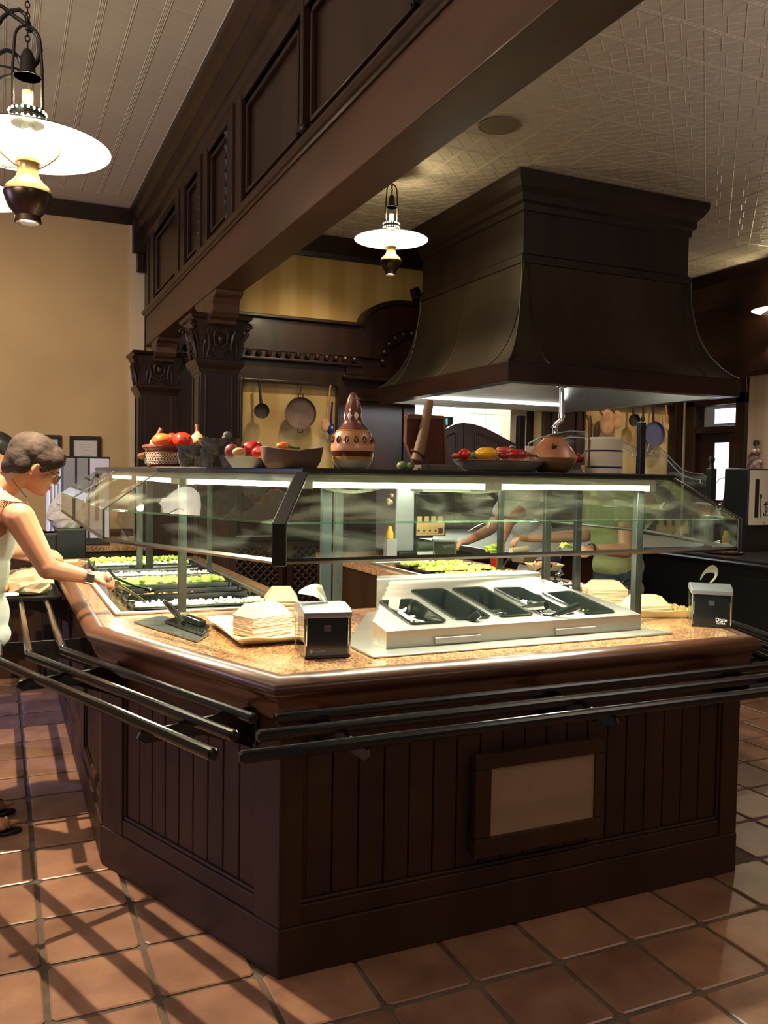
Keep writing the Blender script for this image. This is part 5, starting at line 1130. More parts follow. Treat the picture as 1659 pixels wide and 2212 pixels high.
# dark red wood block press with pale club leaning
t = at_shelf('wooden_press', 'dark red brown wooden board standing in a low frame with a pale club', 'wooden press', 915, 2.74); u = U(2.74, 915)
def sh(px, py): return ((px-915)*u, (1019-py)*u)
q = [sh(863, 907), sh(862, 903), sh(868, 900), sh(948, 901), sh(953, 903), sh(972, 1002), sh(893, 1003), sh(868, 960)]
m_ = MB(); vs = [(x, -.0-.22*z+.02, z) for x, z in q]; m_.plate(vs, .028); m_.build('board', RWOOD, t, bevel=.003)
q = [sh(948, 901), sh(953, 903), sh(974, 1003), sh(966, 1003)]; m_ = MB(); m_.plate([(x, -.015-.22*z+.02, z) for x, z in q], .006); m_.build('board_edge', LWOOD, t)
q = [sh(862, 903), sh(868, 900), sh(950, 901), sh(950, 907), sh(864, 911)]; m_ = MB(); m_.plate([(x, -.016-.22*z+.02, z) for x, z in q], .005); m_.build('board_edge', LWOOD, t)
a0, a1 = sh(882, 998), sh(914, 870); m_ = MB(); m_.tube([(a0[0], -.055, a0[1]), (a0[0]*.6+a1[0]*.4, -.055, a0[1]*.6+a1[1]*.4), (a1[0]-.006, -.045, a1[1]-.02), (a1[0], -.043, a1[1])], [.0215, .018, .0165, .012], 12); m_.build('club', LWOOD, t, label='pale worn wooden club', sharp=50)
m_ = MB(); c0 = sh(884, 990); m_.tube([(c0[0]+.024*math.cos(k*PI/6), -.055+.024*math.sin(k*PI/6), c0[1]+.008-.014*math.cos(k*PI/6)) for k in range(12)], .003, 6, closed=True); m_.tube([(c0[0]+.02, -.07, c0[1]+.008), (c0[0]+.035, -.075, -.0+.012), (c0[0]+.04, -.078, .004)], .003, 6); m_.build('cord', mat('dark_cord', (.04, .03, .025), .8), t)
m_ = MB(); m_.box(-.045, .10, -.07, .05, 0, .020); m_.build('base', mat('grey_brown_base', (.10, .075, .055), .7), t, bevel=.004)
m_ = MB(); c0 = sh(855, 1002); m_.ball((c0[0], -.03, .016), (.02, .02, .016), 10, 7); m_.ball((c0[0]+.025, -.04, .014), (.018, .016, .013), 10, 7); o = m_.build('green_fruit', mat('pale_green_fruit', (.17, .22, .09), .4), t)
# platter with peppers
t = at_shelf('platter', 'wide grey ceramic platter with brown rim holding peppers', 'platter', 1078, 2.76); u = U(2.76, 1078); r = 105*u
m_ = MB(); m_.lathe([(r*.66, 0), (r*.80, .008), (r*.97, .034), (r, .040), (r*.98, .043), (r*.9, .036), (r*.6, .014), (.001, .012)], 48, squash=.72); m_.build('dish', mat('speckled_grey_glaze', (.30, .27, .24), .3, noise=(8, .25, (1, 1, 1)), coat=.4), t, sharp=60)
m_ = MB(); m_.tube([(r*math.cos(k*PI/24), r*.72*math.sin(k*PI/24), .0415) for k in range(48)], .003, 6, closed=True); m_.build('rim', mat('brown_rim', (.22, .10, .05), .35), t, label='brown glazed rim')
veg('tomato', 'small bright red tomato on the platter left of the yellow pepper', 'tomato', 1004, 981, 14, RED, 2.72, .85); veg('small_pepper', 'tiny orange pepper at the left end of the platter', 'pepper', 986, 985, 9, ORANGE, 2.74, .6, squash=1.3)
veg('bell_pepper', 'big yellow bell pepper in the middle of the platter', 'pepper', 1052, 980, 25, YEL, 2.70, .58, lobes=4, squash=1.1); veg('bell_pepper', 'pale orange red pepper behind the yellow and red peppers', 'pepper', 1090, 973, 17, mat('pale_red', (.55, .09, .05), .3, coat=.4), 2.82, .5, squash=1.3)
veg('bell_pepper', 'big glossy dark red bell pepper at the right of the platter', 'pepper', 1116, 982, 23, REDP, 2.71, .55, lobes=4, squash=1.15); veg('bell_pepper', 'smaller red pepper between the yellow and the big red pepper', 'pepper', 1088, 984, 14, REDP, 2.68, .6)
veg('green_pepper', 'dark green pepper tip showing left of the yellow pepper', 'pepper', 1026, 983, 11, GREENV, 2.78, .7); veg('brown_chili', 'brownish dried chili at the right end of the platter', 'pepper', 1146, 984, 9, mat('brown_chili', (.16, .05, .03), .5), 2.72, .4, squash=1.8)
veg('red_fruit', 'red fruit behind the carved clay pot', 'fruit', 1250, 990, 13, REDP, 2.86, .8)
# openwork clay pot
t = at_shelf('clay_pot', 'orange brown carved clay pot with narrow neck beside the crock', 'pot', 1193, 2.74); u = U(2.74, 1193)
pr_ = [(30, 1021), (42, 1010), (50, 996), (51, 988), (46, 975), (36, 962), (25, 951), (20, 946), (22, 942), (17, 942), (15, 949), (.1, 949)]
m_ = MB(); m_.lathe([(r_*u, (1021-py)*u) for r_, py in pr_[:4]]+[(50.5*u, 33*u)], 36); 
m_.build('lower_body', mat('dark_clay', (.17, .085, .04), .3, coat=.4), t, sharp=70); m_ = MB(); m_.lathe([(r_*u, (1021-py)*u) for r_, py in pr_[3:]], 36); m_.build('upper_body', TERRAO, t, sharp=70)
m_ = MB()
for k in range(8):
    a = k*2*PI/8-1.9
    def sp2(da, f): rr = (50-(f*30))*u+.001; zz = (1021-(986-38*f))*u; return (rr*math.cos(a+da), rr*math.sin(a+da), zz)
    m_.tube([sp2(-.30, .05), sp2(0, .75), sp2(.30, .05)], .0012, 4)
    for j in range(3): m_.tube([sp2(-.2+.05*j, .12+.1*j), sp2(.2-.05*j, .12+.1*j)], .0009, 4)
m_.build('incised_pattern', mat('cream_slip', (.78, .70, .55), .3), t, kind='stuff')
m_ = MB(); a = -PI/2-.55; rr = 41*u; m_.ball((rr*math.cos(a), rr*math.sin(a), (1021-965)*u), (.014, .006, .011), 10, 6); m_.build('carved_flower', mat('dark_brown_band', (.07, .018, .012), .22), t)
# white sign card half hidden behind the pot
q = P(1148, 990, y=2.86); t = thing('place_card', 'small white rounded card with dark script behind the platter', 'card', tuple(q)); uu = U(2.86, 1148); m_ = MB(); m_.obox(tuple(q), (34*uu, .006, 52*uu)); m_.build('card', PAPER, t, bevel=.0025)
txt('Tiki', .020, BLACK, t, (q.x-.018, q.y-.0045, q.z+.008), (PI/2, 0, 0))
# striped crock with wooden spoons
t = at_shelf('crock', 'cream ceramic crock with two thin blue stripes holding wooden spoons', 'crock', 1304, 2.72); u = U(2.72, 1304); r = 41*u; hh = 78*u
m_ = MB(); m_.lathe([(r*.93, 0), (r*.96, .004), (r*.96, hh-.012), (r*1.0, hh-.009), (r*1.0, hh-.001), (r*.97, hh), (r*.88, hh), (r*.86, .01), (.001, .01)], 44); m_.build('body', CREAM, t, sharp=50)
for py in (975, 1010): zz = (1024-py)*u; m_ = MB(); m_.lathe([(r*.962, zz-.0035), (r*.968, zz-.003), (r*.968, zz+.003), (r*.962, zz+.0035)], 44); m_.build('stripe', BLUEG, t, label='thin dark blue stripe')
for px, top, w_, lab in ((1275, 898, .009, 'narrow dark wooden spoon standing at the left in the crock'), (1287, 915, .014, 'broader dark wooden spoon leaning right in the crock')):
    q = P(px, 945, y=2.72); q2 = P(px+(0 if px < 1280 else 3), top, y=2.71); tt = thing('wooden_spoon', lab, 'spoon', tuple(q)); m_ = MB(); m_.tube([(q.x, q.y, SZ+.03), tuple(q), (q2.x, q2.y, (q.z+q2.z)/2), tuple(q2)], [.006, w_*.8, w_, w_*.5], 10); m_.build('spoon', mat('dark_spoon_wood', (.14, .055, .025), .5), tt, sharp=70)
# ------------------------------------------------------------------ condiment unit
SU = thing('condiment_unit', 'sloping stainless steel condiment unit with five wells on the counter front', 'steel unit', (1.72, 2.8, .91))
KZ = .15; y0 = 2.576; zf = .975
def zt_(y): return zf+KZ*(y-y0)
m_ = MB(); m_.prism([(1.09, 2.478), (2.335, 2.478), (2.30, 2.62), (2.22, 3.30), (1.42, 3.30), (1.085, 2.70)], .911, .917); m_.build('flange', STEEL, SU, bevel=.0015)
tp = [(1.18, y0), (2.262, y0), (2.262, 2.66), (2.16, 3.17), (1.465, 3.17), (1.18, 2.69)]
wells = [(1.290, 1.440, 2.620, 2.905), (1.478, 1.632, 2.636, 3.02), (1.662, 1.816, 2.636, 3.02), (1.846, 1.994, 2.625, 3.0), (2.024, 2.172, 2.608, 2.905)]
n_ = len(tp); m_ = MB(); vs = [(x, y, .917) for x, y in tp]+[(x, y, zt_(y)) for x, y in tp]
m_.add(vs, [(i, (i+1)%n_, (i+1)%n_+n_, i+n_) for i in range(n_)]); m_.build('box_sides', STEEL, SU)
# top plate cut around the wells
bm = bmesh.new()
xs = sorted(set([v for w_ in wells for v in w_[:2]]))
cols = []
def topface(poly):
    vs_ = [(x, y, zt_(y)) for x, y in poly]; m2 = MB(); m2.add(vs_+[(x, y, z-.002) for x, y, z in vs_], [tuple(range(len(poly))), tuple(range(len(poly), 2*len(poly)))[::-1]]); return m2
def xl(y): return 1.18 if y <= 2.69 else 1.18+(1.465-1.18)*(y-2.69)/.48
def xr(y): return 2.262 if y <= 2.66 else 2.262-(.102)*(y-2.66)/.51
mt_ = MB(); bm.free()
def tf(poly):
    v_ = [(x, y, zt_(y)) for x, y in poly]; mt_.add(v_, [tuple(range(len(poly)))])
NY = 34
for i in range(NY):
    ya = y0+(3.17-y0)*i/NY; yb_ = y0+(3.17-y0)*(i+1)/NY; ym = (ya+yb_)/2; cuts = [(w_[0]+.004, w_[1]-.004) for w_ in wells if w_[2]+.004 < ym < w_[3]-.004]; xa = xl(ym)
    for c0, c1 in cuts: tf([(xa, ya), (c0, ya), (c0, yb_), (xa, yb_)]) if c0 > xa else None; xa = c1
    tf([(xa, ya), (xr(ym), ya), (xr(ym), yb_), (xa, yb_)])
mt_.build('top_plate', STEEL, SU)
m_ = MB(); m_.prism([(1.40, 3.16), (2.20, 3.16), (2.18, 3.25), (1.44, 3.25)], .917, zt_(3.17)+.012); m_.build('back_cap', STEEL, SU, bevel=.004)
for (xa, xb) in ((1.36, 1.54), (1.86, 2.04)):
    m_ = MB(); m_.box(xa, xb, y0-.012, y0, .922, .944); m_.build('label_holder', STEEL, SU, bevel=.002)
def pan(w_, l_, dep, name='food_pan', par=None, rim=.012):
    # rounded rectangular pan with rolled rim, open top, about its own top centre
    m_ = MB(); n_ = 6
    def rr(hw, hl, r, z): 
        o_ = []
        for (cx_, cy_, a0) in ((hw-r, hl-r, 0), (-hw+r, hl-r, PI/2), (-hw+r, -hl+r, PI), (hw-r, -hl+r, 3*PI/2)):
            for k in range(n_): a = a0+k*PI/2/(n_-1); o_.append((cx_+r*math.cos(a), cy_+r*math.sin(a), z))
        return o_
    R_ = [rr(w_/2-.012, l_/2-.012, .02, -dep), rr(w_/2-.006, l_/2-.006, .022, -.01), rr(w_/2, l_/2, .024, 0), rr(w_/2, l_/2, .024, .005), rr(w_/2-rim, l_/2-rim, .018, .005), rr(w_/2-rim-.002, l_/2-rim-.002, .018, -.006), rr(w_/2-rim-.008, l_/2-rim-.008, .016, -dep+.004)]
    k = 4*n_; vs = [v for q in R_ for v in q]; fs = [(i*k+j, i*k+(j+1)%k, (i+1)*k+(j+1)%k, (i+1)*k+j) for i in range(len(R_)-1) for j in range(k)]
    fs += [tuple(range(k))[::-1], tuple(range((len(R_)-1)*k, len(R_)*k))]
    return m_.add(vs, fs, True)
wl = ['short black pan with white cream packets at the left end of the steel unit', 'empty long black pan, second from left in the steel unit', 'long black pan with a black ladle, middle of the steel unit', 'long black pan with chopped onion scraps, fourth in the steel unit', 'short black pan with a few scraps at the right end of the steel unit']
GLOSSB = mat('glossy_black_plastic', (.010, .013, .011), .12, coat=.6)
for w_, lb in zip(wells, wl):
    ym = (w_[2]+w_[3])/2; t = local('condiment_pan', lb, 'pan', ((w_[0]+w_[1])/2, ym, zt_(ym)+.001)); t.rotation_euler.x = math.atan(KZ)
    pan(w_[1]-w_[0], w_[3]-w_[2], .075 if w_[3] > 3 else .055).build('pan', GLOSSB, t, sharp=50)
def slab(name, c_, size, mt, lab, cat, rx=0, ry=0, rz=0, grp=None):
    m_ = MB(); m_.obox((0, 0, 0), size, rx, ry, rz); return tag(m_.build(name, mt, loc=c_, bevel=.0006), lab, cat, grp)
rnd = random.Random(11)
for k in range(13):
    x = rnd.uniform(1.315, 1.40); y = rnd.uniform(2.67, 2.84)
    slab('cream_packet', (x, y, zt_(y)-.040+.0045*k*.7), (.035, .045, .005), PAPER, 'small white packets heaped in the leftmost black pan', 'packet', rnd.uniform(-.4, .4), rnd.uniform(-.5, .5), rnd.uniform(0, 3), 'packets in the leftmost pan')
slab('sugar_packet', (1.338, 2.862, zt_(2.86)-.01), (.045, .006, .07), PAPER, 'upright white packet leaning at the back of the leftmost black pan', 'packet', .3, 0, .1)
def chunks(name, lab, cat, mt, x0, x1, y0_, y1, z, n_, s, seed=1, hz=.01, mt2=None, frac=.2, dens=None):
    rnd = random.Random(seed); m_ = MB()
    for k in range(n_):
        x = rnd.uniform(x0, x1); y = rnd.uniform(y0_, y1); zz = (z(y) if callable(z) else z)+rnd.uniform(0, hz); m_.cur = 1 if (mt2 and rnd.random() < frac) else 0
        m_.obox((x, y, zz), (s*rnd.uniform(.6, 1.4), s*rnd.uniform(.5, 1.1), s*rnd.uniform(.3, .7)), rnd.uniform(-1, 1), rnd.uniform(-1, 1), rnd.uniform(0, 3))
    o = m_.build(name, [mt, mt2] if mt2 else mt); tag(o, lab, cat); o['kind'] = 'stuff'; return o
chunks('chopped_onion', 'white onion scraps in the fourth black pan of the steel unit', 'chopped onion', ONIONW, 1.875, 1.965, 2.80, 2.96, lambda y: zt_(y)-.055, 60, .014, 2, .02)
chunks('onion_scraps', 'few onion scraps in the middle black pan of the steel unit', 'scraps', ONIONW, 1.69, 1.79, 2.67, 2.74, lambda y: zt_(y)-.068, 14, .010, 3, .004)
chunks('lettuce_scraps', 'green and white scraps in the rightmost black pan of the steel unit', 'scraps', LETT, 2.05, 2.15, 2.66, 2.84, lambda y: zt_(y)-.046, 16, .018, 4, .004, ONIONW, .5)
def utensil(px0, py0, px1, py1, z0, z1, lab, name='ladle', w_=.011, bowl=True, grip=True):
    a = P(px0, py0, z=z0); b_ = P(px1, py1, z=z1); t = thing(name, lab, 'utensil', tuple(a)); d_ = (b_-a).normalized(); m_ = MB()
    mid_ = (a+b_)/2+Vector((0, 0, .004)); m_.tube([a, mid_, b_], [w_*.5, w_*.6, w_], 8); m_.build('handle', GLOSSB, t)
    if bowl: m_ = MB(); m_.ball(a, (.032, .038, .012), 14, 8); m_.build('bowl', GLOSSB, t)
    if grip: 
        m_ = MB(); m_.tube([b_-d_*.09, b_-d_*.04, b_], [w_*.9, w_*1.45, w_*1.5], 8); m_.build('grip', GLOSSB, t)
    return t
utensil(1075, 1322, 1180, 1308, .965, 1.02, 'black ladle with long handle lying across the middle pans'); utensil(1180, 1335, 1252, 1308, .975, 1.025, 'black tongs handle sticking out between the fourth and fifth pans', 'tongs', .010, False); utensil(1010, 1345, 1035, 1325, .975, 1.01, 'short black scoop at the front of the second pan', 'scoop', .010, False)
# ------------------------------------------------------------------ napkin dispensers
def napkin_box(x, y, z, rz, lab, logo, w_=.145, d_=.19, h_=.165, flip=1):
    t = local('napkin_dispenser', lab, 'napkin dispenser', (x, y, z), rz, 'napkin dispensers'); hw = w_/2
    m_ = MB(); m_.box(-hw+.006, hw-.006, 0, .006, .006, h_-.03); m_.build('front_plate', mat('black_glossy_plate', (.008, .010, .011), .2, coat=.4), t, bevel=.001)
    m_ = MB(); m_.box(-hw+.006, hw-.006, d_-.006, d_, .006, h_-.03); m_.build('back_plate', BPLA, t)
    for s_ in (-1, 1):
        m_ = MB(); m_.box(s_*hw-.004, s_*hw+.002, .002, d_-.002, .006, h_-.028); m_.build('side_window', glass('dispenser_window', (.85, .88, .82), .06), t)
        for yy in (.0, d_-.006): m_ = MB(); m_.tube([(s_*hw, yy+.003, .004), (s_*hw, yy+.003, h_-.03)], .0038, 8); m_.build('chrome_edge', CHROME, t)
    m_ = MB(); pr_ = [(-.006, h_-.036), (-.006, h_-.018), (.02, h_-.008), (d_/2, h_), (d_-.02, h_-.008), (d_+.006, h_-.018), (d_+.006, h_-.036)]; vs = [(s_*(hw+.006), yy, zz) for s_ in (-1, 1) for yy, zz in pr_]; k = len(pr_)
    m_.add(vs, [tuple(range(k)), tuple(range(k, 2*k))[::-1]]+[(i, (i+1)%k, (i+1)%k+k, i+k) for i in range(k)]); m_.build('cap', mat('silver_cap', (.24, .25, .27), .42, .6), t, bevel=.003)
    m_ = MB(); m_.box(-hw-.002, hw+.002, -.004, d_+.004, 0, .008); m_.build('base', BPLA, t, bevel=.002)
    m_ = MB(); m_.box(-.012, .010, -.0015, 0, h_*.52, h_*.64); m_.build('sticker', mat('dark_grey_sticker', (.05, .05, .05), .3), t)
    m_ = MB(); m_.box(-hw+.014, hw-.014, .012, d_-.012, .03, h_*.45); m_.build('napkin_stack', PAPER, t, label='stack of white napkins inside')
    return t
fl = P(660, 1424, z=.912); 
t = napkin_box(fl.x+.072, fl.y-.006, .912, math.radians(-9), 'nearer black napkin dispenser on the front corner of the counter', 1)
LOGOM = mat('grey_print', (.35, .36, .38), .4)
m_ = MB(); m_.lathe([(.0058, 0), (.0058, .0008)], 16); o = m_.build('logo_disc', LOGOM, t); o.rotation_euler.x = PI/2; o.location = (-.054, 0, .022)
txt('Georgia Pacific', .0062, LOGOM, t, (-.045, -.0012, .020), (PI/2, 0, 0))
fr_ = P(1495, 1352, z=.912); fr2 = P(1578, 1357, z=.912); rz2 = math.atan2(fr2.y-fr_.y, fr2.x-fr_.x)
t = napkin_box((fr_.x+fr2.x)/2, (fr_.y+fr2.y)/2, .912, rz2, 'far right black napkin dispenser reading Dixie ULTRA at the counter corner', 2)
txt('Dixie', .020, WHITE, t, (.015, -.0012, .024), (PI/2, 0, 0)); txt('ULTRA', .0105, WHITE, t, (.020, -.0012, .013), (PI/2, 0, 0))
def cloth_sheet(name, pts, mt, lab, cat, th=.0018):
    # pts: rows of 3-D points
    m_ = MB(); nr = len(pts); nc = len(pts[0]); vs = [tuple(p) for r_ in pts for p in r_]; m_.add(vs, [(i*nc+j, i*nc+j+1, (i+1)*nc+j+1, (i+1)*nc+j) for i in range(nr-1) for j in range(nc-1)], True)
    o = m_.build(name, mt, sharp=180); so = o.modifiers.new('solid', 'SOLIDIFY'); so.thickness = th; ss = o.modifiers.new('sub', 'SUBSURF'); ss.levels = 2; ss.render_levels = 2
    return tag(o, lab, cat)
yv = fl.y+.08
def Q(px, py, y=None): return P(px, py, y=y if y else yv)
cloth_sheet('napkin', [[Q(705, 1312), Q(700, 1304, yv+.02), Q(712, 1308, yv+.04)], [Q(690, 1290, yv-.01), Q(682, 1275, yv+.02), Q(706, 1295, yv+.03)], [Q(660, 1286, yv-.02), Q(668, 1264, yv+.01), Q(697, 1272, yv+.02)], [Q(636, 1284, yv-.02), Q(655, 1268, yv+.02), Q(690, 1256, yv+.02)]], PAPER, 'white napkin pulled up from the nearer dispenser, pointing left', 'napkin')
cloth_sheet('napkin', [[Q(690, 1256, yv+.02), Q(696, 1262, yv-.01)], [Q(700, 1285, yv+.02), Q(704, 1288, yv-.01)], [Q(706, 1305, yv+.02), Q(711, 1306, yv-.01)]], PAPER, 'folded edge of the napkin standing on the nearer dispenser', 'napkin')
yw = (fr_.y+fr2.y)/2+.07
cloth_sheet('napkin', [[Q(1510, 1253, yw), Q(1513, 1256, yw+.02)], [Q(1515, 1240, yw), Q(1520, 1240, yw+.02)], [Q(1525, 1226, yw-.01), Q(1532, 1236, yw+.02)], [Q(1541, 1216, yw), Q(1541, 1238, yw+.02)], [Q(1553, 1228, yw), Q(1546, 1242, yw+.02)], [Q(1552, 1246, yw), Q(1540, 1252, yw+.02)], [Q(1536, 1262, yw), Q(1530, 1260, yw+.02)]], PAPER, 'white napkin curling up from the far right dispenser', 'napkin')
# ------------------------------------------------------------------ paper food boats
def boat(mt, inv=True, s_=1.0, hh=.040):
    m_ = MB(); a, b_ = .088*s_, .062*s_; a2, b2 = .055*s_, .036*s_; t_ = .0022; s = -1 if inv else 1; z0 = hh if inv else 0
    o_ = [(-a, -b_, hh), (a, -b_, hh), (a, b_, hh), (-a, b_, hh), (-a2, -b2, 0), (a2, -b2, 0), (a2, b2, 0), (-a2, b2, 0)]
    i_ = [(x*(1-.02), y*(1-.03), z+t_*(1 if z == 0 else 0)) for x, y, z in o_]
    vs = [(x, y, z0+s*z) for x, y, z in o_+i_]
    return m_.add(vs, [(0, 1, 5, 4), (1, 2, 6, 5), (2, 3, 7, 6), (3, 0, 4, 7), (4, 5, 6, 7), (8, 12, 13, 9), (9, 13, 14, 10), (10, 14, 15, 11), (11, 15, 12, 8), (12, 15, 14, 13), (0, 8, 9, 1), (1, 9, 10, 2), (2, 10, 11, 3), (3, 11, 8, 0)])
ORD = ['lowest', 'second', 'third', 'fourth', 'fifth', 'sixth', 'seventh', 'eighth', 'ninth', 'tenth', 'eleventh', 'twelfth', 'thirteenth', 'fourteenth', 'fifteenth', 'sixteenth', 'seventeenth', 'eighteenth', 'nineteenth', 'twentieth']
def boat_stack(x, y, z, rz, n_, lab, grp, mt, s_=1.0, pitch=.0052):
    first = None; rnd = random.Random(int(x*100))
    for k in range(n_):
        if first is None: o = boat(mt, True, s_).build('paper_boat', mt, loc=(x, y, z), rz=rz); first = o
        else: o = first.copy(); COL.objects.link(o)
        o.location = (x+rnd.uniform(-.0015, .0015), y+rnd.uniform(-.0015, .0015), z+k*pitch); o.rotation_euler.z = rz+rnd.uniform(-.03, .03); tag(o, ('topmost of the %s' % grp) if k == n_-1 else ('%s of the %s, counted up from the lowest' % (ORD[k], grp)), 'paper tray', grp)
def foam_tray(x, y, z, w_, l_, rz, lab, name='foam_tray', mt=None, h_=.03):
    m_ = MB(); n_ = 14; vs = []
    def ring(f, z_, wav=0):
        o_ = []
        for k in range(4*n_):
            e_ = k//n_; f_ = (k % n_)/n_; cs = [(-1, -1), (1, -1), (1, 1), (-1, 1)]; a, b_ = cs[e_], cs[(e_+1) % 4]; u_, v_ = a[0]+(b_[0]-a[0])*f_, a[1]+(b_[1]-a[1])*f_
            c_ = max(abs(u_), abs(v_)); rr = math.hypot(u_, v_); q = 1-.06*max(0, rr-1.15)
            o_.append((u_*w_/2*f*q, v_*l_/2*f*q, z_+wav*math.sin(k*2*PI/n_*1.5)))
        return o_
    R_ = [ring(.80, 0), ring(.98, h_-.004, .003), ring(1.0, h_, .003), ring(.96, h_, .003), ring(.80, .006), ring(.4, .007)]
    k = 4*n_; vs = [v for q in R_ for v in q]; fs = [(i*k+j, i*k+(j+1)%k, (i+1)*k+(j+1)%k, (i+1)*k+j) for i in range(len(R_)-1) for j in range(k)]+[tuple(range(k))[::-1], tuple(range(5*k, 6*k))]
    m_.add(vs, fs, True); return tag(m_.build(name, mt or BOATW, loc=(x, y, z), rz=rz, sharp=50), lab, 'tray')
YTRAY = mat('pale_yellow_foam', (.74, .60, .30), .7, noise=(14, .08, (1, 1, 1)))
foam_tray(.872, 3.01, .912, .30, .48, math.radians(0), 'pale yellow scalloped tray on the counter holding a stack of paper boats', mt=YTRAY)
c_ = P(577, 1375, z=.92); boat_stack(c_.x, c_.y+.06, .922, math.radians(20), 14, 'cream paper boats stacked upside down in the yellow tray', 'cream paper boats in the left yellow tray', PINKB)
boat_stack(.985, 3.12, .922, math.radians(75), 20, 'paper boats in the second taller stack, partly behind the nearer napkin dispenser', 'brown paper boats behind the nearer dispenser', KRAFT)
c_ = P(1312, 1302, z=.92); boat_stack(c_.x, c_.y+.02, .914, math.radians(-15), 14, 'cream paper boats stacked upside down right of the steel unit', 'cream paper boats right of the steel unit', BOATW)
c_ = P(1420, 1325, z=.92); foam_tray(c_.x-.01, c_.y+.02, .912, .30, .20, math.radians(-20), 'pale yellow open tray beside the far right dispenser', 'paper_tray', YTRAY)
boat_stack(c_.x-.05, c_.y+.02, .922, math.radians(-20), 8, 'cream paper boats upside down in the yellow tray near the far right dispenser', 'cream paper boats in the right yellow tray', BOATW)
chunks('tortilla_pieces', 'yellow and brown chips heaped in the right yellow tray', 'chips', mat('yellow_chip', (.62, .46, .16), .6), c_.x+.02, c_.x+.11, c_.y-.05, c_.y+.06, .925, 70, .022, 8, .02, KRAFT, .3)
# ------------------------------------------------------------------ left wing food wells
WZ = .912
SW = thing('cold_well', 'long steel framed cold well set into the left wing of the counter', 'food well', (.8, 4.7, WZ))
m_ = MB(); X0, X1, Y0_, Y1_ = .425, 1.185, 3.575, 5.72
for (a, b_, c_, d_) in ((X0, X1, Y0_, Y0_+.03), (X0, X1, Y1_-.03, Y1_), (X0, X0+.028, Y0_+.03, Y1_-.03), (X1-.028, X1, Y0_+.03, Y1_-.03)): m_.box(a, b_, c_, d_, WZ-.001, WZ+.010)
m_.build('rim_frame', STEEL, SW, bevel=.003)
m_ = MB(); m_.box(.50, 1.105, 3.607, 5.69, .8685, .870); m_.build('dark_bed', mat('well_dark_bed', (.03, .035, .03), .15), SW)
for s_ in (0, 1): m_ = MB(); m_.box((X0+.03 if s_ == 0 else X1-.13), (X0+.13 if s_ == 0 else X1-.03), Y0_+.03, Y1_-.03, WZ+.001, WZ+.006); m_.build('clear_lid', glass('clear_lid_plastic', (.8, .85, .82), .1), SW)
rows = [('white', 'diced white onion'), ('dark', ''), ('shrimp', 'orange cooked meat'), ('corn', 'yellow corn'), ('lettuce', 'shredded green lettuce'), ('dark', ''), ('white2', 'crumbled white cheese'), ('shrimp2', 'tan cooked meat'), ('dark', ''), ('white3', 'white and green chopped vegetables'), ('lettuce2', 'green leaf vegetables')]
pf = None; yy = 3.69; k = 0
ordn = ['nearest', 'second nearest', 'third', 'fourth', 'fifth', 'sixth', 'seventh', 'eighth', 'ninth', 'tenth', 'farthest']
for kind, nm in rows:
    if pf is None:
        pf = pan(.60, .165, .06, rim=.010).build('well_pan', GLOSSB, loc=(.80, yy, WZ+.018), sharp=50); o = pf
    else: o = pf.copy(); COL.objects.link(o); o.location.y = yy
    tag(o, '%s long black pan of the left wing%s' % (ordn[k], ' with '+nm if nm else ', nearly empty'), 'pan', 'black pans in the left wing')
    x0, x1 = .53, 1.07
    if kind.startswith('white'): chunks('chopped_topping', nm+' in the %s black pan of the left wing' % ordn[k], 'topping', ONIONW, x0, x1, yy-.055, yy+.055, WZ+.004, 420, .016, 20+k, .022, LETT if kind == 'white3' else None, .25)
    if kind.startswith('shrimp'): chunks('cooked_meat', nm+' in the %s black pan of the left wing' % ordn[k], 'topping', SHRIMP, x0, .90 if kind == 'shrimp' else x1, yy-.045, yy+.045, WZ-.008, 150, .018, 20+k, .014, mat('dark_meat', (.25, .07, .03), .5), .3)
    if kind == 'corn': chunks('corn', nm+' in the fourth black pan of the left wing', 'topping', CORN, x0, .86, yy-.045, yy+.045, WZ-.020, 50, .014, 30, .006)
    if kind.startswith('lettuce'): chunks('lettuce', nm+' in the %s black pan of the left wing' % ordn[k], 'topping', LETT, x0, x1, yy-.058, yy+.058, WZ+.010, 420, .026, 20+k, .022, mat('pale_lettuce', (.60, .68, .22), .6), .4)
    yy += .185; k += 1
# dark plate and tongs before the cold well
PLT = [P(288, 1345, z=WZ), P(352, 1332, z=WZ), P(452, 1372, z=WZ), P(425, 1388, z=WZ)]
m_ = MB(); m_.prism([(p.x, p.y) for p in PLT], WZ, WZ+.006); tag(m_.build('glass_board', mat('grey_glass_board', (.09, .095, .09), .12, coat=.5), bevel=.001), 'dark grey flat board on the counter left of the yellow tray', 'board')
PLT = [P(355, 1345, z=WZ+.008), P(400, 1332, z=WZ+.008), P(452, 1356, z=WZ+.008), P(436, 1374, z=WZ+.008)]
m_ = MB(); m_.prism([(p.x, p.y) for p in PLT], WZ+.008, WZ+.018); tag(m_.build('black_lid', GLOSSB, bevel=.002), 'black rectangular lid lying on the grey board', 'lid')
def bentu(pts, r, lab, name='tongs'):
    m_ = MB(); m_.tube(pts, r, 10); return tag(m_.build(name, GLOSSB), lab, 'utensil')
bentu([P(396, 1346, z=.94), P(380, 1325, z=.96), P(365, 1308, z=.985), P(356, 1300, z=.995)], [.010, .012, .013, .009], 'curved black utensil handle standing up beside the left guard post')
m_ = MB(); a, b_ = P(402, 1332, z=.945), P(438, 1348, z=.94); m_.obox(tuple((a+b_)/2), ((b_-a).length, .03, .022), rz=math.atan2((b_-a).y, (b_-a).x)); tag(m_.build('tongs_grip', GLOSSB, bevel=.004), 'thick black utensil grip lying on the black lid', 'utensil')
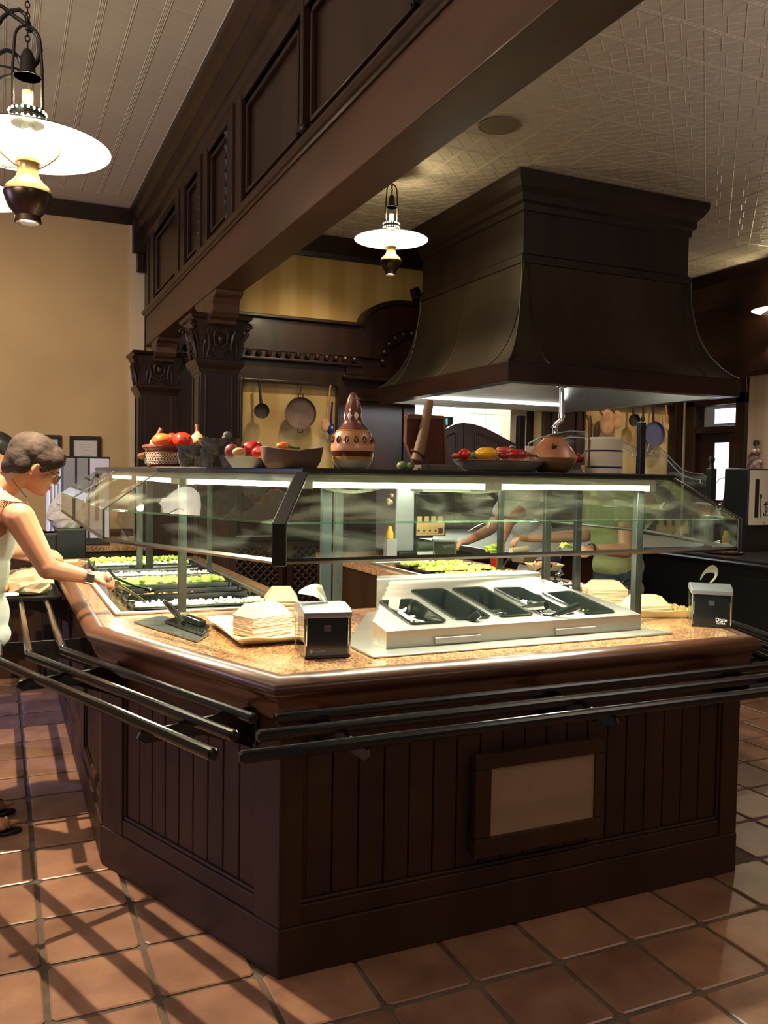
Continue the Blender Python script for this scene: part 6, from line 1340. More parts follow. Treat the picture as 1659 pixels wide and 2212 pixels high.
utensil(312, 1300, 250, 1262, .945, .955, 'pair of black tongs lying over the near corner of the cold well', 'tongs', .013, False, True)
# ------------------------------------------------------------------ right wing
HW = thing('hot_well', 'steel framed well with trays set into the right wing of the counter', 'food well', (2.6, 4.4, WZ)); X0, X1, Y0_, Y1_ = 2.23, 2.88, 3.62, 5.15
m_ = MB()
for (a, b_, c_, d_) in ((X0, X1, Y0_, Y0_+.03), (X0, X1, Y1_-.03, Y1_), (X0, X0+.028, Y0_+.03, Y1_-.03), (X1-.028, X1, Y0_+.03, Y1_-.03)): m_.box(a, b_, c_, d_, WZ-.001, WZ+.010)
m_.build('rim_frame', STEEL, HW, bevel=.003); m_ = MB(); m_.box(2.30, 2.81, 3.652, 5.118, .8685, .870); m_.build('dark_bed', BPLA, HW)
for k, (ya, mt, lab, n2) in enumerate(((3.78, GREENV, 'black pan of the right wing nearest the front, nearly empty', 0), (4.02, CORN, 'second black pan of the right wing with shredded cheese', 60), (4.28, GUAC, 'third black pan of the right wing with a little yellow green mash', 160), (4.56, GUAC, 'fourth black pan of the right wing full of yellow green mash', 520), (4.84, LETT, 'fifth black pan of the right wing with green salad', 300))):
    if k == 0: pg = pan(.50, .22, .05, rim=.012).build('well_pan', GLOSSB, loc=(2.555, ya, WZ+.018), sharp=50); o = pg
    else: o = pg.copy(); COL.objects.link(o); o.location.y = ya
    tag(o, lab, 'pan', 'black pans in the right wing')
    if n2: chunks('topping', lab.split(' with ')[-1].replace('fourth black pan of the right wing full of ', '')+' in the right wing, pan %d from the front' % (k+1), 'topping', mt, 2.34, 2.77, ya-.08, ya+.08, WZ+.004, n2, .026, 50+k, .022, mat('pale_mash', (.72, .70, .30), .6), .4)
utensil(2, 2, 2, 2, .9, .9, 'x') if False else None
def ut3(a, b_, lab, nm='serving_spoon'):
    a, b_ = Vector(a), Vector(b_); t = thing(nm, lab, 'utensil', tuple(a)); m_ = MB(); m_.tube([a, (a+b_)/2+Vector((0, 0, .012)), b_], [.006, .006, .011], 8); m_.build('handle', GLOSSB, t); m_ = MB(); m_.ball(a, (.03, .035, .01), 12, 7); m_.build('bowl', GLOSSB, t)
a = P(1085, 1228, z=.95); b_ = P(1102, 1208, z=1.0); ut3(a, b_, 'black serving spoon standing in the yellow green mash'); a = P(1150, 1240, z=.94); b_ = P(1190, 1222, z=.98); ut3(a, b_, 'black serving spoon beside the brown food boat of the right wing')
a = P(1195, 1255, z=.95); b_ = P(1215, 1238, z=.99); ut3(a, b_, 'black serving tongs near the middle posts of the right wing', 'tongs'); a = P(1342, 1268, z=.95); b_ = P(1356, 1252, z=.985); ut3(a, b_, 'black utensil handle standing behind the right paper boats')
a = P(1130, 1215, z=.925); o = boat(BOATW, False, 1.1).build('food_boat', BOATW, loc=(a.x, a.y, .93), rz=.4); tag(o, 'cream paper boat on the right wing in front of the white shirted person', 'paper tray')
a = P(1175, 1232, z=.93); o = boat(BOATW, False, 1.2).build('food_boat', BOATW, loc=(a.x, a.y, .93), rz=-.3); tag(o, 'cream paper boat filled with orange brown food on the right wing', 'paper tray'); chunks('cooked_meat', 'orange brown food heaped in the paper boat of the right wing', 'food', SHRIMP, a.x-.06, a.x+.06, a.y-.035, a.y+.035, .955, 70, .022, 60, .02, mat('dark_meat', (.25, .07, .03), .5), .4)
chunks('white_scraps', 'white crumbs scattered by the posts of the right wing', 'crumbs', ONIONW, 2.70, 2.86, 3.60, 3.80, .925, 60, .014, 61, .006)
a = P(1170, 1180, z=.99); t = local('red_cup', 'small red paper cup on the far edge of the right wing', 'cup', (2.87, 4.62, .913)); m_ = MB(); m_.lathe([(.026, 0), (.034, .085), (.036, .088), (.032, .086), (.024, .004), (.001, .004)], 20); m_.build('cup', REDP, t, sharp=50)
# drink machine at the far end of the right wing
DM = thing('drink_machine', 'silver and black drink machine with a tan star panel on the right wing', 'drink machine', (2.68, 5.7, .912)); yd = 5.52
def DX(px): return P(px, 1120, y=yd).x
def DZ(py): return P(925, py, y=yd).z
x0, x1 = DX(852), 2.80
m_ = MB(); m_.box(x0+.0, DX(893), yd-.02, yd+.34, .95, 1.42); m_.build('side_body', mat('silver_panel', (.42, .43, .48), .28, .5), DM, bevel=.012); m_ = MB(); m_.box(DX(893), x1, yd+.04, yd+.34, .95, 1.38); m_.build('cabinet', mat('grey_cabinet', (.16, .17, .16), .35), DM, bevel=.006)
m_ = MB(); m_.box(x0+.02, x1-.01, yd-.05, yd+.36, .914, .95); m_.build('base', BPLA, DM, bevel=.01); m_ = MB(); m_.lathe([(.20, 0), (.22, .008), (.21, .012), (.001, .012)], 28, (DX(925), yd-.02, .914)); m_.build('drip_tray', BPLA, DM)
m_ = MB(); m_.box(DX(896), DX(962), yd-.012, yd+.04, DZ(1162), DZ(1068)); m_.build('front_housing', BPLA, DM, bevel=.004)
px_ = mat('tan_star_panel', (.52, .33, .15), .5); m_ = MB(); m_.box(DX(898), DX(958), yd-.018, yd-.012, DZ(1156), DZ(1128)); 
for k in range(4): m_.box(DX(900+15*k), DX(909+15*k), yd-.018, yd-.012, DZ(1128), DZ(1115))
m_.build('star_panel', px_, DM, label='tan panel with dark stars')
DKB = mat('dark_brown_print', (.06, .03, .015), .5)
for k in range(4):
    cx_, cz_ = DX(902+12.3*k), DZ(1146); m_ = MB(); pts = []
    for j in range(10): rr = .0145 if j % 2 == 0 else .006; a = PI/2+j*PI/5; pts.append((cx_+rr*math.cos(a), yd-.020, cz_+rr*math.sin(a)))
    m_.add(pts, [tuple(range(10))]); m_.add([(x, y+.002, z) for x, y, z in pts], [tuple(range(10))[::-1]]+[]); m_.build('star', DKB, DM)
for py in (1140, 1152): m_ = MB(); m_.box(DX(898), DX(945), yd-.0195, yd-.018, DZ(py)-.001, DZ(py)+.001); m_.build('border_line', DKB, DM)
m_ = MB(); m_.box(DX(945), DX(954), yd-.020, yd-.018, DZ(1152), DZ(1141)); m_.build('square_mark', DKB, DM)
m_ = MB(); m_.tube([(DX(897), yd-.03, DZ(1180)), (DX(955), yd-.03, DZ(1180))], .036, 18); m_.build('drum', mat('dark_green_drum', (.05, .07, .05), .25, coat=.4), DM); m_ = MB(); m_.box(DX(896), DX(956), yd-.06, yd, DZ(1196), DZ(1190)); m_.build('drip_grate', WHITE, DM, label='pale ledge'); m_ = MB()
for k in range(4): m_.box(DX(897+18*k), DX(899+18*k), yd-.03, yd-.012, DZ(1172), DZ(1164))
m_.build('nozzle', CHROME, DM)
a = P(842, 1155, y=5.42); t = thing('sauce_bottle', 'golden sauce bottle top on a grey bracket left of the drink machine', 'bottle', tuple(a)); m_ = MB(); m_.lathe([(.02, -.03), (.026, -.025), (.026, .01), (.02, .025), (.014, .05), (.012, .06)], 14, tuple(a)); m_.build('bottle', mat('golden_plastic', (.75, .42, .04), .3), t); m_ = MB(); m_.box(a.x-.03, a.x+.05, 5.40, 5.46, .914, a.z-.03); m_.build('bracket', GREYP, t, bevel=.004)
a = P(842, 1078, y=5.42); m_ = MB(); rnd = random.Random(4)
for k in range(6): m_.ball((a.x+rnd.uniform(-.015, .015), 5.42, a.z+rnd.uniform(-.04, .04)), (.016, .014, .016), 8, 6)
t = thing('dried_chili_bunch', 'small red and cream hanging bunch beside the drink machine', 'decoration', tuple(a)); m_.build('bunch', mat('red_cream_mottle', (.55, .12, .07), .5, noise=(20, .5, (1, 1, 1)), col2=(.7, .5, .35)), t); m_ = MB(); m_.tube([(a.x, 5.42, a.z+.04), (a.x, 5.42, ZS-.03)], .002, 5); m_.build('string', IRON, t)
a = P(1030, 1206, z=.912); t = napkin_box(2.72, 5.05-.03, .932, math.radians(-28), 'black napkin dispenser on the right wing with a big white napkin', 3, .15, .12, .16)
yz = 5.05; cloth_sheet('napkin', [[P(1006, 1150, y=yz), P(1012, 1146, y=yz+.05)], [P(1025, 1140, y=yz-.02), P(1030, 1135, y=yz+.03)], [P(1048, 1128, y=yz-.01), P(1050, 1124, y=yz+.05)], [P(1065, 1122, y=yz), P(1052, 1152, y=yz-.03)]], PAPER, 'big white napkin sticking out of the right wing dispenser', 'napkin')
# food tray resting on the side rails by the woman
t = local('food_tray', 'dark cafeteria tray on the side rails behind the woman', 'tray', (.11, 4.98, RZ+RR+.001)); m_ = pan(.38, .50, .004, rim=.014); m_.v = [(x, y, z+.004) for x, y, z in m_.v]; m_.build('tray', BPLA, t, sharp=50)
rnd = random.Random(21); m_ = MB(); c_ = P(78, 1250, y=4.98); m_.ball((0, 0, 0), (.13, .12, .075), 18, 12); m_.v = [(v[0]+rnd.uniform(-.012, .012), v[1]+rnd.uniform(-.01, .01), max(-.055, v[2]+rnd.uniform(-.012, .012))) for v in m_.v]; m_.sm = [False]*len(m_.sm); tag(m_.build('wrapped_sandwich', mat('crumpled_kraft_wrap', (.50, .36, .22), .8), loc=(.14, 4.92, .895)), 'food wrapped in crumpled brown paper on the tray on the side rails', 'wrapped food')
m_ = MB(); m_.ball((0, 0, 0), (.05, .045, .04), 12, 8); tag(m_.build('bread_roll', mat('golden_bread', (.55, .30, .10), .6), loc=(-.005, 4.85, .885)), 'golden bread roll on the tray left of the wrapped food', 'bread'); slab('butter_pat', (.05, 4.78, .853), (.07, .05, .012), PAPER, 'small white paper slip on the near edge of the tray', 'paper', 0, 0, .3)
a = P(135, 1212, y=5.0); o = boat(KRAFT, False, 1.25, .05).build('food_boat', KRAFT, loc=(.32, 5.0, .945), rz=.2); tag(o, 'kraft paper boat held at the counter edge by the dark haired diner', 'paper tray')
# ------------------------------------------------------------------ people
def body(name, parent, mt, shapes, voxel=.007, smooth=4, label=None):
    """shapes: ('b', centre, radii[, rot]) or ('l', [points], [radii]); merged by a voxel remesh into one skin"""
    m_ = MB()
    for s_ in shapes:
        if s_[0] == 'b': m_.ball(s_[1], s_[2], 16, 12, s_[3] if len(s_) > 3 else None)
        else:
            pts, rs = s_[1], s_[2]; P_ = [Vector(p) for p in pts]; rs = rs if isinstance(rs, (list, tuple)) else [rs]*len(P_)
            m_.tube(P_, rs, 12)
            for p, r in zip(P_, rs): m_.ball(p, r*.995, 12, 8)
    o = m_.build(name, mt, parent, sharp=180, label=label)
    for p in o.data.polygons: p.use_smooth = True
    rm = o.modifiers.new('remesh', 'REMESH'); rm.mode = 'VOXEL'; rm.voxel_size = voxel; rm.use_smooth_shade = True
    sm = o.modifiers.new('smooth', 'SMOOTH'); sm.iterations = smooth; sm.factor = .5
    return o
def headframe(c_, yaw, pitch, roll=0):
    R = Matrix.Rotation(yaw, 3, 'Z') @ Matrix.Rotation(pitch, 3, 'Y') @ Matrix.Rotation(roll, 3, 'X')   # local +X = face, pitch>0 looks down
    return (lambda x, y, z: Vector(c_)+R@Vector((x, y, z))), R
def head_shapes(c_, yaw, pitch, s_=1.0, roll=0):
    F, R = headframe(c_, yaw, pitch, roll)
    def B(x, y, z, a, b_, c2): return ('b', F(x*s_, y*s_, z*s_), (a*s_, b_*s_, c2*s_), R)
    S = [B(-.012, 0, .022, .094, .073, .092), B(.028, 0, -.028, .058, .058, .070), B(.050, 0, -.072, .036, .036, .030), B(.030, 0, -.058, .050, .052, .036), B(.076, 0, .030, .018, .05, .018),
         B(.098, 0, -.018, .014, .013, .014), B(.090, 0, .0, .012, .010, .024), B(.104, 0, -.024, .010, .010, .009), B(.082, 0, -.050, .014, .024, .008), B(.080, 0, -.060, .014, .021, .008), B(.076, 0, -.082, .017, .018, .015)]
    for y in (-1, 1):
        S += [B(.056, y*.040, -.022, .024, .020, .020), B(.0, y*.074, -.006, .016, .009, .028), B(.004, y*.079, .006, .012, .007, .014), B(.074, y*.032, .008, .012, .017, .010)]
    return S, F, R
def hand_shapes(w_, dr, up, side=1, s_=1.0, curl=1.1, spread=.0, thumb=True):
    """w_ wrist, dr pointing direction, up = back of the hand normal; fingers curl towards -up"""
    w_ = Vector(w_); dr = Vector(dr).normalized(); up = (Vector(up)-dr*Vector(up).dot(dr)).normalized(); lat = dr.cross(up)*side
    S = []; pl_ = .085*s_
    R = Matrix((dr, lat, up)).transposed()
    S.append(('b', w_+dr*pl_*.52, (pl_*.58, .037*s_, .016*s_), R)); S.append(('l', [w_-dr*.01, w_+dr*.03], [.024*s_, .026*s_]))
    for k, L in enumerate((.072, .082, .077, .060)):
        o_ = (k-1.5)*.0185*s_; b0 = w_+dr*(pl_*.96-.006*abs(k-1.2)*s_)+lat*(o_); pts = [b0]; a = .25; p = b0
        for seg in (.44, .32, .24):
            a += curl*(.55 if seg == .44 else .62); d_ = dr*math.cos(a)-up*math.sin(a)+lat*(o_*spread*3); p = p+d_.normalized()*L*seg*s_; pts.append(p)
        S.append(('l', pts, [.0095*s_, .0088*s_, .0080*s_, .0070*s_]))
    if thumb:
        b0 = w_+dr*.022*s_-lat*(-.026*s_)*-1; b0 = w_+dr*.022*s_-lat*.024*s_
        p1 = b0+(dr*.6-lat*.55-up*.35).normalized()*.036*s_; p2 = p1+(dr*.9-lat*.0-up*.45).normalized()*.032*s_; p3 = p2+(dr*.8+lat*.4-up*.4).normalized()*.024*s_
        S.append(('l', [b0, p1, p2, p3], [.015*s_, .012*s_, .0105*s_, .0085*s_]))
    return S
def foot_shapes(a, dr, s_=1.0):
    a = Vector(a); dr = Vector(dr).normalized(); lat = Vector((-dr.y, dr.x, 0)); S = [('l', [a+Vector((0, 0, .08)), a+Vector((0, 0, .045)), a-dr*.03+Vector((0, 0, .028))], [.036*s_, .036*s_, .028*s_]), ('l', [a+Vector((0, 0, .055)), a+dr*.08+Vector((0, 0, .038)), a+dr*.14+Vector((0, 0, .024))], [.034*s_, .030*s_, .022*s_]), ('l', [a+dr*.13+lat*.018+Vector((0, 0, .02)), a+dr*.13-lat*.02+Vector((0, 0, .02))], [.02*s_, .02*s_])]
    for k, L in enumerate((.052, .044, .038, .032, .026)):
        o_ = lat*(.030-.0155*k)*s_; b0 = a+dr*(.140-.005*k)+o_+Vector((0, 0, .016)); S.append(('l', [b0, b0+dr*L*.6+Vector((0, 0, .002)), b0+dr*L], [.0105 if k == 0 else .0078, .011 if k == 0 else .0078, .0095 if k == 0 else .0065]))
    return S
# ---- the woman
yw_ = 3.78
def W(px, py, y=yw_): return P(px, py, y=y)
hc = W(74, 1008); hip = Vector((-.135, 3.80, .93)); chest = Vector((-.06, 3.79, 1.25))
WM = thing('person', 'grey haired woman in glasses and a white sleeveless top reaching over the buffet', 'person', (-.28, 3.85, 0))
sh_r = W(42, 1118, 3.66); el_r = W(103, 1228, 3.60); wr_r = W(193, 1247, 3.66)
sh_l = Vector((-.03, 3.93, sh_r.z+.01)); el_l = Vector((-.22, 4.0, 1.06)); wr_l = Vector((-.16, 4.22, .95))
HS, HF, HR = head_shapes(hc, .06, .46, 1.0)
knr, knl = Vector((-.17, 3.80, .49)), Vector((-.20, 3.98, .49)); anr, anl = Vector((-.125, 3.80, 0)), Vector((-.145, 4.02, 0))
S = HS+[('l', [HF(-.035, 0, -.05), chest+Vector((.055, 0, .155))], [.050, .056])]
S += [('l', [sh_r, sh_r*.5+el_r*.5, el_r], [.060, .050, .041]), ('l', [el_r, el_r*.6+wr_r*.4, wr_r], [.041, .038, .025]), ('b', el_r, (.042, .042, .042)), ('l', [chest+Vector((.04, 0, .12)), sh_r], [.06, .058])]
S += [('l', [sh_l, el_l], [.055, .040]), ('l', [el_l, wr_l], [.039, .025]), ('l', [chest+Vector((.04, 0, .12)), sh_l], [.06, .055])]
S += [('b', chest, (.12, .155, .17)), ('b', (chest+hip)/2, (.12, .15, .17)), ('b', hip, (.135, .165, .14))]
for kn, an in ((knr, anr), (knl, anl)): S += [('l', [hip+Vector((.0, kn.y-hip.y, -.03)), kn, an+Vector((0, 0, .09))], [.092, .056, .038])]; S += foot_shapes(an+Vector((0, 0, .014)), (1, -.12, 0))
S += hand_shapes(wr_r, (1, .12, .03), (-.1, -.25, 1), -1, .92, 1.15)
S += hand_shapes(wr_l, (.8, .5, -.1), (0, 0, 1), 1, .92, .6)
body('body', WM, SKINM, S, .0048, 3)
# face details
def hb(nm, mt, items, par=WM, F=HF, R=HR, **k):
    m_ = MB()
    for it in items: m_.ball(F(*it[0]), it[1], 12, 8, R)
    return m_.build(nm, mt, par, sharp=80, **k)
for y in (-1, 1):
    hb('eye', mat('eye_white', (.7, .68, .64), .3), [((.078, y*.031, -.003), (.010, .012, .008))]); hb('iris', mat('eye_iris', (.03, .02, .015), .2), [((.0865, y*.031, -.004), (.003, .005, .005))])
    hb('eyebrow', HAIRM, [((.092, y*.032, .018), (.004, .018, .0035))])
hb('lips', mat('lip_pink', (.48, .16, .11), .45), [((.0935, 0, -.0505), (.006, .018, .0042)), ((.0915, 0, -.0585), (.006, .016, .0045))])
hb('earring', CHROME, [((-.006, -.084, -.034), (.004, .003, .004)), ((-.006, .084, -.034), (.004, .003, .004))])
# hair: short layered cap leaving the face, ear and nape
H_ = []
def HB_(x, y, z, a, b_, c2): H_.append(('b', HF(x, y, z), (a, b_, c2), HR))
HB_(-.024, 0, .050, .104, .086, .086); HB_(-.060, 0, .012, .064, .078, .085); HB_(.040, 0, .072, .060, .068, .046); HB_(-.082, 0, -.030, .036, .056, .050)
for y in (-1, 1): HB_(.010, y*.064, .036, .062, .024, .042); HB_(-.046, y*.062, -.010, .034, .024, .046); HB_(.060, y*.045, .056, .032, .030, .034); HB_(.028, y*.073, .014, .016, .012, .030)
HB_(.070, 0, .062, .034, .056, .028)
o = body('hair', WM, HAIRM, H_, .006, 3); dm = o.modifiers.new('disp', 'DISPLACE'); tx = bpy.data.textures.new('hair_clumps', 'CLOUDS'); tx.noise_scale = .035; dm.texture = tx; dm.strength = .006; dm.mid_level = .5
# glasses
m_ = MB()
for y in (-1, 1):
    m_.tube([HF(.104, y*.034+.022*math.cos(k*PI/8), -.006+.015*math.sin(k*PI/8)) for k in range(16)], .0016, 5, closed=True); m_.tube([HF(.103, y*.056, .0), HF(.06, y*.078, .004), HF(.0, y*.086, .006)], .0018, 5)
m_.tube([HF(.105, -.012, 0), HF(.109, 0, .002), HF(.105, .012, 0)], .0015, 5); m_.build('glasses', mat('brown_red_frame', (.12, .03, .02), .3), WM, label='thin brown framed glasses')
for y in (-1, 1): m_ = MB(); m_.ball(HF(.104, y*.034, -.006), (.0008, .021, .0145), 14, 8, HR); m_.build('lens', GLASSL, WM)
# clothes
T = [('b', chest+Vector((-.005, 0, -.02)), (.135, .150, .165)), ('b', (chest+hip)/2+Vector((-.01, 0, .02)), (.150, .168, .19)), ('b', hip+Vector((.005, 0, -.02)), (.17, .19, .16)), ('l', [chest+Vector((.02, -.085, .10)), chest+Vector((.045, -.075, .158))], [.052, .032]), ('l', [chest+Vector((.02, .085, .10)), chest+Vector((.045, .075, .158))], [.052, .032]), ('b', hip+Vector((.03, -.03, -.10)), (.15, .17, .08))]
body('sleeveless_top', WM, CLOTHW, T, .007, 5, 'white sleeveless top')
m_ = MB()
for k in range(7):
    c_ = W(6+8*k, 1088+k*1.2-(.25*k*k)*.3, 3.655+.0*k); m_.tube([c_+Vector((.014*math.cos(a), -.004, .014*math.sin(a))) for a in [j*PI/4 for j in range(8)]], .0022, 5, closed=True); m_.tube([c_+Vector((.007*math.cos(a), -.004, .007*math.sin(a))) for a in [j*PI/4 for j in range(8)]], .002, 5, closed=True)
m_.build('yoke_embroidery', mat('rust_embroidery', (.28, .08, .05), .8), WM, kind='stuff')
m_ = MB(); m_.tube([chest+Vector((-.02, -.168, .10)), chest+Vector((.02, -.172, .03)), chest+Vector((-.08, -.190, -.06)), chest+Vector((-.16, -.20, -.12))], .008, 6); m_.build('bag_strap', BLACK, WM)
m_ = MB(); m_.tube([HF(-.055, -.045, -.085), HF(-.0, -.05, -.115), HF(.03, 0, -.125)], .0018, 5); m_.build('necklace', mat('brown_cord', (.15, .05, .03), .6), WM)
PT = [('b', hip+Vector((0, 0, -.06)), (.145, .175, .13))]
for kn in (knr, knl): PT.append(('l', [hip+Vector((0, kn.y-hip.y, -.05)), kn+Vector((0, 0, .12))], [.105, .085]))
body('shorts', WM, mat('khaki_cloth', (.28, .20, .12), .85), PT, .008, 3)
for an, lb in ((anr, 0), (anl, 1)):
    m_ = MB(); d_ = Vector((1, -.12, 0)).normalized(); l_ = Vector((-d_.y, d_.x, 0)); c_ = an+d_*.075
    ring = []
    for k in range(24):
        a = k*2*PI/24; u_ = math.cos(a); w_ = .043+.009*u_; ring.append(c_+d_*(.132*u_)+l_*(w_*math.sin(a)))
    m_.prism([(p.x, p.y) for p in ring], 0, .014); sd = m_.build('sandal', BPLA, WM, bevel=.003)
    m_ = MB(); t0_ = an+d_*.155+l_*.012+Vector((0, 0, .014)); m_.tube([an+d_*.04-l_*.042+Vector((0, 0, .014)), an+d_*.09-l_*.03+Vector((0, 0, .062)), t0_+Vector((0, 0, .03)), t0_], .005, 6); m_.tube([t0_+Vector((0, 0, .03)), an+d_*.09+l_*.034+Vector((0, 0, .06)), an+d_*.04+l_*.042+Vector((0, 0, .014))], .005, 6); m_.ball(t0_+Vector((-.01, 0, .04)), .009, 8, 6); m_.build('strap', WHITE if lb == 0 else BPLA, sd)
# watch
wc = wr_r*.93+el_r*.07; dv = (wr_r-el_r).normalized(); sd_ = dv.cross(Vector((0, 0, 1))).normalized(); upv = sd_.cross(dv).normalized(); m_ = MB()
m_.tube([wc+dv*q for q in (-.010, .010)], .0305, 18, caps=False); m_.build('watch_band', mat('red_band', (.45, .02, .04), .5), WM, label='red watch band')
wf = wc+(sd_*1.0).normalized()*.029+upv*-.004
m_ = MB(); Rw = Matrix((dv, sd_, upv)).transposed(); vs = [wf+Rw@Vector((i*.019, j*.006, k*.021)) for k in (-1, 1) for (i, j) in ((-1, -1), (1, -1), (1, 1), (-1, 1))]; m_.add(vs, [(0,3,2,1),(4,5,6,7),(0,1,5,4),(1,2,6,5),(2,3,7,6),(3,0,4,7)]); m_.build('watch', CHROME, WM, bevel=.004, label='square smart watch')
m_ = MB(); vs = [wf+sd_*.0065+Rw@Vector((i*.015, 0, k*.017)) for (i, k) in ((-1, -1), (1, -1), (1, 1), (-1, 1))]; m_.plate(vs, .001); m_.build('watch_screen', BLACK, WM)
m_ = MB(); hd_ = wr_r+Vector((.083, -.018, -.012)); m_.tube([hd_+Vector((0, .011*math.cos(k*PI/5), .011*math.sin(k*PI/5))) for k in range(10)], .002, 5, closed=True); m_.build('ring', CHROME, WM)
# utensil held
a = wr_r+Vector((.105, .0, .0)); b_ = Vector((.62, 3.92, .965)); m_ = MB(); m_.tube([a+Vector((-.03, .02, .03)), a+Vector((.0, .02, -.01)), (a+b_)/2+Vector((0, 0, -.01)), b_], [.006, .006, .005, .005], 8); m_.ball(b_, (.03, .025, .01), 10, 6); tag(m_.build('held_spoon', GLOSSB), 'black serving spoon held in the woman\'s fist', 'utensil')
# ---- generic diner
def diner(lab, hc_, yaw, pitch, chest_, hip_, arms, mts, hair_mt, feet, hs=1.0, cap=False, skin=SKINM, shirt_nm='shirt', sleeve=.5, apron=None, shoes=BPLA):
    t = thing('person', lab, 'person', (hip_[0], hip_[1], 0)); chest_ = Vector(chest_); hip_ = Vector(hip_); fd = Vector((math.cos(yaw), math.sin(yaw), 0)); lt = Vector((-fd.y, fd.x, 0))
    HS, HF, HR = head_shapes(Vector(hc_), yaw, pitch, hs); S = HS+[('l', [HF(-.03, 0, -.05), chest_+Vector((0, 0, .18))], [.052, .058])]; Rb = Matrix.Rotation(yaw, 3, 'Z')
    S += [('b', chest_, (.115, .165, .19), Rb), ('b', (chest_+hip_)/2, (.11, .15, .18), Rb), ('b', hip_, (.125, .165, .14), Rb)]
    SH = [('b', chest_, (.130, .180, .195), Rb), ('b', (chest_+hip_)/2, (.130, .168, .20), Rb), ('b', hip_, (.148, .185, .14), Rb), ('b', hip_+Vector((0, 0, -.14)), (.150, .19, .10), Rb)]
    for sgn, (el, wr, hd, up_) in zip((-1, 1), arms):
        s0 = chest_+lt*sgn*.165+Vector((0, 0, .13)); el = Vector(el); wr = Vector(wr); S += [('l', [chest_+Vector((0, 0, .14)), s0, el], [.06, .056, .043]), ('l', [el, el*.6+wr*.4, wr], [.043, .040, .026])]+hand_shapes(wr, hd, up_, sgn, .98, .75)
        e2 = s0.lerp(el, sleeve); SH += [('l', [chest_+Vector((0, 0, .14)), s0, e2], [.07, .070, .066])]
    PT = [('b', hip_+Vector((0, 0, -.05)), (.14, .178, .12), Rb)]
    for sgn, f in zip((-1, 1), feet):
        f = Vector(f); kn = (hip_+lt*sgn*.09+Vector((0, 0, -.05)))*.5+f*.5+fd*.03; S.append(('l', [hip_+lt*sgn*.09, kn, f+Vector((0, 0, .09))], [.09, .058, .042])); S += foot_shapes(f+Vector((0, 0, .01)), fd)
        PT.append(('l', [hip_+lt*sgn*.09+Vector((0, 0, -.04)), kn, f+Vector((0, 0, .10))], [.10, .075, .060]))
        m_ = MB(); m_.ball(f+fd*.07+Vector((0, 0, .038)), (.145, .052, .040), 16, 9, Rb); m_.v = [(x, y, max(z, .002)) for x, y, z in m_.v]; m_.build('shoe', shoes, t, sharp=70)
    body('body', t, skin, S, .007, 3); body(shirt_nm, t, mts[0], SH, .009, 5); body('trousers', t, mts[1], PT, .01, 3)
    for y in (-1, 1):
        m_ = MB(); m_.ball(HF(.078*hs, y*.031*hs, -.003), (.010, .012, .008), 10, 7, HR); m_.build('eye', mat('eye_white', (.7, .68, .64), .3), t); m_ = MB(); m_.ball(HF(.0865*hs, y*.031*hs, -.004), (.003, .005, .005), 8, 6, HR); m_.build('iris', mat('eye_iris', (.03, .02, .015), .2), t)
    m_ = MB(); m_.ball(HF(.0925*hs, 0, -.054), (.006, .018, .006), 10, 6, HR); m_.build('lips', mat('lip_pink', (.48, .16, .11), .45), t)
    hh = [('b', HF(-.024, 0, .046), (.102, .084, .084), HR), ('b', HF(-.060, 0, -.005), (.058, .076, .085), HR), ('b', HF(.045, 0, .072), (.056, .064, .036), HR)]
    body('hair', t, hair_mt, hh, .007, 3)
    if cap:
        m_ = MB(); m_.ball(HF(-.01, 0, .062), (.112, .094, .072), 18, 10, HR); m_.build('cap', BPLA, t); m_ = MB(); m_.ball(HF(.11, 0, .052), (.065, .07, .008), 16, 6, HR); m_.build('cap_visor', BPLA, t)
    if apron:
        m_ = MB(); ring = []
        for k in range(21): a = -1.25+2.5*k/20; ring.append((a, .165, .205))
        vs = []
        for zz, sc_ in ((chest_.z+.12, .82), (chest_.z-.05, .95), (hip_.z+.1, 1.02), (hip_.z-.05, 1.1), (hip_.z-.22, 1.18)):
            cc = chest_.lerp(hip_, min(1, max(0, (chest_.z-zz)/(chest_.z-hip_.z))))
            for a, rx, ry in ring: ru = 1+.02*math.sin(a*14)*(zz < hip_.z+.15); vs.append(cc.to_3d().xy.to_3d()+fd*(rx*math.cos(a)*sc_*ru)+lt*(ry*math.sin(a)*sc_*ru)+Vector((0, 0, zz)))
        n_ = 21; m_.add(vs, [(i*n_+j, i*n_+j+1, (i+1)*n_+j+1, (i+1)*n_+j) for i in range(4) for j in range(20)], True); o = m_.build('apron', apron, t, sharp=180); so = o.modifiers.new('s', 'SOLIDIFY'); so.thickness = .004
        so = o.modifiers.new('ss', 'SUBSURF'); so.levels = 1; so.render_levels = 1
    return t
# dark haired diner at the far left, mostly outside the frame
diner('dark haired person in a black cap at the left edge, behind the woman', tuple(P(-12, 985, y=4.95)), .05, .35, (-.22, 4.97, 1.26), (-.36, 5.0, .92), [((.02, 4.80, 1.08), (.20, 4.90, 1.06), (1, .1, -.1), (0, 0, 1)), ((-.02, 5.16, 1.06), (.17, 5.12, 1.00), (1, 0, -.2), (0, 0, 1))], (mat('black_cloth', (.012, .012, .014), .9), DENIM), HAIRB, [(-.30, 4.72, 0), (-.34, 5.15, 0)], cap=True, shoes=mat('grey_shoe', (.22, .21, .22), .6))
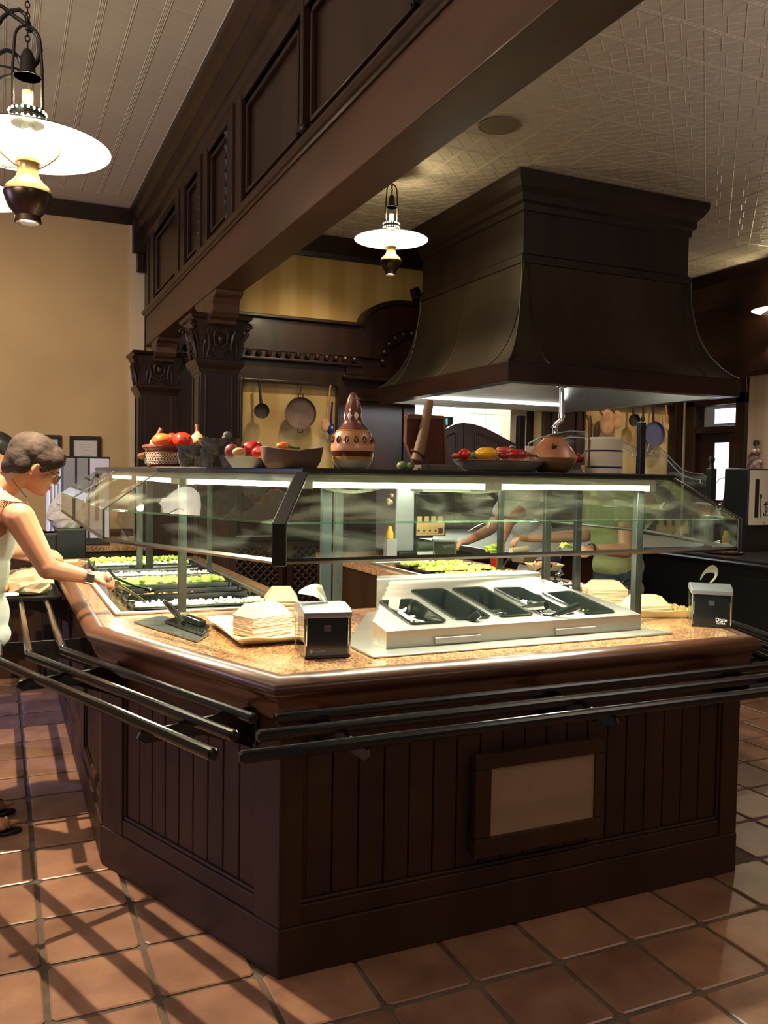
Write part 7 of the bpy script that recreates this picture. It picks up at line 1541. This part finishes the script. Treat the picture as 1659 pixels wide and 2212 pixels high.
# olive shirted person at the right wing
ho = P(1305, 1000, y=4.35); cxo = 3.50
diner('person in an olive green shirt and watch holding lettuce at the right wing', (ho.x-.02, 4.40, 1.575), PI*.98, .45, (3.50, 4.30, 1.27), (3.56, 4.28, .95), [((3.52, 4.56, 1.12), (3.22, 4.78, 1.09), (-.9, .25, .0), (0, -.2, 1)), (tuple(P(1352, 1190, y=4.02)), tuple(P(1285, 1186, y=4.06)), (-1, .1, .05), (0, -.4, 1))], (GREENC, DENIM), mat('brown_hair', (.06, .03, .02), .6), [(3.52, 4.42, 0), (3.56, 4.18, 0)], skin=SKINM, sleeve=.42)
# person in white further along
hw_ = P(1190, 985, y=5.0)
diner('person in a white shirt with a purple wristband leaning over the right wing', (hw_.x-.02, 5.22, 1.52), PI*1.02, .6, (3.52, 5.28, 1.24), (3.66, 5.28, .94), [((3.36, 5.50, 1.10), (3.12, 5.42, 1.02), (-1, -.1, -.1), (0, 0, 1)), (tuple(P(1098, 1128, y=5.0)), tuple(P(1083, 1172, y=4.92)), (-.8, -.3, -.5), (-.4, -.3, 1))], (mat('lilac_white_cloth', (.62, .58, .60), .9), DENIM), mat('brown_hair', (.06, .03, .02), .6), [(3.6, 5.42, 0), (3.64, 5.14, 0)], skin=SKIND, sleeve=.5)
q = P(1084, 1160, y=4.94); m_ = MB(); m_.tube([q+Vector((-.002, 0, -.006)), q+Vector((.002, 0, .006))], .031, 14, caps=False); pw_ = [o for o in COL.objects if o.name.startswith('person') and 'purple' in o.get('label', '')][0]; m_.build('wristband', mat('purple_band', (.10, .07, .30), .5), pw_)
q = P(1278, 1186, y=4.06); po_ = [o for o in COL.objects if o.name.startswith('person') and 'olive' in o.get('label', '')][0]; m_ = MB(); m_.tube([q+Vector((-.010, 0, 0)), q+Vector((.010, 0, 0))], .033, 16, caps=False); m_.build('watch_band', BPLA, po_)
q = P(1222, 1178, y=4.06); m_ = MB(); rnd = random.Random(31)
vs = []; 
for i in range(5):
    for j in range(6): vs.append((q.x-.04+.016*j, q.y-.02+.012*i+rnd.uniform(-.006, .006), q.z-.01+.008*math.sin(j*1.7+i)+.012*(2-abs(j-2.5))))
m_.add(vs, [(i*6+j, i*6+j+1, (i+1)*6+j+1, (i+1)*6+j) for i in range(4) for j in range(5)]); o = m_.build('lettuce_leaf', LETT); o.modifiers.new('s', 'SOLIDIFY').thickness = .003; tag(o, 'bright green lettuce leaf held by the olive shirted person', 'lettuce')
q = P(1065, 1190, y=4.8); m_ = MB()
for k in range(7): m_.ball((q.x+rnd.uniform(-.03, .03), q.y+rnd.uniform(-.02, .02), q.z+rnd.uniform(-.02, .025)), (.035, .03, .012), 10, 6, Matrix.Rotation(rnd.uniform(-.8, .8), 3, 'Y'))
tag(m_.build('lettuce_leaves', LETT), 'pale green lettuce leaves in front of the white shirted person', 'lettuce')
q = P(1128, 1190, y=4.75); m_ = MB(); m_.tube([q+Vector((-.09, 0, 0)), q+Vector((.05, .02, .012))], [.020, .024], 12); tag(m_.build('rolled_tortilla', BOATW), 'pale rolled tortilla in front of the white shirted person', 'tortilla')
